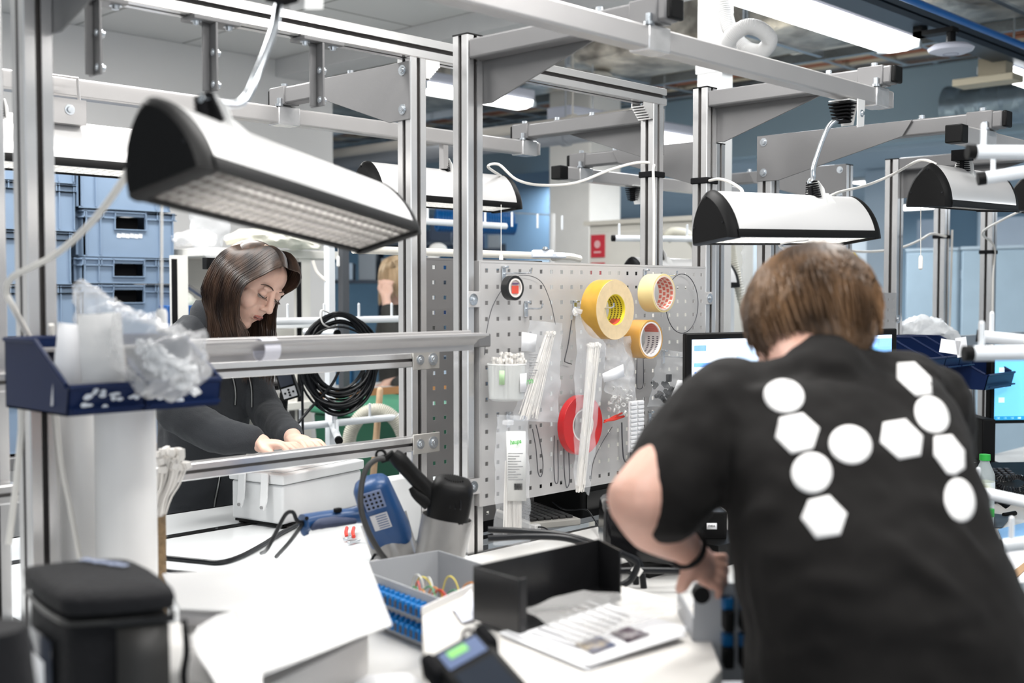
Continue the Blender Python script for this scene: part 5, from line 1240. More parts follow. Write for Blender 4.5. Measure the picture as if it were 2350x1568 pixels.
# thin bent wires hung on the panel
def wire(label, pts, r=0.0012, off=0.012, closed=False, m=None):
    P = [at(a_, b_, Y=YP - off) for a_, b_ in pts]
    return MB().tube(P, r, 6, smooth=6, closed=closed).build('wire_loop', m or mat('thin_wire', (0.10, 0.10, 0.11), 0.35, 0.5), label=label, cat='wire')
wire('round black wire loop on the right side of the panel', [(1565 + 37 * math.cos(k * PI / 6), 697 + 68 * math.sin(k * PI / 6)) for k in range(12)], closed=True)
wire('large faint wire arc under the black tape roll', [(1112, 815), (1117, 760), (1132, 700), (1165, 650), (1200, 632), (1240, 645), (1262, 690), (1275, 745)], 0.0009)
wire('long bent black wire left of the longest bag', [(1312, 735), (1304, 790), (1296, 826), (1300, 832), (1312, 836)], 0.0014)
wire('narrow wire hairpin under the slanted bag', [(1222, 985), (1230, 1030), (1235, 1085), (1243, 1092), (1246, 1060), (1236, 1000), (1230, 975)])
wire('tall wire hairpin below the red tape roll at its left', [(1272, 1000), (1271, 1060), (1273, 1102), (1278, 1110), (1281, 1095), (1280, 1010)])
wire('tall wire hairpin below the red tape roll at its right', [(1294, 1020), (1295, 1080), (1299, 1115), (1303, 1118), (1307, 1100), (1305, 1030)])
wire('splayed thin wire right of the longest bag bottom', [(1405, 980), (1380, 1020), (1362, 1060), (1355, 1105)], 0.0009)
wire('heavy black wire hook under the crumpled bag', [(1427, 970), (1428, 1010), (1431, 1050), (1438, 1062), (1446, 1055), (1448, 1030)], 0.002)
wire('thin wire hairpin below the brown tape roll', [(1462, 815), (1461, 880), (1464, 892), (1474, 890), (1477, 870), (1476, 815)], 0.0011)
wire('small curled wire around the empty hook', [(1480, 990), (1490, 1000), (1502, 985), (1500, 965)], 0.0011)
# ================================================================ TOOLS
# blue heat gun in its grey holder
GREYT = mat('holder_grey', (0.27, 0.265, 0.26), 0.25, 0.2, coat=0.4)
def P_(px, py, D): return at(px, py, D=D)
def holder(label, top, bot, r):
    t = thing('tool_holder', label, 'holder', bot); d = (top - bot).normalized()
    mb = MB(); s_, u_, _ = basis(d); n = 40; L = (top - bot).length
    prof = [(r * 0.93, 0), (r, L), (r * 0.95, L), (r * 0.88, 0.004), (0.0, 0.004), (0.0, 0.0)]
    mb.lathe(prof, bot, d, n=40, cap=False).build('tube', GREYT, t)
    return t
holder('grey tube holder with the blue heat gun in it', P_(880, 1190, 2.42), P_(925, 1330, 2.40), 0.050)
holder('light grey tube holder with the black heat gun in it', P_(1026, 1186, 2.36), P_(1000, 1325, 2.36), 0.053)
BL2 = mat('heatgun_blue', (0.015, 0.06, 0.17), 0.35)
t = thing('heat_gun', 'blue heat gun with grey vents lying across its grey holder', 'heat gun', P_(860, 1160, 2.36))
a_, b_ = P_(850, 1110, 2.36), P_(892, 1222, 2.40); d_ = (b_ - a_).normalized(); s_, u_, _ = basis(d_, -HF)
ov = lambda rx, ry: [(rx * math.copysign(abs(math.cos(k * PI / 12)) ** 0.7, math.cos(k * PI / 12)), ry * math.copysign(abs(math.sin(k * PI / 12)) ** 0.7, math.sin(k * PI / 12))) for k in range(24)]
MB().loft([[c + s_ * x + u_ * y for x, y in ov(rx, ry)] for c, rx, ry in ((a_ - d_ * 0.012, 0.018, 0.015), (a_ - d_ * 0.004, 0.032, 0.028), (a_ + d_ * 0.006, 0.038, 0.034), (a_ + d_ * 0.06, 0.042, 0.037), (b_, 0.046, 0.040), (b_ + d_ * 0.02, 0.044, 0.038))]).build('body', BL2, t, smooth=50)
fr = -u_ if u_.dot(-HF) < 0 else u_
VG = mat('vent_grey', (0.16, 0.20, 0.32), 0.5)
v0 = a_ + d_ * 0.022 + fr * 0.0345
g_ = MB().box(v0 - s_ * 0.0, (0.042, 0.042, 0.003), Matrix((s_, d_, s_.cross(d_))).transposed()).build('vent_plate', VG, t, bevel=0.002)
mb = MB()
for i in range(4):
    for j in range(4): mb.cyl(v0 + s_ * (i - 1.5) * 0.0095 + d_ * (j - 1.5) * 0.0095 + fr * 0.0012, v0 + s_ * (i - 1.5) * 0.0095 + d_ * (j - 1.5) * 0.0095 + fr * 0.0022, 0.0028, n=8)
mb.build('vent_hole', BLK, g_)
l0 = a_ + d_ * 0.070 + fr * 0.0385
q_ = MB().box(l0, (0.036, 0.036, 0.0012), Matrix((s_, d_, s_.cross(d_))).transposed()).build('rating_label', mat('label_silver', (0.50, 0.50, 0.52), 0.4), t)
mb = MB()
for k in range(6): mb.box(l0 + d_ * (k - 2.5) * 0.0055 + fr * 0.0009 - s_ * 0.004, (0.022, 0.0016, 0.0006), Matrix((s_, d_, s_.cross(d_))).transposed())
mb.build('printed_lines', BL2, q_)
h0, h1 = P_(842, 1178, 2.37), P_(696, 1200, 2.30)
hd = (h1 - h0).normalized()
MB().tube([h0, P_(800, 1184, 2.35), P_(750, 1189, 2.33), P_(712, 1196, 2.31), h1], [0.026, 0.019, 0.0185, 0.020, 0.0215], 20, smooth=5, flat=0.8).tube([P_(706, 1198, 2.31), P_(700, 1218, 2.31), P_(703, 1228, 2.31)], [0.014, 0.010, 0.006], 12, smooth=3).build('handle', BL2, t)
MB().tube([P_(815, 1196, 2.325), P_(770, 1198, 2.305), P_(735, 1203, 2.29), P_(715, 1214, 2.29)], [0.008, 0.0150, 0.0150, 0.006], 14, smooth=4, flat=0.7).build('grip_pad', mat('grip_navy', (0.025, 0.035, 0.075), 0.7), t)
MB().box(P_(775, 1171, 2.325), (0.016, 0.01, 0.009)).build('switch', BLK, t, bevel=0.002)
MB().cyl(P_(704, 1190, 2.29), P_(704, 1190, 2.286), 0.004, n=10).build('screw', BLK, t)
cab = MB().tube([h1, P_(682, 1196, 2.29), P_(672, 1176, 2.29), P_(655, 1182, 2.3), P_(632, 1225, 2.32), P_(612, 1262, 2.36), P_(600, 1270, 2.5)], 0.0042, 8, smooth=8).build('power_cord', CABB, t)
tz = BZ + 0.006
def onb(pts, z=tz): return [at(a_, b_, Z=z) for a_, b_ in pts]
MB().tube([h1, P_(688, 1212, 2.3)] + [P_(664, 1245, 2.36), P_(634, 1278, 2.44)], 0.0042, 8, smooth=8).build('power_cord', CABB, t)
MB().tube(onb([(680, 1206), (645, 1224), (600, 1252), (550, 1278), (505, 1291), (460, 1288), (380, 1280)]), 0.0055, 8, smooth=8).build('power_cable', CABB, label='black cable snaking across the white bench towards the brown tube', cat='cable')
MB().tube(onb([(378, 1309), (400, 1312), (425, 1314), (450, 1316)]), 0.004, 8, smooth=8).build('power_cable', CABB, label='short black cable end below the snaking one on the white bench', cat='cable')
# black heat gun
t = thing('heat_gun', 'black heat gun standing head down in its light grey holder', 'heat gun', P_(1030, 1160, 2.34))
a_, b_ = P_(1040, 1112, 2.34), P_(1020, 1225, 2.36); d_ = (b_ - a_).normalized(); s_, u_, _ = basis(d_, -HF)
MB().loft([[c + s_ * x + u_ * y for x, y in ov(r1, r1)] for c, r1 in ((a_ - d_ * 0.012, 0.020), (a_ - d_ * 0.008, 0.034), (a_, 0.040), (a_ + d_ * 0.01, 0.043), (a_ + d_ * 0.05, 0.044), (a_ + d_ * 0.09, 0.041), (b_ + d_ * 0.01, 0.038))]).build('body', BLK, t, smooth=50)
mb = MB()
for k in range(9):
    p = a_ - d_ * 0.0125 + s_ * (k - 4) * 0.0045; mb.box(p, (0.0022, 0.004, math.sqrt(max(0.0001, 0.020 ** 2 - ((k - 4) * 0.0045) ** 2)) * 1.9), Matrix((s_, d_, s_.cross(d_))).transposed())
mb.build('vent_rib', BLK, t)
mb = MB()
for k in range(3): mb.box(a_ + d_ * 0.03 - s_ * (0.022 - k * 0.01) - HF * 0.042, (0.003, 0.002, 0.025))
mb.build('side_slot', BLKG, t)
MB().tube([P_(1000, 1145, 2.345), P_(978, 1122, 2.34), P_(945, 1088, 2.33), P_(918, 1058, 2.32), P_(902, 1044, 2.32)], [0.030, 0.022, 0.020, 0.021, 0.017], 20, smooth=5, flat=0.8).tube([P_(985, 1152, 2.335), P_(958, 1135, 2.33), P_(945, 1118, 2.33)], [0.018, 0.012, 0.008], 12, smooth=4).build('handle', BLK, t)
mb = MB().ring(P_(874, 1044, 2.32), -HF, 0.007, 0.0115, 0.008, 24); mb.tube([P_(874, 1055, 2.32), P_(890, 1050, 2.32), P_(904, 1040, 2.32)], 0.008, 10).build('hanging_loop', BLK, t)
MB().tube([P_(890, 1052, 2.32), P_(862, 1056, 2.31), P_(840, 1078, 2.30), P_(829, 1120, 2.29), P_(829, 1170, 2.28), P_(845, 1220, 2.28), P_(868, 1262, 2.29), P_(892, 1294, 2.31)], 0.0058, 10, smooth=8).build('power_cord', mat('cord_soft_black', (0.03, 0.03, 0.03), 0.5), t)
# pliers and connector on the white bench
t = thing('pliers', 'small steel clips with red and white handles on the white bench', 'tool', at(805, 1235, Z=BZ))
MB().box(at(800, 1235, Z=BZ + 0.008), (0.035, 0.012, 0.008), Matrix.Rotation(0.4, 3, 'Z')).box(at(812, 1243, Z=BZ + 0.006), (0.04, 0.01, 0.006), Matrix.Rotation(0.2, 3, 'Z')).build('jaw', ZINC, t, bevel=0.002)
for px in (796, 812): MB().tube([at(px, 1232, Z=BZ + 0.01), at(px - 2, 1222, Z=BZ + 0.014), at(px, 1212, Z=BZ + 0.012)], 0.0045, 8, smooth=3).build('handle', MATS['clip_red'], t)
p = at(864, 1302, D=2.35)
t = thing('cable_plug', 'white plug with a bent black cord beside the grey enclosure', 'plug', p)
MB().box(p, (0.022, 0.02, 0.03)).build('plug', NYLON, t, bevel=0.004); MB().tube([p + Z * 0.01, at(852, 1290, D=2.35), at(858, 1276, D=2.37), at(866, 1270, D=2.4)], 0.003, 8, smooth=5).build('power_cord', CABB, t)
# ================================================================ WHITE CASE IN FRONT OF THE WOMAN
n0 = at(650, 1206, Z=BZ + 0.012); a0 = at(530, 1188, Z=BZ + 0.012); b0 = at(826, 1160, Z=BZ + 0.012)
da = (a0 - n0).normalized(); db = V((-da.y, da.x, 0)); db = db if db.dot(b0 - n0) > 0 else -db
db = ((b0 - n0).normalized() * 0.7 + db * 0.3).normalized(); La, Lb = (a0 - n0).length * 0.98, (b0 - n0).length
CASE = mat('case_white', (0.80, 0.81, 0.815), 0.4)
t = thing('instrument_case', 'white plastic latched case under the hands of the woman', 'case', n0 + da * La / 2 + db * Lb / 2)
def cbox(mb, u0, u1, v0, v1, z0, z1):
    P = [n0 + da * u + db * v + Z * z for z in (z0, z1) for u, v in ((u0, v0), (u1, v0), (u1, v1), (u0, v1))]
    return mb.add(P, [(0, 1, 2, 3), (4, 5, 6, 7), (0, 1, 5, 4), (1, 2, 6, 5), (2, 3, 7, 6), (3, 0, 4, 7)])
HB = 0.100; HL = 0.128
cbox(MB(), 0, La, 0, Lb, 0, HB).build('base_shell', CASE, t, bevel=0.006, seg=3)
ld = cbox(MB(), -0.006, La + 0.006, -0.006, Lb + 0.006, HB + 0.002, HL).build('lid', CASE, t, bevel=0.005, seg=3)
cbox(MB(), 0.02, La - 0.02, 0.02, Lb - 0.02, HL, HL + 0.003).build('lid_panel', CASE, ld, bevel=0.002)
for f in (0.28, 0.72):
    mb = MB(); c_ = n0 + da * La * f - db * 0.004
    q = [c_ + da * x - db * d_ + Z * z for x, d_, z in ((-0.013, 0.004, HL + 0.002), (0.013, 0.004, HL + 0.002), (0.013, 0.010, 0.06), (-0.013, 0.010, 0.06), (0.009, 0.016, 0.035), (-0.009, 0.016, 0.035))]
    q2 = [p - db * 0.006 for p in q]
    mb.add(q + q2, [(0, 1, 2, 3), (3, 2, 4, 5), (9, 8, 7, 6), (11, 10, 8, 9), (0, 6, 7, 1), (1, 7, 8, 2), (2, 8, 10, 4), (4, 10, 11, 5), (5, 11, 9, 3), (3, 9, 6, 0)])
    l_ = mb.build('latch', CASE, t, bevel=0.003); MB().cyl(c_ - db * 0.021 + Z * 0.044, c_ - db * 0.0235 + Z * 0.044, 0.0045, n=12).build('latch_pin', mat('pin_grey', (0.3, 0.3, 0.3), 0.4), l_)
for u, v in ((0.02, 0.02), (La - 0.02, 0.02), (0.02, Lb - 0.02), (La - 0.02, Lb - 0.02)): MB().cyl(n0 + da * u + db * v - Z * 0.012, n0 + da * u + db * v, 0.010, n=12).build('foot', BLK, t)
mb = MB(); cbox(mb, 0.01, La - 0.01, 0.002, 0.010, -0.006, 0); cbox(mb, 0.002, 0.01, 0.01, Lb - 0.01, -0.006, 0); mb.build('base_rail', BLK, t)
# second white unit just right of the blue heat gun
p = at(905, 1215, D=2.75)
t = thing('white_unit', 'white box with a striped label between the blue heat gun and the posts', 'box', p)
MB().bb((p.x - 0.022, p.y - 0.01, BZ), (p.x + 0.08, p.y + 0.03, at(900, 1096, D=2.75).z)).build('body', CASE, t, bevel=0.006)
# ================================================================ FOREGROUND
# navy bins on the ledge rail
def bin_(label, x0, w, yb, d, z0, h, name='storage_bin', m=NAVY, holder_=True):
    t = thing(name, label, 'storage bin', (x0 + w / 2, yb, z0)); k = 0.003
    mb = MB(); side = [(0, 0), (0, h), (-d * 0.50, h), (-d * 0.96, h * 0.42), (-d, h * 0.40), (-d * 0.96, 0)]
    for xs in (x0, x0 + w - k):
        mb.add([(xs, yb + a_, z0 + b_) for a_, b_ in side] + [(xs + k, yb + a_, z0 + b_) for a_, b_ in side], [tuple(range(6)), tuple(range(6, 12))[::-1]] + [(i, 6 + i, 6 + (i + 1) % 6, (i + 1) % 6) for i in range(6)])
    mb.bb((x0, yb - d * 0.96, z0), (x0 + w, yb, z0 + k)).bb((x0, yb - k, z0), (x0 + w, yb, z0 + h))
    mb.add([(x, yb + a_, z0 + b_) for x in (x0, x0 + w) for a_, b_ in ((-d * 0.96, 0), (-d, h * 0.40), (-d + k, h * 0.40), (-d * 0.96 + k, 0))], [(0, 1, 2, 3), (7, 6, 5, 4), (0, 4, 5, 1), (1, 5, 6, 2), (2, 6, 7, 3), (3, 7, 4, 0)])
    mb.build('tray', m, t, smooth=0)
    rim = MB()
    for xs in (x0, x0 + w): rim.tube([(xs, yb, z0 + h), (xs, yb - d * 0.50, z0 + h), (xs, yb - d * 0.96, z0 + h * 0.42)], 0.004, 8)
    rim.tube([(x0, yb - d, z0 + h * 0.40), (x0 + w, yb - d, z0 + h * 0.40)], 0.004, 8).tube([(x0, yb, z0 + h), (x0 + w, yb, z0 + h)], 0.004, 8)
    rim.bb((x0 + 0.004, yb - d - 0.004, z0 + h * 0.06), (x0 + w - 0.004, yb - d + 0.002, z0 + h * 0.10)).build('rim', m, t)
    return t
z0 = at(158, 958, Y=1.64).z; xA = at(160, 960, Y=1.64).x; xB = at(338, 940, Y=1.64).x; xC = at(508, 920, Y=1.64).x
bn1 = bin_('navy plastic bin at the left holding white packets', xA, xB - xA - 0.002, 1.862, 0.222, z0, 0.108)
bn2 = bin_('navy plastic bin right of the packet bin, full of a clear bag', xB, xC - xB, 1.862, 0.222, z0, 0.108)
rr = random.Random(8)
for par, xx in ((bn1, xA), (bn2, xB)):
    mb = MB()
    for k in range(16 if par is bn1 else 4): mb.ell((xx + 0.02 + rr.random() * 0.09, 1.862 - 0.2235, z0 + 0.008 + rr.random() * 0.03), (0.004 + rr.random() * 0.004, 0.0012, 0.002 + rr.random() * 0.002), None, 8, 6)
    mb.build('label_remains', mat('sticker_rest', (0.62, 0.66, 0.72), 0.7), par)
for i, (x_, y_, z_, sx, sz, rz_, ry, lab, mm) in enumerate([(xA + 0.030, 1.70, z0 + 0.072, 0.055, 0.125, 0.2, 0.12, 'white crinkled packet standing in the left navy bin', PAPER), (xA + 0.070, 1.675, z0 + 0.078, 0.068, 0.145, -0.1, -0.06, 'tall white packet at the front of the left navy bin', mat('packet_white', (0.80, 0.79, 0.78), 0.5, bump=0.4, bscale=30)), (xA + 0.104, 1.685, z0 + 0.062, 0.012, 0.10, 0.5, -0.03, 'thin beige card beside the tall packet in the bin', mat('beige_card', (0.62, 0.50, 0.36), 0.7))]):
    R = Matrix.Rotation(rz_, 3, 'Z') @ Matrix.Rotation(ry, 3, 'Y'); o = MB(); n_ = 8
    def f_(u, v, s): return V((x_, y_, z_)) + R @ V(((u - 0.5) * sx, s * 0.009 * math.sin(PI * u) ** 0.5 * math.sin(PI * v) ** 0.5 + 0.002 * noise.noise(V((u * 5 + i, v * 6, s))), (v - 0.5) * sz))
    o.surf(lambda u, v: f_(u, v, 1), n_, n_).surf(lambda u, v: f_(u, v, -1), n_, n_); o.build('packet', mm, label=lab, cat='packet', smooth=80)
def crumple(label, chain, m, seed, name='plastic_bag', cat='bag', amp=0.25, content=None):
    t = thing(name, label, cat, chain[0][0])
    P = catmull([c for c, _, _ in chain], 7); L = len(P); rings = []; n = 26
    for i in range(L):
        f = i / (L - 1) * (len(chain) - 1); k = min(int(f), len(chain) - 2); q = f - k
        ra = chain[k][1] * (1 - q) + chain[k + 1][1] * q; rb = chain[k][2] * (1 - q) + chain[k + 1][2] * q
        d = (P[min(i + 1, L - 1)] - P[max(0, i - 1)]).normalized(); s_, u_, _ = basis(d, -HF)
        rings.append([P[i] + (s_ * math.cos(2 * PI * j / n) * ra + u_ * math.sin(2 * PI * j / n) * rb) * (1 + amp * noise.noise(V((math.cos(2 * PI * j / n) * 2.2, math.sin(2 * PI * j / n) * 2.2, i * 0.28 + seed))) + amp * 0.5 * noise.noise(V((j * 0.9, i * 0.6, seed)))) for j in range(n)])
    MB().loft(rings).build('film', m, t, smooth=75)
    return t
cb = crumple('large crumpled clear bag spilling from the navy bins over the ledge', [(at(180, 648, D=1.86), 0.010, 0.006), (at(205, 700, D=1.84), 0.030, 0.014), (at(235, 745, D=1.82), 0.040, 0.020), (at(300, 785, D=1.78), 0.048, 0.03), (at(365, 822, D=1.76), 0.055, 0.04), (at(405, 850, D=1.75), 0.058, 0.045), (at(440, 895, D=1.75), 0.03, 0.03)], CLEAR2, 3.0, amp=0.4)
mb = MB(); rr = random.Random(12)
for k in range(150):
    a_ = rr.random(); c_ = at(330 + 110 * a_ + rr.uniform(-18, 18), 800 + 70 * a_ + rr.uniform(-22, 32), D=1.76 + rr.uniform(-0.03, 0.03)); mb.box(c_, (0.012, 0.009, 0.006), Matrix.Rotation(rr.uniform(0, 3), 3, V((rr.random(), rr.random(), rr.random())).normalized()))
o = mb.build('small_parts', mat('parts_white', (0.75, 0.76, 0.78), 0.4), cb); o['kind'] = 'stuff'
# label roll on the ledge
p = at(600, 803, Y=1.83)
t = thing('label_roll', 'small white paper label curled over the grey ledge rail', 'label', p)
MB().ring(V((p.x + 0.012, p.y, p.z)), X, 0.019, 0.021, 0.035, 32).build('paper', mat('label_paper', (0.78, 0.77, 0.84), 0.6), t)
# white rolls and the brown tube with ties
for (px, D, r, lab) in [(186, 2.05, 0.046, 'slimmer white upright tube beside the left post'), (289, 1.97, 0.0505, 'wider white upright tube below the navy bins')]:
    c_ = at(px, 1100, D=D); t = thing('white_tube', lab, 'tube', (c_.x, c_.y, BZ))
    MB().cyl((c_.x, c_.y, BZ + 0.001), (c_.x, c_.y, z0 - 0.006), r, n=48, cap=False).build('tube', mat('tube_shell', (0.80, 0.79, 0.78), 0.3, coat=0.3), t)
    MB().ring((c_.x, c_.y, z0 - 0.012), Z, r - 0.003, r + 0.0008, 0.012, 48).build('tube_rim', WHTM, t)
c_ = at(347, 1200, D=2.15); t = thing('cardboard_tube', 'brown textured tube of white cable ties beside the wider white tube', 'tube', (c_.x, c_.y, BZ))
zt = at(347, 1184, D=2.15).z
MB().cyl((c_.x, c_.y, BZ), (c_.x, c_.y, zt), 0.0255, n=32, cap=False).build('tube', mat('kraft_weave', (0.26, 0.17, 0.085), 0.6, bump=0.6, bscale=90, var=0.4, vscale=60), t, solid=0.002)
mb = MB()
for k in range(44):
    a_ = rr.uniform(0, 2 * PI); q = 0.016 * math.sqrt(rr.random()); p = V((c_.x + q * math.cos(a_), c_.y + q * math.sin(a_), BZ + 0.1)); e = rr.uniform(0.2, 1)
    tip = V((c_.x, c_.y, 0)) + RT * (0.016 + 0.055 * e * rr.uniform(0.3, 1)) + HF * rr.uniform(-0.02, 0.02); tip.z = at(395, 1052, D=2.15).z + rr.uniform(-0.02, 0.015)
    mid = p.lerp(tip, 0.55) + RT * -0.006; mid.z = zt + 0.02
    mb.tube([p, mid, mid.lerp(tip, 0.5) + RT * 0.002, tip], 0.0024, 6, smooth=4); mb.box(tip, (0.011, 0.011, 0.012), Matrix.Rotation(rr.uniform(-0.5, 0.5), 3, 'Y'))
o = mb.build('cable_ties', TIE, t, bevel=0.001); o['kind'] = 'stuff'
# black insulated bag
zt = 1.215
A_, B_, C_, D_ = at(52, 1296, Z=zt), at(292, 1278, Z=zt), at(404, 1352, Z=zt), at(150, 1372, Z=zt)
cen = (A_ + B_ + C_ + D_) / 4
NYB = mat('black_nylon', (0.0075, 0.0075, 0.009), 0.75, bump=0.3, bscale=140, sheen=0.03, spec=0.25)
def rring(z, s, dz=0):
    out = []
    q = [A_, B_, C_, D_]
    for k in range(4):
        p0 = cen + (q[k] - cen) * s; p1 = cen + (q[(k + 1) % 4] - cen) * s; pm = cen + (q[(k - 1) % 4] - cen) * s
        a_ = p0.lerp(pm, 0.12); b_ = p0.lerp(p1, 0.12)
        for f in (0, 0.5, 1): out.append(V(((a_.lerp(b_, f) + (p0 - (a_ + b_) / 2) * (0.5 if f == 0.5 else 0)).x, (a_.lerp(b_, f) + (p0 - (a_ + b_) / 2) * (0.5 if f == 0.5 else 0)).y, z)))
        for f in (0.33, 0.66):
            p = b_.lerp(p1.lerp(p0, 0.12), f); out.append(V((p.x, p.y, z)) + (p - cen).normalized() * 0.004)
    return out
t = thing('insulated_bag', 'black nylon bag with flap lid and white tag at the lower left', 'bag', (cen.x, cen.y, BZ))
MB().loft([rring(BZ + 0.002, 0.93), rring(BZ + 0.01, 0.97), rring(BZ + 0.08, 0.99), rring(BZ + 0.16, 0.965), rring(zt - 0.040, 0.955), rring(zt - 0.030, 0.96), rring(zt - 0.028, 0.9)]).build('body', NYB, t, smooth=60, sub=1)
lid = MB().loft([rring(zt - 0.022, 0.92), rring(zt - 0.021, 1.03), rring(zt - 0.008, 1.05), rring(zt - 0.003, 1.03), rring(zt + 0.004, 0.75), rring(zt + 0.005, 0.3)]).build('flap_lid', NYB, t, smooth=60)
MB().tube([p for p in rring(zt - 0.030, 1.02)], 0.0028, 8, closed=True).build('zip_seam', mat('zip_black', (0.02, 0.02, 0.02), 0.35), t)
m0 = C_.lerp(D_, 0.30); fdir = (C_ - D_).normalized(); nrm = V((fdir.y, -fdir.x, 0)); nrm = nrm if nrm.dot(cen - m0) < 0 else -nrm
hp = m0.lerp(cen, 0.02)
mb = MB()
mb.add([V((p.x, p.y, z_)) + nrm * o_ for z_, o_ in ((1.178, 0.006), (1.14, 0.018), (1.04, 0.014), (0.96, 0.004)) for p in (hp - fdir * 0.028, hp + fdir * 0.028)], [(0, 1, 3, 2), (2, 3, 5, 4), (4, 5, 7, 6)])
mb.build('webbing_strap', mat('webbing', (0.02, 0.019, 0.018), 0.6), t, solid=0.004)
MB().tube([V((hp.x, hp.y, 1.183)) + nrm * 0.008 + fdir * s_ for s_ in (-0.034, 0.034)], 0.004, 8).build('strap_bar', BLKG, t)
m1 = D_.lerp(A_, 0.45); f2 = (A_ - D_).normalized(); n2 = V((f2.y, -f2.x, 0)); n2 = n2 if n2.dot(cen - m1) < 0 else -n2
MB().add([V((p.x, p.y, z_)) + n2 * 0.006 for z_ in (1.035, 1.155) for p in (m1 - f2 * 0.045, m1 + f2 * 0.045)], [(0, 1, 3, 2)]).build('tag_pocket', mat('pocket_pvc', (0.03, 0.035, 0.05), 0.2), t, solid=0.003)
q_ = MB().add([V((p.x, p.y, z_)) + n2 * 0.009 for z_ in (1.060, 1.128) for p in (m1 - f2 * 0.026, m1 + f2 * 0.026)], [(0, 1, 3, 2)]).build('white_tag', PAPER, t, solid=0.001)
zp = C_ + nrm * 0.004 + fdir * 0.008
MB().tube([V((zp.x, zp.y, zt - 0.035)), V((zp.x, zp.y, zt - 0.07)) + fdir * 0.003, V((zp.x, zp.y, zt - 0.10)) - fdir * 0.001, V((zp.x, zp.y, zt - 0.135)) + fdir * 0.004], [0.003, 0.004, 0.0045, 0.003], 8, smooth=4).build('zip_pull', BLK, t)
mb = MB(); c_ = cen + (B_ - A_) * 0.03 + Z * 0.0075; e1 = (C_ - A_).normalized()
for k in range(9): mb.box(V((c_.x, c_.y, zt + 0.008)) + e1 * (k - 4) * 0.0085 + V((0.02, 0.03, 0)), (0.005, 0.010 if k % 3 else 0.014, 0.0008), Matrix.Rotation(math.atan2(e1.y, e1.x), 3, 'Z'))
mb.build('printed_logo', mat('logo_blue_grey', (0.35, 0.40, 0.55), 0.6), t)
# dark thing at the lower left corner
t = thing('dark_cover', 'dark fabric cover just showing in the bottom left corner', 'cover', at(8, 1500, D=1.05))
MB().loft([ering(at(-20, 1440, D=1.05) - Z * dz, 0.03 + dz * 0.12, 0.03 + dz * 0.1, RT, HF) for dz in (0, 0.03, 0.08, 0.15)]).build('cover', NYB, t)
# white enclosure covers
WMET = mat('white_sheet_metal', (0.74, 0.735, 0.73), 0.42, var=0.02)
def slab(name, label, cat, pts, z, th, m, zb=None, bevel=0.002, par=None):
    T = [at(a_, b_, Z=z) for a_, b_ in pts]; n = len(T)
    mb = MB().add(T + [p - Z * th for p in T], [tuple(range(n)), tuple(range(n, 2 * n))[::-1]] + [(i, (i + 1) % n, n + (i + 1) % n, n + i) for i in range(n)])
    return mb.build(name, m, par, bevel=bevel, label=label, cat=cat, smooth=0)
t = thing('enclosure_cover', 'big white folded sheet-metal cover in the lower left foreground', 'cover', (1.25, 1.35, BZ))
slab('top_sheet', None, None, [(372, 1316), (846, 1288), (900, 1432), (600, 1541), (538, 1402), (412, 1396)], 1.10, 0.004, WMET, par=t)
e0, e1 = at(538, 1402, Z=1.10), at(600, 1541, Z=1.10)
e2 = at(900, 1432, Z=1.10)
mb = MB(); n = 10; q = []
MB().add([at(900, 1432, Z=1.098), at(380, 1640, Z=1.098), at(380, 1640, Z=1.085), at(900, 1432, Z=1.085)], [(0, 1, 2, 3)]).build('front_lip', WMET, t, solid=0.002)
slab('top_sheet', None, None, [(538, 1400), (602, 1540), (600, 1640), (548, 1640), (505, 1585), (478, 1540), (450, 1500), (438, 1462), (452, 1438), (495, 1412)], 1.101, 0.003, WMET, par=t)
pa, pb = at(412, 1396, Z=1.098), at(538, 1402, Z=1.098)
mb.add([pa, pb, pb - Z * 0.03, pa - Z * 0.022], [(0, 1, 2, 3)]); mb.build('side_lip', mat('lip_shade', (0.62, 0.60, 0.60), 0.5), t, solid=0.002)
t = thing('cardboard_box', 'white carton under the big folded cover', 'box', at(700, 1480, Z=1.0))
T = [at(420, 1420, Z=1.06), at(640, 1300, Z=1.06), at(842, 1420, Z=1.06), at(845, 1462, Z=1.055), at(560, 1600, Z=1.06), at(440, 1560, Z=1.06)]
n = len(T); MB().add(T + [V((p.x, p.y, BZ)) for p in T], [tuple(range(n)), tuple(range(n, 2 * n))[::-1]] + [(i, (i + 1) % n, n + (i + 1) % n, n + i) for i in range(n)]).build('carton', mat('carton_white', (0.78, 0.76, 0.74), 0.6), t, bevel=0.002)
slab('paper_sheet', 'white sheet of paper at the bottom edge left of the tester', 'paper', [(640, 1558), (940, 1543), (985, 1575), (990, 1640), (600, 1640)], BZ + 0.05, 0.004, PAPER)
# grey enclosure with blue adapters
def adapters(par, o, ux, uz, nx, nz, px, pz, m, nrm):
    for j in range(nz):
        for i in range(nx):
            c = o + ux * px * i + uz * pz * j
            mb = MB().box(c + nrm * 0.008, (0.011, 0.02, 0.021), Matrix((ux, nrm, uz)).transposed()); mb.box(c + nrm * 0.004 + uz * 0.012, (0.0075, 0.012, 0.006), Matrix((ux, nrm, uz)).transposed())
            a_ = mb.build('fibre_adapter', m, par, bevel=0.002); MB().box(c + nrm * 0.0185 - uz * 0.001, (0.007, 0.002, 0.012), Matrix((ux, nrm, uz)).transposed()).build('port_cap', mat('port_dark', (0.005, 0.02, 0.06), 0.4), a_)
ADB = mat('adapter_blue', (0.0, 0.17, 0.50), 0.35)
z1 = 1.045
f0, f1 = at(868, 1322, Z=z1), at(1042, 1386, Z=z1); ud = (f1 - f0).normalized(); nn = V((-ud.y, ud.x, 0)); nn = nn if nn.dot(HF) > 0 else -nn
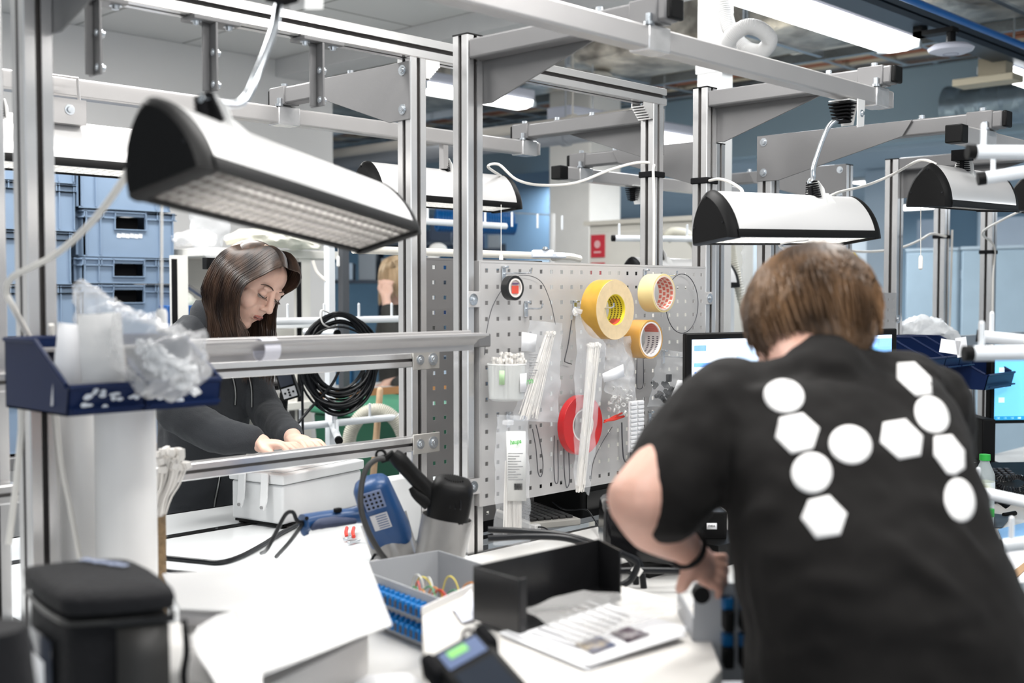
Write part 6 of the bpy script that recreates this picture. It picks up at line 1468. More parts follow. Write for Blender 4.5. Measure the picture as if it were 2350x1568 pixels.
t = thing('fibre_enclosure', 'grey open enclosure with two rows of blue fibre adapters', 'fibre enclosure', (f0 + f1) / 2 - Z * 0.1)
Lf = (f1 - f0).length; Wd = 0.17
f0b = f0 - ud * 0.06; f1b = f1 + ud * 0.07
mb = MB()
def wall(mb, p, q, z0_, z1_, k=0.0015):
    d = (q - p).normalized(); s_ = V((-d.y, d.x, 0)) * k
    P = [V((a_.x, a_.y, z_)) for z_ in (z0_, z1_) for a_ in (p - s_, q - s_, q + s_, p + s_)]
    return mb.add(P, [(0, 1, 2, 3), (4, 5, 6, 7), (0, 1, 5, 4), (1, 2, 6, 5), (2, 3, 7, 6), (3, 0, 4, 7)])
wall(mb, f0b, f1b, BZ + 0.002, z1); wall(mb, f0b + nn * Wd, f1b + nn * Wd, BZ + 0.002, z1 + 0.012); wall(mb, f0b, f0b + nn * Wd, BZ + 0.002, z1 + 0.012); wall(mb, f1b, f1b + nn * Wd, BZ + 0.002, z1)
mb.add([V((p.x, p.y, BZ + 0.003)) for p in (f0b, f1b, f1b + nn * Wd, f0b + nn * Wd)], [(0, 1, 2, 3)])
mb.build('housing', GREY, t, solid=0)
adapters(t, V((f0.x, f0.y, z1 - 0.068)) - nn * 0.001 + ud * 0.006, ud, Z, int(Lf / 0.0165), 2, 0.0165, 0.040, ADB, -nn)
wc = [mat('fibre_yellow', (0.75, 0.62, 0.12), 0.4), mat('fibre_red', (0.62, 0.06, 0.04), 0.4), mat('fibre_green', (0.05, 0.32, 0.14), 0.4), mat('fibre_white', (0.7, 0.7, 0.66), 0.4), mat('fibre_orange', (0.75, 0.28, 0.05), 0.4)]
for k in range(15):
    a_ = f0 + ud * rr.uniform(0.02, Lf * 0.6) + nn * rr.uniform(0.02, 0.10); L = rr.uniform(0.06, 0.11)
    a_.z = BZ + 0.04; b_ = a_ + ud * L + nn * rr.uniform(-0.03, 0.03)
    MB().tube([a_, a_.lerp(b_, 0.3) + Z * rr.uniform(0.035, 0.055), a_.lerp(b_, 0.7) + Z * rr.uniform(0.035, 0.055), b_ - Z * 0.01], 0.0014, 6, smooth=6).build('fibre_lead', wc[k % 5], t)
# the same kind of enclosure by the man's hand
z2 = at(1590, 1342, D=1.62).z
g0, g1 = at(1592, 1345, D=1.63), at(1720, 1352, D=1.63); ug = (g1 - g0); ug.z = 0; ug.normalize(); ng = V((-ug.y, ug.x, 0)); ng = ng if ng.dot(HF) > 0 else -ng
t = thing('fibre_enclosure', 'grey adapter panel with dark connectors under the hand of the man', 'fibre enclosure', g0)
mb = MB(); wall(mb, g0, g1 + ug * 0.1, z2 - 0.14, z2); mb.box((g0 + g1) / 2 + ug * 0.05 + ng * 0.08 - Z * 0.142, (0.2, 0.2, 0.004), Matrix((ug, ng, Z)).transposed()); wall(mb, g0, g0 + ng * 0.15, z2 - 0.14, z2 - 0.05)
mb.build('housing', GREY, t)
MB().cyl(g0 + ug * 0.008 - ng * 0.003 - Z * 0.008, g0 + ug * 0.008 - ng * 0.022 - Z * 0.008, 0.012, n=24).build('cable_gland', BLK, t)
MB().bb(V((g0.x, g0.y, BZ)) - V((0.02, 0.02, 0)), V((g0.x + 0.12, g0.y + 0.04, z2 - 0.142))).build('support_block', GREY, t)
for j in range(2):
    for i in range(5):
        c = g0 + ug * (0.046 + 0.0235 * i) - Z * (0.022 + 0.052 * j) - ng * 0.002
        a_ = MB().box(c - ng * 0.006 , (0.015, 0.02, 0.018), Matrix((ug, ng, Z)).transposed()).build('fibre_adapter', mat('adapter_dark_blue', (0.0, 0.10, 0.28), 0.35), t, bevel=0.002)
        MB().box(c - ng * 0.012 - Z * 0.022, (0.014, 0.03, 0.030), Matrix((ug, ng, Z)).transposed()).build('connector_boot', BLK, a_, bevel=0.003)
# black tray of bent sheet
zt = 1.145; zb2 = 1.065
N_, F_, A2, B2 = at(1192, 1330, Z=zt), at(1424, 1264, Z=zt), at(1087, 1300, Z=zt), at(1374, 1238, Z=zt)
BM = mat('black_sheet', (0.012, 0.012, 0.013), 0.25, bump=0.02)
t = thing('black_tray', 'black folded metal tray standing on the white box', 'tray', (N_ + B2) / 2 - Z * 0.08)
wall(MB(), A2, N_, zb2, zt).build('end_panel', BM, t, bevel=0.0008); wall(MB(), A2, B2, zb2, zt).build('back_panel', BM, t); wall(MB(), B2, F_, zb2, zt).build('end_panel', BM, t)
MB().add([V((p.x, p.y, zb2)) for p in (A2, N_, F_, B2)] + [V((p.x, p.y, zb2 + 0.002)) for p in (A2, N_, F_, B2)], [(0, 1, 2, 3), (4, 5, 6, 7)] + [(i, (i + 1) % 4, 4 + (i + 1) % 4, 4 + i) for i in range(4)]).build('base', BM, t)
wall(MB(), N_, N_.lerp(F_, 0.06), zb2, zt).build('return_lip', BM, t)
# white box with papers
zb_top = 1.058
t = thing('cardboard_box', 'open white box carrying the black tray and the papers', 'box', at(1300, 1500, Z=BZ))
T = [at(968, 1412, Z=zb_top), at(1100, 1350, Z=zb_top), at(1372, 1330, Z=zb_top), at(1606, 1392, Z=zb_top), at(1656, 1536, Z=zb_top), at(1560, 1640, Z=zb_top), at(985, 1640, Z=zb_top)]
n = len(T); MB().add(T + [V((p.x, p.y, BZ + 0.001)) for p in T], [tuple(range(n)), tuple(range(n, 2 * n))[::-1]] + [(i, (i + 1) % n, n + (i + 1) % n, n + i) for i in range(n)]).build('carton', mat('carton_warm', (0.76, 0.735, 0.70), 0.6, var=0.05), t, bevel=0.002)
wall(MB(), at(968, 1412, Z=zb_top), at(1100, 1350, Z=zb_top), zb_top, zb_top + 0.012).build('flap', MATS['carton_white'], t)
for k, (q, z_) in enumerate([([(1150, 1458), (1330, 1372), (1582, 1440), (1348, 1540)], 1.061), ([(1145, 1452), (1325, 1362), (1578, 1448), (1340, 1532)], 1.064), ([(1160, 1448), (1330, 1358), (1574, 1458), (1352, 1526)], 1.067)]):
    s_ = slab('paper_sheet', ['lowest white sheet of the paper stack before the black tray', 'middle white sheet of the paper stack before the black tray', 'top printed sheet with two small photos before the black tray'][k], 'paper', q, z_, 0.0012, PAPER, bevel=0)
    if k == 2: top_sheet = s_
def onsheet(name, q, m, z_=1.0685):
    T = [at(a_, b_, Z=z_) for a_, b_ in q]
    return MB().add(T, [tuple(range(len(T)))]).build(name, m, top_sheet, solid=0.0002)
onsheet('printed_photo', [(1318, 1478), (1372, 1458), (1415, 1480), (1360, 1502)], mat('photo_blue', (0.05, 0.10, 0.25), 0.5, col2=(0.55, 0.45, 0.3), vscale=45))
onsheet('printed_photo', [(1398, 1452), (1442, 1438), (1492, 1455), (1440, 1474)], mat('photo_dark', (0.07, 0.03, 0.06), 0.5, col2=(0.45, 0.42, 0.42), vscale=45))
for k in range(9): onsheet('printed_line', [(1218 + k * 16, 1452 - k * 9), (1330 + k * 14, 1488 - k * 9), (1332 + k * 14, 1486 - k * 9), (1220 + k * 16, 1450 - k * 9)], mat('print_pale', (0.55, 0.55, 0.57), 0.7))
t = thing('plastic_sleeve', 'glossy clear sleeve leaning on the papers before the black tray', 'plastic sleeve', at(1380, 1400, Z=1.08))
T = [at(1192, 1396, Z=1.085), at(1340, 1352, Z=1.095), at(1600, 1385, Z=1.078), at(1330, 1480, Z=1.074)]
MB().surf(lambda u, v: T[0].lerp(T[1], v).lerp(T[3].lerp(T[2], v), u) + Z * (0.006 * noise.noise(V((u * 3, v * 3, 1.7)))), 16, 16).build('sleeve', mat('sleeve_film', (0.86, 0.85, 0.84), 0.15, alpha=0.35, bump=0.3, bscale=12), t, smooth=80)
# curled note beside the tray
slab('paper_sheet', 'small curled note with blue print left of the black tray', 'paper', [(1038, 1395), (1082, 1352), (1090, 1420), (1062, 1428)], 1.064, 0.0008, mat('note_paper', (0.78, 0.80, 0.9), 0.6), bevel=0)
# handheld tester in the foreground
c_ = at(1078, 1535, D=1.30); ax = (RT * 0.42 - HF * 0.55 - Z * 0.30).normalized(); up_ = (Z * 0.8 - HF * 0.6); sd_ = ax.cross(up_).normalized(); up_ = sd_.cross(ax).normalized()
RM = Matrix((sd_, ax, up_)).transposed()
t = thing('handheld_tester', 'black rugged handheld tester with green label at the bottom edge', 'tester', c_)
mb = MB().box(c_ + ax * 0.03, (0.072, 0.13, 0.03), RM).build('body', BLK, t, bevel=0.008, seg=3)
for sx in (-1, 1): MB().box(c_ + sd_ * sx * 0.036 - ax * 0.02, (0.016, 0.035, 0.036), RM).build('corner_bumper', BLKM, t, bevel=0.006, seg=3)
MB().box(c_ + ax * 0.045 + up_ * 0.0155, (0.05, 0.07, 0.001), RM).build('screen', mat('tester_screen', (0.02, 0.025, 0.035), 0.1), t)
MB().box(c_ - ax * 0.012 + up_ * 0.0155, (0.050, 0.026, 0.001), RM).build('name_plate', mat('plate_blue_grey', (0.12, 0.16, 0.28), 0.3), t)
MB().box(c_ - ax * 0.017 + up_ * 0.0162 + sd_ * 0.004, (0.024, 0.011, 0.0008), RM).build('green_label', mat('tester_green', (0.25, 0.62, 0.18), 0.4), t)
MB().tube([c_ - ax * 0.035 - sd_ * 0.014, at(1062, 1478, D=1.34), at(1064, 1452, D=1.36), at(1078, 1446, D=1.36), at(1094, 1460, D=1.35), at(1108, 1485, D=1.33), c_ - ax * 0.03 + sd_ * 0.02], 0.0024, 8, smooth=6).build('wrist_loop', mat('loop_dark', (0.06, 0.055, 0.055), 0.6), t)
# a white stack just right of the tester: crumpled film on the carton
# ================================================================ BEHIND / UNDER THE PANEL
p0, p1 = at(1128, 1180, Z=BZ + 0.02), at(1245, 1148, Z=BZ + 0.02)
t = thing('keyboard', 'grey keyboard with black keys half hidden below the perforated panel', 'keyboard', (p0 + p1) / 2)
kc = at(1190, 1172, Z=BZ + 0.012)
KR = Matrix.Rotation(math.radians(70), 3, 'Z')
MB().box(kc, (0.42, 0.15, 0.018), KR).build('base', mat('kb_grey', (0.52, 0.50, 0.46), 0.5), t, bevel=0.003)
mb = MB()
for i in range(20):
    for j in range(6): mb.box(kc + KR @ V(((i - 9.5) * 0.0195, (j - 2.5) * 0.021, 0.012)), (0.016, 0.017, 0.008), KR)
o = mb.build('keys', mat('key_black', (0.03, 0.03, 0.03), 0.4), t, bevel=0.0015); o['kind'] = 'stuff'
p = at(1228, 1210, D=2.9); t = thing('cable_plug', 'small white connector hanging at the bench edge under the panel', 'plug', p); MB().box(p, (0.022, 0.02, 0.014)).build('plug', NYLON, t, bevel=0.002)
MB().tube([p, at(1250, 1212, D=2.88), at(1275, 1232, D=2.85), at(1300, 1260, D=2.8)], 0.0018, 6, smooth=6).build('power_cord', CABB, t)
MB().tube([at(1250, 1138, D=3.2), at(1285, 1165, D=3.1), at(1310, 1171, D=3.05), at(1345, 1170, D=3.0), at(1362, 1190, D=2.95), at(1382, 1222, D=2.8), at(1400, 1250, D=2.6)], 0.0022, 6, smooth=6).build('power_cable', CABB, label='thin black cable looping over the white bench behind the panel', cat='cable')
p = at(1352, 1158, D=3.25)
t = thing('document_scanner', 'low black device standing behind the perforated panel', 'device', p)
MB().box((p.x, p.y, BZ + 0.045), (0.30, 0.20, 0.09)).build('body', BLK, t, bevel=0.006); MB().box((p.x, p.y - 0.101, BZ + 0.045), (0.26, 0.003, 0.05)).build('front', BLKG, t)
# black office-chair-like shell and PC beside the man's arm
p = at(1470, 1240, D=2.45)
t = thing('black_case', 'rounded black plastic case behind the forearm of the man', 'case', p)
q = [at(a_, b_, D=2.42) for a_, b_ in ((1388, 1163), (1560, 1130), (1575, 1302), (1480, 1296), (1384, 1272))]; n = len(q)
MB().add(q + [k + HF * 0.16 for k in q], [tuple(range(n)), tuple(range(n, 2 * n))[::-1]] + [(i, n + i, n + (i + 1) % n, (i + 1) % n) for i in range(n)]).build('shell', BLKG, t, bevel=0.015, seg=3)
MB().box(at(1480, 1300, D=2.5) - Z * 0.01, (0.1, 0.1, 0.02)).build('foot', BLK, t)
p = at(1632, 1205, D=2.6)
t = thing('computer', 'small black computer with a white label between arm and body of the man', 'computer', p)
MB().box(p + V((0.02, 0.06, 0)), (0.12, 0.14, 0.062), Matrix.Rotation(math.radians(-44), 3, 'Z')).build('housing', BLK, t, bevel=0.003)
lab = MB().add([at(a_, b_, D=2.50) for a_, b_ in ((1622, 1201), (1645, 1201), (1645, 1215), (1622, 1215))], [(0, 1, 2, 3)]).build('white_label', PAPER, t, solid=0.0006)
text('F404', 0.0075, BLKM, lab, at(1633.5, 1208, D=2.498), RT, Z, 'lettering')
MB().bb((p.x - 0.06, p.y - 0.06, BZ), (p.x + 0.1, p.y + 0.1, BZ + 0.05)).build('stand', BLK, t)
# aluminium edge beam and thick black cables under the panel
zb_ = at(1250, 1255, Y=1.99).z
t = thing('cable_channel', 'aluminium channel running just under the perforated panel', 'channel', (2.3, 1.99, zb_))
MB().profile((1.90, 1.99, zb_), (2.79, 1.99, zb_), 0.04, up=(0, 0, 1)).build('channel', ALU, t, smooth=0)
MB().bb((2.05, 1.962, zb_ - 0.018), (2.16, 1.969, zb_ + 0.018)).build('joint_plate', ALU, t)
for k in (0, 1): MB().bolt((2.08 + 0.05 * k, 1.962, zb_), (0, -1, 0), 0.006, 0.005).build('bolt', ZINC, t)
for k, (lab, pts) in enumerate([('upper thick black cable crossing below the tall bag', [(1120, 1216), (1200, 1220), (1290, 1228), (1370, 1250), (1430, 1272), (1455, 1300), (1460, 1340)]), ('lower thick black cable crossing below the tall bag', [(1120, 1236), (1210, 1232), (1300, 1236), (1380, 1262), (1450, 1280), (1470, 1300), (1478, 1355)]), ('thick black cable running right behind the black tray', [(1420, 1310), (1470, 1309), (1530, 1310), (1580, 1312)]), ('black cable looping up behind the black tray end', [(1425, 1345), (1448, 1330), (1462, 1300), (1455, 1285), (1425, 1270)]), ('black cord lying along the holders towards the black tray', [(900, 1296), (980, 1306), (1040, 1304), (1090, 1300)])]):
    MB().tube([at(a_, b_, D=2.38 - 0.03 * k) for a_, b_ in pts], 0.0068 if k < 4 else 0.004, 10, smooth=8).build('power_cable', CABB, label=lab, cat='cable')
t = MB().ring(at(1462, 1310, D=2.3), RT * 0.7 + Z, 0.007, 0.0105, 0.014, 20).build('cable_wrap', NYLON, label='white band around the black cables behind the tray', cat='cable band')
# ================================================================ MONITORS AND DESK THINGS
def monitor(label, tl, tr, h, bez, content, stand=True, zdesk=BZ):
    tl, tr = V(tl), V(tr); u = (tr - tl); wdt = u.length; u.normalize(); n_ = V((u.y, -u.x, 0)).normalized(); n_ = n_ if n_.dot(O - tl) > 0 else -n_
    t = thing('monitor', label, 'monitor', (tl + tr) / 2 - Z * h)
    R = Matrix((u, -n_, Z)).transposed(); c = (tl + tr) / 2 - Z * h / 2
    MB().box(c - n_ * 0.02, (wdt, 0.035, h), R).build('housing', BLK, t, bevel=0.004)
    s_ = MB().box(c + n_ * 0.0, (wdt - 2 * bez, 0.002, h - 2 * bez), R).build('screen', mat(content['n'], content['c'], 0.3, emit=content.get('e', 0.9) * 0.85, ecol=content['c'], var=0.01), t)
    if stand:
        MB().box(V((c.x, c.y, (c.z - h / 2 + zdesk) / 2)) - n_ * 0.04, (0.05, 0.03, c.z - h / 2 - zdesk + 0.1), R).build('stand_neck', BLK, t)
        MB().box(V((c.x, c.y, zdesk + 0.008)) - n_ * 0.03, (0.24, 0.18, 0.014), R).build('stand_foot', BLK, t, bevel=0.003)
    def put(name, x0, y0, x1, y1, col, em=0.8, parent=s_):  # fractions of the screen from its top left
        W_, H_ = wdt - 2 * bez, h - 2 * bez; p = c + n_ * 0.0015 + u * (-W_ / 2 + W_ * (x0 + x1) / 2) + Z * (H_ / 2 - H_ * (y0 + y1) / 2)
        MB().box(p, (W_ * (x1 - x0), 0.001, H_ * (y1 - y0)), R).build(name, mat('px_%d_%d_%d' % tuple(int(k * 100) for k in col), col, 0.3, emit=em, ecol=col, var=0.01), parent)
    return t, put, u, n_, c
m1, put, u_, n_, c_ = monitor('wide black-framed monitor showing a white page behind the man', at(1574, 766, D=3.0), at(2060, 754, D=3.05), 0.335, 0.016, dict(n='screen_page', c=(0.55, 0.72, 0.95), e=0.9))
put('side_menu', 0.0, 0.0, 0.22, 1.0, (0.85, 0.92, 1.0)); put('title_bar', 0.0, 0.0, 1.0, 0.03, (0.75, 0.82, 0.95))
put('menu_heading', 0.01, 0.05, 0.07, 0.10, (0.02, 0.20, 0.60)); put('menu_heading', 0.01, 0.20, 0.215, 0.235, (0.02, 0.22, 0.65)); put('menu_heading', 0.01, 0.57, 0.215, 0.605, (0.02, 0.22, 0.65))
for k in range(4): put('menu_dot', 0.012, 0.275 + k * 0.055, 0.022, 0.29 + k * 0.055, (0.03, 0.22, 0.7)); put('menu_line', 0.035, 0.277 + k * 0.055, 0.12, 0.286 + k * 0.055, (0.6, 0.68, 0.78)); put('menu_mark', 0.195, 0.275 + k * 0.055, 0.205, 0.29 + k * 0.055, (0.5, 0.6, 0.72))
for k in range(6): put('menu_line', 0.09, 0.63 + k * 0.03, 0.19, 0.637 + k * 0.03, (0.55, 0.62, 0.75))
put('side_panel', 0.47, 0.03, 1.0, 1.0, (0.25, 0.48, 0.92)); put('page_title_bar', 0.80, 0.0, 1.0, 0.10, (0.60, 0.78, 1.0)); put('green_window', 0.86, 0.10, 0.99, 0.3, (0.10, 0.50, 0.52))
m2, put, u_, n_, c_ = monitor('monitor with plain light blue desktop at the right edge', at(2276, 812, D=4.05), at(2276, 812, D=4.05) + (RT * 0.50 + HF * 0.06), 0.245, 0.013, dict(n='screen_blue', c=(0.16, 0.55, 0.90), e=0.95), zdesk=0.88)
put('task_bar', 0, 0.94, 1, 1.0, (0.02, 0.28, 0.55))
for k in range(3): put('desktop_icon', 0.03, 0.16 + k * 0.24, 0.075, 0.24 + k * 0.24, (0.6, 0.8, 0.95))
for k in range(5): put('task_icon', 0.015 + k * 0.055, 0.955, 0.04 + k * 0.055, 0.985, (0.75, 0.88, 0.97))
DZ = 0.88
p = at(2266, 1010, D=3.95); t = thing('computer', 'slim upright black computer with a white label beside the blue monitor', 'computer', p)
a_, b_ = at(2249, 962, D=3.93), at(2285, 1062, D=3.93)
MB().box((a_ + b_) / 2 + HF * 0.08, (0.045, 0.18, (a_ - b_).z), Matrix((RT, HF, Z)).transposed()).build('housing', BLK, t, bevel=0.004)
MB().box(V(((a_ + b_) / 2).to_tuple()) * 1.0 + HF * 0.08 - Z * ((a_ - b_).z / 2 + ((a_ - b_) / 2 + b_).z * 0 + 0.0), (0.06, 0.2, 0.008), Matrix((RT, HF, Z)).transposed()).build('foot', BLK, t)
lab = MB().add([at(x_, y_, D=3.925) for x_, y_ in ((2270, 1034), (2278, 1034), (2278, 1050), (2270, 1050))], [(0, 1, 2, 3)]).build('white_label', PAPER, t, solid=0.0005)
text('F432', 0.010, BLKM, lab, at(2274, 1042, D=3.922), Z, -RT, 'lettering')
pz = (a_ - b_).z
# telephone with coiled cord, bottle, papers on the right bench
c_ = at(2330, 1062, D=3.75); c_.z = DZ
t = thing('telephone', 'black desk telephone with coiled cord at the right edge', 'telephone', c_)
MB().box(c_ + Z * 0.06, (0.2, 0.2, 0.04), Matrix.Rotation(math.radians(-40), 3, 'Z') @ Matrix.Rotation(0.35, 3, 'X')).box(c_ + Z * 0.02, (0.16, 0.16, 0.04), Matrix.Rotation(math.radians(-40), 3, 'Z')).build('base', BLK, t, bevel=0.006)
mb = MB()
for i in range(3):
    for j in range(4): mb.box(c_ + Z * (0.085 + 0.004 * j) + RT * (i * 0.022 - 0.06) + HF * (j * 0.02 - 0.03), (0.014, 0.014, 0.006), Matrix((RT, HF, Z)).transposed())
mb.build('keypad', mat('keys_dark', (0.05, 0.05, 0.055), 0.3), t, bevel=0.001)
path = catmull([at(2272, 1080, D=3.5), at(2300, 1100, D=3.45), at(2335, 1095, D=3.45), at(2360, 1105, D=3.45), at(2340, 1125, D=3.4), at(2300, 1120, D=3.4), at(2280, 1105, D=3.42), at(2300, 1130, D=3.4), at(2360, 1140, D=3.4)], 26)
cl = []
for i, q in enumerate(path):
    d = (path[min(i + 1, len(path) - 1)] - path[max(i - 1, 0)]).normalized(); s_, u_, _ = basis(d); a_ = i * 1.5; cl.append(q + (s_ * math.cos(a_) + u_ * math.sin(a_)) * 0.008)
MB().tube(cl, 0.0022, 6).build('coiled_cord', CABB, t)
MB().tube([at(2262, 1150, D=3.3), at(2290, 1140, D=3.35), at(2315, 1158, D=3.35)], [0.018, 0.02, 0.016], 14, smooth=5).build('handset', BLK, t)
p = at(2258, 1180, D=3.15); t = thing('water_bottle', 'clear plastic bottle with green cap beside the back of the man', 'bottle', p)
zb_ = p.z; zt_ = at(2258, 1043, D=3.15).z; h_ = zt_ - zb_
MB().lathe([(0.0, 0), (0.024, 0), (0.027, 0.01), (0.026, h_ * 0.3), (0.024, h_ * 0.45), (0.027, h_ * 0.55), (0.026, h_ * 0.68), (0.013, h_ * 0.86), (0.012, h_ * 0.9)], V((p.x, p.y, zb_)), n=28, cap=False).build('bottle', mat('pet', (0.80, 0.88, 0.9), 0.08, alpha=0.35), t)
MB().lathe([(0.0, 0), (0.0145, 0), (0.0145, 0.016), (0.0, 0.018)], V((p.x, p.y, zt_ - 0.016)), n=24).build('cap', mat('cap_green', (0.03, 0.42, 0.06), 0.4), t)
MB().cyl(V((p.x, p.y, zb_ + h_ * 0.33)), V((p.x, p.y, zb_ + h_ * 0.55)), 0.0275, n=28, cap=False).build('label', mat('bottle_label', (0.80, 0.78, 0.20), 0.4, col2=(0.75, 0.82, 0.85), vscale=14), t)
t = thing('marker_pen', 'green-capped white marker standing below the bottle', 'pen', at(2268, 1240, D=3.1))
MB().cyl(at(2269, 1260, D=3.1), at(2272, 1185, D=3.1), 0.010, n=16).build('barrel', mat('pen_white', (0.75, 0.8, 0.8), 0.3), t); MB().cyl(at(2272, 1186, D=3.1), at(2272, 1168, D=3.1), 0.011, n=16).build('cap', MATS['cap_green'], t)
for lab, q, z_, m_, nm, ct in [('dark slate pad lying below the bottle', [(2275, 1178), (2322, 1183), (2300, 1210), (2272, 1208)], DZ + 0.005, mat('pad_slate', (0.05, 0.07, 0.09), 0.6), 'mouse_pad', 'pad'), ('light blue plastic folder under the white rack arm', [(2290, 1215), (2350, 1200), (2400, 1230), (2310, 1262)], DZ + 0.004, mat('folder_blue', (0.25, 0.48, 0.80), 0.35), 'folder', 'folder'), ('white sheet below the light blue folder', [(2300, 1265), (2400, 1240), (2420, 1320), (2330, 1340)], DZ + 0.003, PAPER, 'paper_sheet', 'paper'), ('brown cardboard strip at the right edge below the papers', [(2326, 1310), (2352, 1290), (2360, 1300), (2332, 1326)], DZ + 0.006, mat('card_brown', (0.42, 0.26, 0.14), 0.7), 'cardboard_strip', 'cardboard'), ('clear crumpled wrap on the right bench', [(2315, 1120), (2380, 1110), (2380, 1150), (2325, 1152)], DZ + 0.012, CLEAR2, 'plastic_wrap', 'wrap')]:
    slab(nm, lab, ct, q, z_, 0.003, m_, bevel=0)
MB().tube([at(2303, 1182, Z=DZ + 0.008), at(2330, 1178, Z=DZ + 0.008)], [0.006, 0.007], 10).build('marker_pen', BLK, label='short black pen lying beside the slate pad', cat='pen')
# navy bins at the right with their rail and papers
zr = at(2235, 915, D=3.6).z; zb3 = at(2160, 850, Y=1.60).z
t = thing('bin_rail', 'aluminium bin rail with a stub post below the right navy bins', 'rail', at(2235, 915, D=3.6))
xr0 = 3.2; MB().bb((3.3, 1.841, zb3 + 0.045), (5.05, 1.879, zb3 + 0.085)).build('hanging_bar', ALU, t)
for x_ in (4.05, 4.5): MB().bb((x_ - 0.02, 1.845, zr + 0.018), (x_ + 0.02, 1.878, zb3 + 0.045)).build('upright', ALU, t)
MB().profile((xr0, 1.86, zr), (5.1, 1.86, zr), 0.035).build('ledge', ALU, t, smooth=0)
for x_ in (4.05, 4.5): MB().profile((x_, 1.86, 0.88), (x_, 1.86, zr - 0.018), 0.04, up=(0, 1, 0)).build('upright', ALU, t, smooth=0)
zb3 = at(2160, 850, Y=1.60).z
labs = ['navy bin nearest the shoulder of the man, first of the slanted row', 'navy bin second in the slanted row behind the shoulder', 'navy bin third in the slanted row, leaning paper behind it', 'navy bin last of the slanted row with a white printed card']
xs = [at(px, 840, Y=1.60).x for px in (2088, 2130, 2172, 2205, 2236)]
for k in range(4): bin_(labs[k], xs[k], xs[k + 1] - xs[k] - 0.003, 1.84, 0.24, zb3 - 0.0, 0.10)
xq = [at(px, 860, Y=1.55).x for px in (2262, 2322)]
bin_('large navy bin with peeling label right of the slanted row', xq[0], xq[1] - xq[0], 1.84, 0.30, at(2300, 890, Y=1.55).z, 0.125)
for k, (px, py, w_, h_) in enumerate([(2180, 796, 0.060, 0.042), (2207, 797, 0.034, 0.060)]):
    p = at(px, py, D=3.55); MB().box(p, (w_, 0.002, h_), Matrix((RT, HF, Z)).transposed() @ Matrix.Rotation(0.15 - 0.3 * k, 3, 'Y')).build('paper_card', PAPER, label=['wide white printed card stuck in the right navy bins', 'narrow white card at the right end of the slanted bins'][k], cat='card')
t = crumple('white crumpled plastic bags piled beyond the right navy bins', [(at(2065, 765, D=4.3), 0.03, 0.03), (at(2100, 762, D=4.3), 0.06, 0.05), (at(2150, 770, D=4.3), 0.06, 0.05), (at(2200, 785, D=4.3), 0.02, 0.02)], mat('white_film', (0.78, 0.80, 0.82), 0.25, bump=0.6, bscale=20), 7.0, amp=0.5)
# ================================================================ BEHIND THE WOMAN
# blue-grey crates
def crate(label, x0, y, w, d, z0, h, handle=True, mark=0):
    t = thing('plastic_crate', label, 'crate', (x0 + w / 2, y + d / 2, z0)); k = 0.006
    mb = MB(); mb.bb((x0, y + d - k, z0), (x0 + w, y + d, z0 + h)).bb((x0, y, z0), (x0 + k, y + d, z0 + h)).bb((x0 + w - k, y, z0), (x0 + w, y + d, z0 + h)).bb((x0, y, z0), (x0 + w, y + d, z0 + k))
    hw = w * 0.17; zh0, zh1 = z0 + h - 0.055 - 0.018, z0 + h - 0.022
    cx = x0 + w / 2
    if handle: mb.bb((x0, y, z0), (cx - hw, y + k, z0 + h)).bb((cx + hw, y, z0), (x0 + w, y + k, z0 + h)).bb((cx - hw, y, z0), (cx + hw, y + k, zh0)).bb((cx - hw, y, zh1), (cx + hw, y + k, z0 + h))
    else: mb.bb((x0, y, z0), (x0 + w, y + k, z0 + h))
    mb.build('body', CRATE, t)
    r = MB(); e = 0.010
    for zz in (z0 + h - 0.006, z0 + h - 0.03): 
        for q0, q1 in (((x0 - e, cx - hw - 0.004) if zz < z0 + h - 0.01 and handle else (x0 - e, x0 + w + e)), ((cx + hw + 0.004, x0 + w + e) if handle else (x0, x0 + w))): r.bb((q0, y - e, zz - 0.002), (q1, y, zz + 0.002))
    for f in (0.0, 0.2, 0.33, 0.67, 0.8, 1.0): r.bb((x0 + w * f - 0.002, y - e, z0 + h - 0.032), (x0 + w * f + 0.002, y, z0 + h))
    for f in (0.02, 0.17, 0.83, 0.98): r.bb((x0 + w * f - 0.002, y - e, z0 + 0.008), (x0 + w * f + 0.002, y, z0 + h))
    r.bb((x0 - 0.002, y - 0.005, z0), (x0 + w, y, z0 + 0.006))
    if handle:
        r.bb((cx - hw - 0.004, y - e, zh0 - 0.004), (cx + hw + 0.004, y, zh0)); r.bb((cx - hw - 0.004, y - e, zh0), (cx - hw, y, zh1)).bb((cx + hw, y - e, zh0), (cx + hw + 0.004, y, zh1))
    for yy in (y + 0.05, y + d * 0.5, y + d - 0.05): r.bb((x0 - e, yy - 0.002, z0 + 0.008), (x0, yy + 0.002, z0 + h))
    r.bb((x0 - e, y, z0 + h - 0.032), (x0, y + d, z0 + h - 0.028)).bb((x0 - e, y, z0 + h - 0.008), (x0, y + d, z0 + h - 0.004))
    r.build('ribs', CRATE, t)
    if handle: MB().bb((cx - hw, y + 0.06, zh0), (cx + hw, y + 0.064, zh1)).build('dark_lining', BLKM, t)  # dark sheet behind the handle hole, standing in for the shade inside
    if mark:
        m = MB(); 
        for i in range(6 if mark == 1 else 2): m.box((cx - 0.05 + i * 0.019 + (0.03 if mark == 2 else 0), y - 0.0015, z0 + h - 0.10 + 0.002 * (i % 2)), (0.017, 0.001, 0.018), Matrix.Rotation(0.1 if mark == 1 else -0.5, 3, 'Y'))
        m.build('torn_sticker', mat('torn_paper', (0.72, 0.75, 0.8), 0.8), t)
    return t
YC = 4.45
xl = at(186, 560, Y=YC).x; xr = at(393, 560, Y=YC).x; wc_ = xr - xl
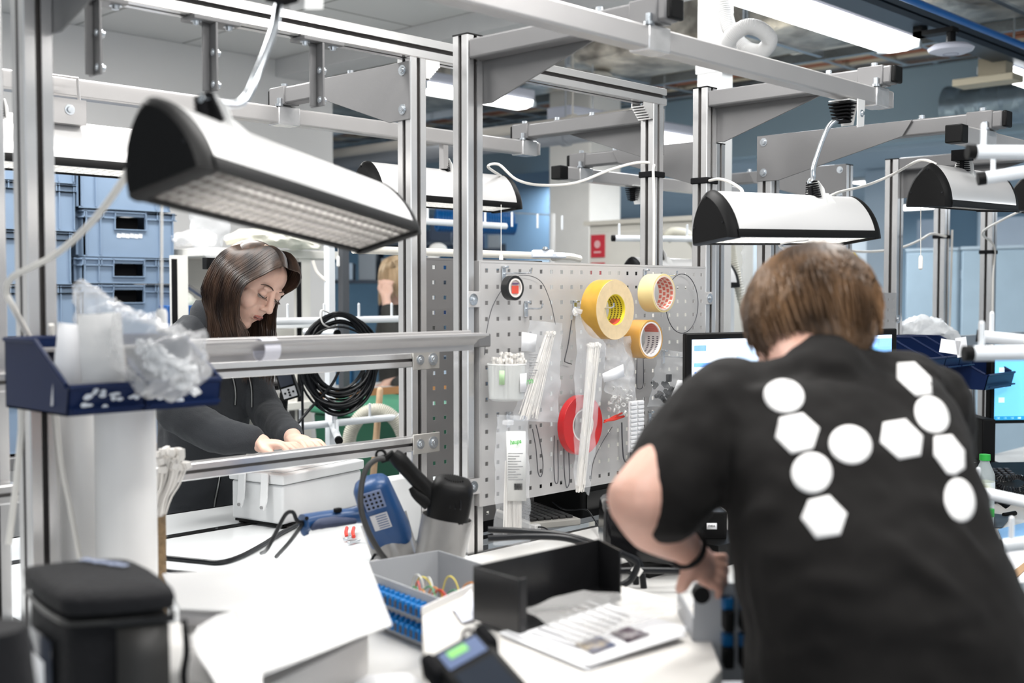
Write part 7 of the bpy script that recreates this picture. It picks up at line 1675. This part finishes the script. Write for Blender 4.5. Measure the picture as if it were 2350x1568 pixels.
zs = [at(290, y_, Y=YC).z for y_ in (410 - 0, 483, 592, 652, 772)]
crate('blue-grey crate without visible handle, topmost of the wide stack', xl - 0.01, YC - 0.01, wc_, 0.6, zs[1], 0.22, handle=False)
crate('blue-grey crate with white torn sticker, second of the wide stack', xl + 0.012, YC, wc_, 0.6, zs[2] + 0.002, zs[1] - zs[2] - 0.006, mark=1)
crate('shallow blue-grey crate in the middle of the wide stack', xl, YC - 0.005, wc_, 0.6, zs[3] + 0.002, zs[2] - zs[3] - 0.004)
crate('blue-grey crate with a slanted sticker scrap under the shallow one', xl, YC - 0.0, wc_, 0.6, zs[4], zs[3] - zs[4] - 0.002, mark=2)
crate('blue-grey crate at the bottom of the wide stack', xl, YC, wc_, 0.6, zs[4] - 0.225, 0.22)
crate('blue-grey crate under the bottom of the wide stack near the floor', xl, YC, wc_, 0.6, zs[4] - 0.45, 0.22)
z_ = zs[4] - 0.45
t = thing('crate_trolley', 'low grey trolley carrying the blue-grey crates', 'trolley', (xl, YC + 0.3, 0))
MB().bb((xl - 0.6, YC - 0.02, z_ - 0.05), (xr + 0.02, YC + 0.62, z_ - 0.001)).build('deck', STEEL, t, bevel=0.004)
for x_ in (xl - 0.5, xr - 0.06):
    for y_ in (YC + 0.06, YC + 0.54): MB().cyl((x_, y_, z_ - 0.05), (x_, y_, 0.1), 0.015, n=10).cyl((x_ - 0.015, y_, 0.05), (x_ + 0.015, y_, 0.05), 0.05, n=20).build('caster', BLK, t)
xe = at(179, 560, Y=YC).x
zq = [at(160, y_, Y=YC).z for y_ in (405, 423, 533, 655, 770)]
for k, (za, zb_, lab) in enumerate([(zq[2] + 0.004, zq[1], 'upper blue-grey crate of the narrow left stack'), (zq[3] + 0.004, zq[2] - 0.002, 'middle darker blue-grey crate of the narrow left stack'), (zq[4], zq[3] - 0.002, 'lower blue-grey crate of the narrow left stack'), (zq[4] - 0.225, zq[4] - 0.004, 'bottom blue-grey crate of the narrow left stack')]):
    crate(lab, xe - wc_ - 0.02 * (k == 1), YC + 0.02, wc_, 0.6, za, zb_ - za, handle=False)
crate('topmost blue-grey crate of the narrow left stack under the lamp', xe - wc_, YC + 0.02, wc_, 0.6, zq[1] + 0.004, 0.2, handle=False)
crate('blue-grey crate lying lowest in the narrow left stack on the trolley', xe - wc_, YC + 0.02, wc_, 0.6, zq[4] - 0.45, 0.22, handle=False)
# cream shelving unit
YS = 4.25
SH = mat('shelf_cream', (0.80, 0.78, 0.73), 0.5)
xs0 = xr + 0.05; xs1 = at(722, 700, Y=YS).x
t = thing('shelving_unit', 'cream shelving unit with bags on top behind the woman', 'shelf', ((xs0 + xs1) / 2, YS, 0))
zt1 = at(600, 572, Y=YS).z; zt2 = at(660, 925, Y=YS).z; xe1 = at(787, 580, Y=YS).x
MB().bb((xs0, YS, zt1 - 0.035), (xe1, YS + 0.5, zt1)).build('shelf_board', SH, t, bevel=0.003)
MB().bb((xs0, YS, zt2 - 0.035), (xs1 + 0.1, YS + 0.5, zt2)).build('shelf_board', SH, t, bevel=0.003)
MB().bb((xs0, YS, 0.35), (xs1, YS + 0.5, 0.385)).build('shelf_board', SH, t, bevel=0.003)
zm = at(700, 757, Y=YS).z; MB().bb((xs0, YS + 0.1, zm - 0.03), (xs1, YS + 0.5, zm)).build('shelf_board', SH, t)
for px_ in (703, 420):
    x_ = at(px_, 700, Y=YS).x
    for y_ in (YS + 0.01, YS + 0.46): p_ = MB().bb((x_ - 0.03, y_, 0), (x_ + 0.03, y_ + 0.04, zt1 - 0.035)).build('upright', SH, t); MB().bb((x_ - 0.045, y_ - 0.003, 0.9), (x_ - 0.02, y_, zt1 - 0.05)).build('slot_strip', BLKM, p_)
MB().bb((xs0, YS + 0.49, 0.0), (xs1, YS + 0.5, zt1)).build('back_panel', mat('shelf_back', (0.74, 0.72, 0.69), 0.7), t)
a_ = at(398, 635, Y=YS + 0.05); b_ = at(480, 690, Y=YS + 0.05); MB().beam(a_, b_, 0.01, 0.035, Y).build('brace', STEEL, t)
MB().bb((xs1 - 0.25, YS - 0.01, at(690, 752, Y=YS).z), (xs1, YS + 0.0, at(690, 735, Y=YS).z)).build('label_strip', PAPER, t)
# bags on the shelf
crumple('flat clear packet on the left end of the cream shelf', [(at(398, 550, D=4.95), 0.025, 0.03), (at(430, 547, D=4.95), 0.034, 0.05), (at(470, 547, D=4.95), 0.034, 0.05), (at(494, 552, D=4.95), 0.024, 0.03)], CLEAR2, 2.0, amp=0.25)
crumple('large slack white plastic bag lying on the cream shelf behind the woman', [(at(520, 552, D=5.1), 0.02, 0.04), (at(570, 545, D=5.1), 0.035, 0.09), (at(630, 545, D=5.1), 0.045, 0.1), (at(680, 552, D=5.1), 0.04, 0.09), (at(735, 568, D=5.1), 0.012, 0.04)], mat('off_white_film', (0.76, 0.75, 0.66), 0.3, bump=0.5, bscale=15), 5.0, amp=0.4)
crumple('tall slack clear bag hanging behind the head of the woman', [(at(470, 440, D=4.75), 0.02, 0.02), (at(480, 480, D=4.75), 0.07, 0.03), (at(478, 540, D=4.75), 0.08, 0.03), (at(492, 600, D=4.75), 0.012, 0.01), (at(486, 640, D=4.7), 0.01, 0.01)], CLEAR, 9.0, amp=0.35)
crumple('bag of mixed green and clear parts low on the cream shelf', [(at(402, 716, D=5.0), 0.04, 0.05), (at(425, 708, D=5.0), 0.06, 0.06), (at(455, 718, D=5.0), 0.03, 0.04)], mat('green_grey_bag', (0.38, 0.42, 0.36), 0.4, bump=0.5, bscale=30, col2=(0.6, 0.6, 0.55), vscale=25), 4.0, amp=0.4)
q_ = at(412, 725, Y=YS + 0.12); MB().box((q_.x + 0.03, YS + 0.2, zm + 0.056), (0.16, 0.14, 0.11)).build('storage_bin', BLUE, label='blue box edge showing at the shoulder of the woman', cat='storage bin', bevel=0.004)
# dark clamp behind her head
t = thing('spring_clamp', 'black ribbed clamp on the shelf left of her head', 'clamp', at(486, 620, D=4.0))
mb = MB()
for k in range(7): mb.cyl(at(487 + (k % 2) * 2, 598 + k * 12, D=4.0), at(487, 606 + k * 12, D=4.0), 0.018 - (k % 2) * 0.004, n=12)
mb.box(at(484, 605, D=4.0), (0.05, 0.03, 0.04)).build('clamp_body', BLK, t, bevel=0.002)
# handheld tester on an articulated arm
c_ = at(660, 880, D=4.1); t = thing('handheld_tester', 'dark handheld tester with keypad on a jointed arm behind the woman', 'tester', c_)
tu = (Z * 0.93 - RT * 0.28).normalized(); tr_ = tu.cross(HF * 1.0 + RT * 0.1).normalized(); tr_ = tr_ if tr_.dot(RT) > 0 else -tr_; RM = Matrix((tr_, tr_.cross(tu), tu)).transposed(); fn = -HF
MB().box(c_, (0.062, 0.03, 0.115), RM).build('body', BLK, t, bevel=0.006, seg=3)
MB().box(c_ + fn * 0.017 + tu * 0.022, (0.048, 0.004, 0.058), RM).build('screen', mat('dull_screen', (0.03, 0.035, 0.05), 0.15), t)
MB().box(c_ + fn * 0.017 - tu * 0.032, (0.050, 0.004, 0.036), RM).build('keypad', mat('keypad_silver', (0.45, 0.46, 0.48), 0.4), t)
mb = MB()
for sx, sz in ((-0.015, -0.032), (0.015, -0.032), (0, -0.022), (0, -0.042), (0, -0.032)): mb.cyl(c_ + tr_ * sx + tu * sz + fn * 0.018, c_ + tr_ * sx + tu * sz + fn * 0.021, 0.004, n=10)
mb.build('key', BLK, t)
mb = MB(); ap = catmull([at(652, 905, D=4.12), at(650, 930, D=4.12), at(648, 960, D=4.12), at(640, 985, D=4.14), at(620, 975, D=4.14)], 5)
for q in ap: mb.ell(q, (0.016, 0.016, 0.014), None, 10, 8)
mb.build('jointed_arm', BLK, t)
MB().tube([at(640, 885, D=4.15), at(618, 888, D=4.15), at(605, 900, D=4.15)], 0.016, 10, smooth=4).build('grip', BLK, t); MB().ell(at(608, 897, D=4.12), (0.022, 0.022, 0.022), None, 14, 10).build('blue_knob', BLUE, t)
# white cable rack with pegs and black coil
RACK = mat('rack_white', (0.82, 0.85, 0.88), 0.35)
def rack(label, xc, yc, arms, d=X, ztop=1.86, peg=0.045, r=0.013, step=0.19, base=True, sz=0.03):
    t = thing('cable_rack', label, 'cable rack', (xc, yc, 0))
    MB().box((xc, yc, ztop / 2), (sz, sz, ztop)).build('column', RACK, t, bevel=0.003)
    if base:
        for a_ in (X, Y): MB().box((xc, yc, 0.02), (0.5 if a_ is X else 0.04, 0.04 if a_ is X else 0.5, 0.04)).build('foot', RACK, t, bevel=0.004)
    for (p0, p1, pegs) in arms:
        p0, p1 = V(p0), V(p1); a_ = MB().cyl(p0, p1, r, n=18).build('arm', RACK, t)
        dd = (p1 - p0).normalized(); MB().cyl(p0 - dd * 0.002, p0 + dd * 0.012, r * 1.04, n=18).build('end_cap', BLK, a_)
        for f in pegs: q = p0 + dd * f; MB().cyl(q, q + Z * (r + peg), r * 0.38, n=10).ell(q + Z * (r + peg), (r * 0.38,) * 3, None, 8, 6).build('peg', RACK, a_)
    return t
YR = 3.47; xc = at(757, 735, Y=YR).x
z1, z2, z3 = at(757, 497, Y=YR).z, at(757, 735, Y=YR).z, at(757, 970, Y=YR).z
xa, xb, xd = at(470, 497, Y=YR - 0.02).x, at(600, 735, Y=YR).x, at(560, 970, Y=YR).x
pg = [0.03 + 0.16 * k for k in range(12)]
rk = rack('white pegged cable rack behind the posts carrying the black cable coil', xc, YR, [((xa, YR - 0.03, z1), (xc + 0.9, YR - 0.03, z1), pg), ((xb - 0.1, YR - 0.03, z2), (xc + 0.75, YR - 0.03, z2), pg), ((xb - 0.05, YR - 0.03, z3), (xc + 0.75, YR - 0.03, z3), pg)])
q0 = at(772, 765, D=4.1); MB().cyl(q0, q0 + V((0.05, 0.25, 0)), 0.012, n=14).cyl(q0 + Z * 0.01, q0 + Z * 0.06, 0.005, n=8).build('short_arm', RACK, rk); MB().cyl(q0 - V((0.002, 0.01, 0)), q0 + V((0.002, 0.005, 0)), 0.0125, n=14).build('end_cap', BLK, rk)
a_, b_ = at(757, 960, Y=YR), at(778, 1012, D=3.9); MB().cyl(b_, a_, 0.013, n=14).build('short_arm', RACK, rk); MB().cyl(b_ - (a_ - b_).normalized() * 0.002, b_ + (a_ - b_).normalized() * 0.02, 0.0135, n=14).build('end_cap', BLK, rk)
for f in (0.15, 0.35, 0.6):
    q = b_.lerp(a_, f); MB().cyl(q, q + Z * 0.06, 0.005, n=8).build('peg', RACK, rk)
cc = at(779, 835, D=4.02); t = thing('cable_coil', 'thick black cable coil hanging on the white rack', 'cable coil', cc + Z * 0.15)
rr = random.Random(2); s_ = (RT * 0.97 + HF * 0.25).normalized()
for k in range(26):
    rx = rr.uniform(0.088, 0.135); rz = rr.uniform(0.125, 0.178); ph = rr.uniform(0, 6); off = HF * rr.uniform(-0.025, 0.025); dz = -(0.178 - rz) * -0.6
    pts = [cc + off + s_ * (rx * math.sin(2 * PI * j / 20)) * (1 + 0.03 * math.sin(ph + j)) + Z * (rz * math.cos(2 * PI * j / 20) + (0.178 - rz) * 0.75 * (1 if k % 3 else -0.2)) + HF * 0.008 * math.sin(ph + j * 0.6) for j in range(20)]
    MB().tube(pts, 0.0042, 6, smooth=2, closed=True).build('cable_turn', CABB, t)
MB().tube([cc + Z * 0.16 - s_ * 0.02 + HF * 0.03, cc + Z * 0.185 - s_ * 0.055 - HF * 0.03, cc + Z * 0.14 - s_ * 0.05 - HF * 0.035, cc + Z * 0.125 - s_ * 0.02 + HF * 0.02], 0.003, 8, smooth=6, closed=True).build('white_tie', NYLON, t)
MB().tube([at(782, 842, D=3.98), at(760, 885, D=3.98), at(715, 935, D=3.98), at(668, 990, D=3.95)], 0.005, 8, smooth=6).build('loose_end', CABB, t); MB().tube([at(696, 835, D=4.05), at(694, 900, D=4.05), at(695, 1008, D=4.05)], 0.0045, 8, smooth=6).build('loose_end', CABB, t)
MB().tube([at(718, 598, D=4.3), at(728, 625, D=4.3), at(748, 645, D=4.3)], 0.006, 8, smooth=5).build('power_cable', CABW, label='white cable curving from the shelf post to the rack column', cat='cable')
MB().tube([at(718, 548, D=4.4), at(745, 560, D=4.4), at(765, 575, D=4.35)], 0.005, 8, smooth=5).build('power_cable', CABW, label='thin white cable sliding off the bags on the cream shelf', cat='cable')
pull('white switch cord in front of the dark rack post', 776, 548, 590, 4.2)
# hoses, brooms, green bin
HC = mat('hose_cream', (0.62, 0.60, 0.52), 0.5)
def chose(label, pts, r, name='ribbed_hose', m=HC, step=40):
    PP = catmull(pts, step); return MB().tube(PP, [r * (1 + 0.06 * (1 if (i // 2) % 2 else -1)) for i in range(len(PP))], 14).build(name, m, label=label, cat='hose')
chose('cream corrugated hose arching behind the rack', [at(798, 1025, D=4.5), at(808, 985, D=4.5), at(835, 950, D=4.5), at(872, 942, D=4.5), at(903, 960, D=4.5), at(925, 1000, D=4.5), at(935, 1060, D=4.5)], 0.026)
chose('cream corrugated hose standing behind the head of the man', [at(1676, 560, D=4.9), at(1682, 600, D=4.9), at(1695, 655, D=4.9), at(1712, 720, D=4.9)], 0.020)
chose('cream corrugated hose arching over the cream cabinet', [at(1528, 548, D=5.2), at(1545, 535, D=5.2), at(1575, 540, D=5.2), at(1600, 565, D=5.2), at(1610, 620, D=5.2)], 0.026)
t = thing('waste_bin', 'dark green wheeled bin behind the rack', 'waste bin', at(880, 1050, D=5.0))
GB = mat('bin_green', (0.015, 0.09, 0.05), 0.45); c_ = at(885, 950, D=5.0); zt_ = at(885, 930, D=5.0).z
MB().loft([[V((c_.x + sx * w_, c_.y + sy * w_ * 0.9, z_)) for sx, sy in ((-1, -1), (1, -1), (1, 1), (-1, 1))] for z_, w_ in ((0.05, 0.17), (zt_ - 0.03, 0.23))]).build('body', GB, t, bevel=0.01)
MB().loft([[V((c_.x + sx * w_, c_.y + sy * w_ * 0.9, z_)) for sx, sy in ((-1, -1), (1, -1), (1, 1), (-1, 1))] for z_, w_ in ((zt_ - 0.03, 0.245), (zt_, 0.245), (zt_ + 0.03, 0.15))]).build('lid', mat('bin_green_lid', (0.05, 0.22, 0.13), 0.4), t, bevel=0.01)
for k in (-1, 1): MB().cyl((c_.x + k * 0.18, c_.y - 0.1, 0.06), (c_.x + k * 0.2, c_.y - 0.1, 0.06), 0.06, n=18).build('wheel', BLK, t)
t = thing('waste_bin', 'second dark green bin full of black sacks behind the posts', 'waste bin', at(960, 1050, D=5.4)); c_ = at(975, 950, D=5.5); zt_ = at(970, 985, D=5.4).z
MB().loft([[V((c_.x + sx * w_, c_.y + sy * w_, z_)) for sx, sy in ((-1, -1), (1, -1), (1, 1), (-1, 1))] for z_, w_ in ((0.03, 0.17), (zt_, 0.22))]).build('body', GB, t, bevel=0.01)
MB().ell((c_.x, c_.y, zt_), (0.2, 0.2, 0.09), None, 20, 12).build('sack', mat('black_sack', (0.02, 0.02, 0.022), 0.25, bump=1, bscale=20), t, noise_amp=0.06, noise_sc=0.08)
WOOD = mat('broom_wood', (0.62, 0.42, 0.26), 0.6, var=0.15, vscale=30)
for lab, p0, p1 in [('light wooden broom handle leaning right of the coil', (856, 1100), (872, 897)), ('thinner wooden broom handle left of the first', (826, 1095), (842, 960))]:
    dD = 0.5 if p0[0] < 840 else 0; a_, b_ = at(*p0, D=4.55 + dD), at(*p1, D=4.6 + dD); d_ = (b_ - a_).normalized(); a_ = a_ - d_ * (a_.z - 0.12) / d_.z
    t = thing('broom', lab, 'broom', a_); MB().tube([a_, b_], 0.013, 12).ell(b_, (0.013, 0.013, 0.015), None, 10, 8).build('handle', WOOD, t); MB().box(a_ - Z * 0.02, (0.24, 0.05, 0.04)).build('head', WOOD, t, bevel=0.005); MB().box(a_ - Z * 0.075, (0.23, 0.045, 0.07)).build('bristles', BLKM, t)
# bench edge and dark post where the blonde worker stands
p = at(840, 893, D=5.7); t = thing('workbench', 'wood-edged far workbench the blonde worker leans over', 'workbench', (p.x, p.y, 0))
MB().bb((p.x - 0.45, p.y, p.z - 0.03), (p.x + 0.7, p.y + 0.3, p.z)).build('worktop', WHT, t); MB().bb((p.x - 0.45, p.y - 0.015, p.z - 0.035), (p.x + 0.7, p.y, p.z + 0.002)).build('edge_band', mat('wood_edge', (0.50, 0.25, 0.10), 0.5), t)
for dx in (-0.4, 0.6):
    for dy in (0.03, 0.27): MB().bb((p.x + dx - 0.02, p.y + dy - 0.02, 0), (p.x + dx + 0.02, p.y + dy + 0.02, p.z - 0.03)).build('leg', STEEL, t)
p = at(789, 700, D=5.2); t = thing('dark_post', 'dark grey steel post just right of the white rack column', 'post', (p.x, p.y, 0)); MB().box((p.x, p.y, 0.95), (0.035, 0.035, 1.9)).build('post', mat('post_dark', (0.07, 0.075, 0.085), 0.5), t)
# storage racks far back with blue, white and dark boxes
rr = random.Random(21); BXC = [mat('box_blue_a', (0.02, 0.15, 0.42), 0.5), mat('box_blue_b', (0.05, 0.30, 0.62), 0.5), mat('box_dark', (0.03, 0.05, 0.09), 0.6), mat('box_pale', (0.55, 0.68, 0.82), 0.5), mat('box_navy', (0.01, 0.04, 0.13), 0.5), mat('box_grey', (0.3, 0.34, 0.38), 0.6)]
nm = ['blue', 'light blue', 'dark', 'pale', 'navy', 'grey']
RK = mat('rack_dark', (0.04, 0.06, 0.09), 0.5)
for ri, (px, D, lab) in enumerate([(850, 8.0, 'dark storage rack of small blue boxes seen below the big lamp'), (1015, 8.6, 'farther dark storage rack seen between the two middle posts')]):
    p = at(px, 700, D=D); wd = 1.15 if ri == 0 else 0.9; t = thing('storage_rack', lab, 'storage rack', (p.x, p.y, 0)); u = RT.copy(); 
    R = Matrix((RT, HF, Z)).transposed(); ztop = at(px, 545 if ri == 0 else 560, D=D).z
    for k in range(4): q = p + RT * (-wd / 2 + wd * k / 3); MB().box((q.x, q.y, ztop / 2), (0.04, 0.04, ztop), R).build('upright', RK, t)
    nz = 7
    for j in range(nz): 
        z_ = 0.35 + (ztop - 0.4) * j / (nz - 1); MB().box((p.x, p.y, z_), (wd, 0.4, 0.02), R).build('shelf_board', RK, t)
        if j < 2: continue
        for i in range(7):
            if rr.random() < 0.12: continue
            c = rr.randrange(6); hh = rr.uniform(0.06, (ztop - 0.4) / (nz - 1) - 0.05); ww = wd / 7 * rr.uniform(0.55, 0.9); q = p + RT * (-wd / 2 + wd * (i + 0.5) / 7) - HF * 0.08
            MB().box((q.x, q.y, z_ + 0.0105 + hh / 2), (ww, 0.2, hh), R).build('storage_box', BXC[c], label='small %s box on the %s' % (nm[c], ['storage rack below the big lamp', 'rack between the middle posts'][ri]), cat='box', group='%s boxes on the %s' % (nm[c], ['rack below the big lamp', 'rack between the posts'][ri]), bevel=0.004)
# blue spiral hose
t = thing('spiral_hose', 'thick coiled blue air hose hanging far behind the middle posts', 'hose', at(1100, 512, D=6.6))
a_, b_ = at(1000, 505, D=6.6), at(1180, 514, D=6.7); mb = MB(); n = 30 * 16; s_, u_, d_ = basis(b_ - a_)
mb.tube([a_.lerp(b_, i / n) + (s_ * math.cos(2 * PI * i / 16) + u_ * math.sin(2 * PI * i / 16)) * 0.058 for i in range(n + 1)], 0.0085, 6).build('coil', mat('hose_blue', (0.0, 0.10, 0.32), 0.35), t)
MB().cyl(a_ - (b_ - a_) * 0.3 + Z * 0.062, b_ + (b_ - a_) * 0.5 + Z * 0.062, 0.004, n=6).build('guide_wire', ZINC, t); q_ = b_ + (b_ - a_) * 0.5; MB().cyl(V((q_.x, q_.y, 0)), q_ + Z * 0.07, 0.015, n=10).build('support_pole', WHT, t)
# microscope-like white lamp and robot-like grey shape between the posts
t = thing('desk_lamp', 'pale jointed desk lamp between the two middle posts', 'lamp', at(1000, 620, D=6.4))
MB().tube([at(988, 640, D=6.4), at(990, 600, D=6.4), at(1005, 575, D=6.4)], 0.03, 12, smooth=4).build('arm', WHT, t); MB().ell(at(1005, 572, D=6.4), (0.05, 0.05, 0.035), None, 16, 10).build('lamp_head', WHT, t); q = at(988, 640, D=6.4); MB().cyl(q, V((q.x, q.y, 0)), 0.02, n=12).build('column', WHT, t)
# things just over the top rim of the perforated panel
p = at(1245, 583, D=3.2); t = thing('cable_clamp', 'white cable clamp lying on the tube above the perforated panel', 'clamp', p)
MB().box(p, (0.06, 0.03, 0.022), Matrix.Rotation(-0.75, 3, 'Z')).box(p + V((0.03, -0.03, -0.004)), (0.04, 0.03, 0.016)).build('body', mat('pale_blue_white', (0.75, 0.80, 0.88), 0.4), t, bevel=0.004); MB().bolt(p + V((0.0, -0.01, 0.011)), Z, 0.008, 0.008).build('bolt', ZINC, t)
yy = 2.4; zz = at(1200, 586, Y=yy).z
t = thing('cross_tube', 'cream tube running just above the top rim of the perforated panel', 'tube', (2.4, yy, zz)); MB().cyl((1.9, yy, zz), (2.75, yy, zz), 0.011, n=14).build('tube', CREAM, t)
MB().tube([at(1270, 592, D=3.2), at(1300, 588, D=3.25), at(1330, 594, D=3.3)], 0.01, 10, smooth=4).build('end_bend', CREAM, t)
# small peg tube rack near the cream cabinet
xk, yk = at(1600, 546, D=5.0).x, at(1600, 546, D=5.0).y
zk = at(1500, 547, D=4.9).z; a_ = at(1405, 547, D=4.9)
rack('cream pegged tube rack in front of the cream cabinet', xk + 0.1, yk - 0.1, [((a_.x, a_.y, zk), (xk + 0.1, yk - 0.1, zk), [0.03, 0.17, 0.33, 0.48])], ztop=zk + 0.05)
# right-hand white rack close to the camera
ck = at(2640, 800, D=2.2)
def A3(p0, D0, p1, D1): return (at(*p0, D=D0), at(*p1, D=D1), [0.03, 0.135, 0.24, 0.345])
def arms_to(ck, specs):
    out = []
    for (px, py, D, px2, py2, D2) in specs: out.append((at(px, py, D=D), at(px2, py2, D=D2), [0.025, 0.125, 0.225, 0.325]))
    return out
rack('near white pegged rack reaching in at the right edge', ck.x, ck.y, arms_to(ck, [(2222, 349, 1.95, 2640, 352, 1.95), (2246, 411, 2.15, 2640, 350, 2.1), (2214, 812, 1.75, 2640, 806, 1.75), (2243, 771, 2.2, 2640, 812, 2.1), (2215, 1122, 2.3, 2640, 1215, 2.1), (2285, 1255, 1.95, 2640, 1212, 1.9)]), ztop=1.9, r=0.0115, peg=0.033, sz=0.04)
# clear bags hanging behind the man
crumple('large clear bag hanging behind the right lamp left of the head', [(at(1722, 548, D=3.9), 0.02, 0.02), (at(1728, 580, D=3.9), 0.035, 0.02), (at(1722, 640, D=3.9), 0.03, 0.02), (at(1712, 690, D=3.9), 0.015, 0.01)], CLEAR, 6.5, amp=0.4)
crumple('milky plastic bag hanging behind the right lamp above the head', [(at(1840, 535, D=3.7), 0.06, 0.02), (at(1840, 570, D=3.7), 0.10, 0.03), (at(1850, 620, D=3.7), 0.10, 0.03), (at(1850, 660, D=3.7), 0.03, 0.02)], CLEAR2, 1.5, amp=0.3)
# warning sign and far door frame between the posts
p = at(1959, 594, D=8.0); t = thing('warning_sign', 'tiny yellow triangular warning sign between the right posts', 'sign', p)
MB().add([p + RT * a_ + Z * b_ - HF * k for k in (0, 0.006) for a_, b_ in ((-0.04, -0.035), (0.04, -0.035), (0, 0.045))], [(0, 1, 2), (3, 4, 5), (0, 1, 4, 3), (1, 2, 5, 4), (2, 0, 3, 5)]).build('sign_face', mat('warn_yellow', (0.75, 0.62, 0.03), 0.5), t); MB().box(p - HF * 0.008, (0.008, 0.002, 0.03), Matrix((RT, HF, Z)).transposed()).build('pictogram', BLK, t)
MB().box(p + HF * 0.02 + RT * 0.0, (0.18, 0.02, 0.5), Matrix((RT, HF, Z)).transposed()).build('backing_board', mat('board_pale', (0.55, 0.62, 0.68), 0.6), t)
q = p + HF * 0.02; MB().box((q.x, q.y, (q.z - 0.2) / 2), (0.03, 0.02, q.z - 0.2), Matrix((RT, HF, Z)).transposed()).build('stand', STEEL, t)
# ---------------------------------------------------------------- far-apart fittings become parts of their own
def split_far(o, thr):
    me = o.data; n = len(me.vertices); par = list(range(n))
    def find(a):
        while par[a] != a: par[a] = par[par[a]]; a = par[a]
        return a
    for e in me.edges:
        a, b = find(e.vertices[0]), find(e.vertices[1])
        if a != b: par[a] = b
    comp = {}
    for i in range(n): comp.setdefault(find(i), []).append(i)
    cl = []
    for ids in comp.values():
        lo = V([min(me.vertices[i].co[k] for i in ids) for k in range(3)]); hi = V([max(me.vertices[i].co[k] for i in ids) for k in range(3)])
        cur = [lo, hi, set(ids)]; rest = []
        for c in cl:
            if all(c[0][k] - thr <= cur[1][k] and cur[0][k] - thr <= c[1][k] for k in range(3)):
                cur = [V([min(cur[0][k], c[0][k]) for k in range(3)]), V([max(cur[1][k], c[1][k]) for k in range(3)]), cur[2] | c[2]]
            else: rest.append(c)
        cl = rest + [cur]
    if len(cl) < 2 or len(cl) > 40: return
    base = o.name.split('.')[0]
    for c in cl:
        ids = sorted(c[2]); mp = {v: k for k, v in enumerate(ids)}
        m2 = bpy.data.meshes.new(base); fs = [p for p in me.polygons if p.vertices[0] in c[2]]
        m2.from_pydata([me.vertices[i].co[:] for i in ids], [], [[mp[v] for v in p.vertices] for p in fs])
        for mm in me.materials: m2.materials.append(mm)
        m2.polygons.foreach_set('use_smooth', [p.use_smooth for p in fs]); m2.set_sharp_from_angle(angle=0.6)
        q = o.copy(); q.data = m2; C.objects.link(q); q.parent = o.parent
    bpy.data.objects.remove(o)
THR = {'bolt': 0.008, 'hanger': 0.05, 'screw': 0.006, 'edge_trim': 0.03, 'edge_band': 0.03, 'joint_plate': 0.02, 'mullion': 0.05, 'clip': 0.02, 'jaw': 0.0, 'label_remains': 0.1, 'clamp_sleeve': 0.02, 'rail_bracket': 0.05, 'gusset': 0.1, 'ledge': 0.1, 'upper_hinge_plate': 0.05}
for o in [k for k in bpy.data.objects if k.type == 'MESH' and k.parent is not None and k.name.split('.')[0] in THR]:
    if not any(ch.parent == o for ch in bpy.data.objects): split_far(o, THR[o.name.split('.')[0]])
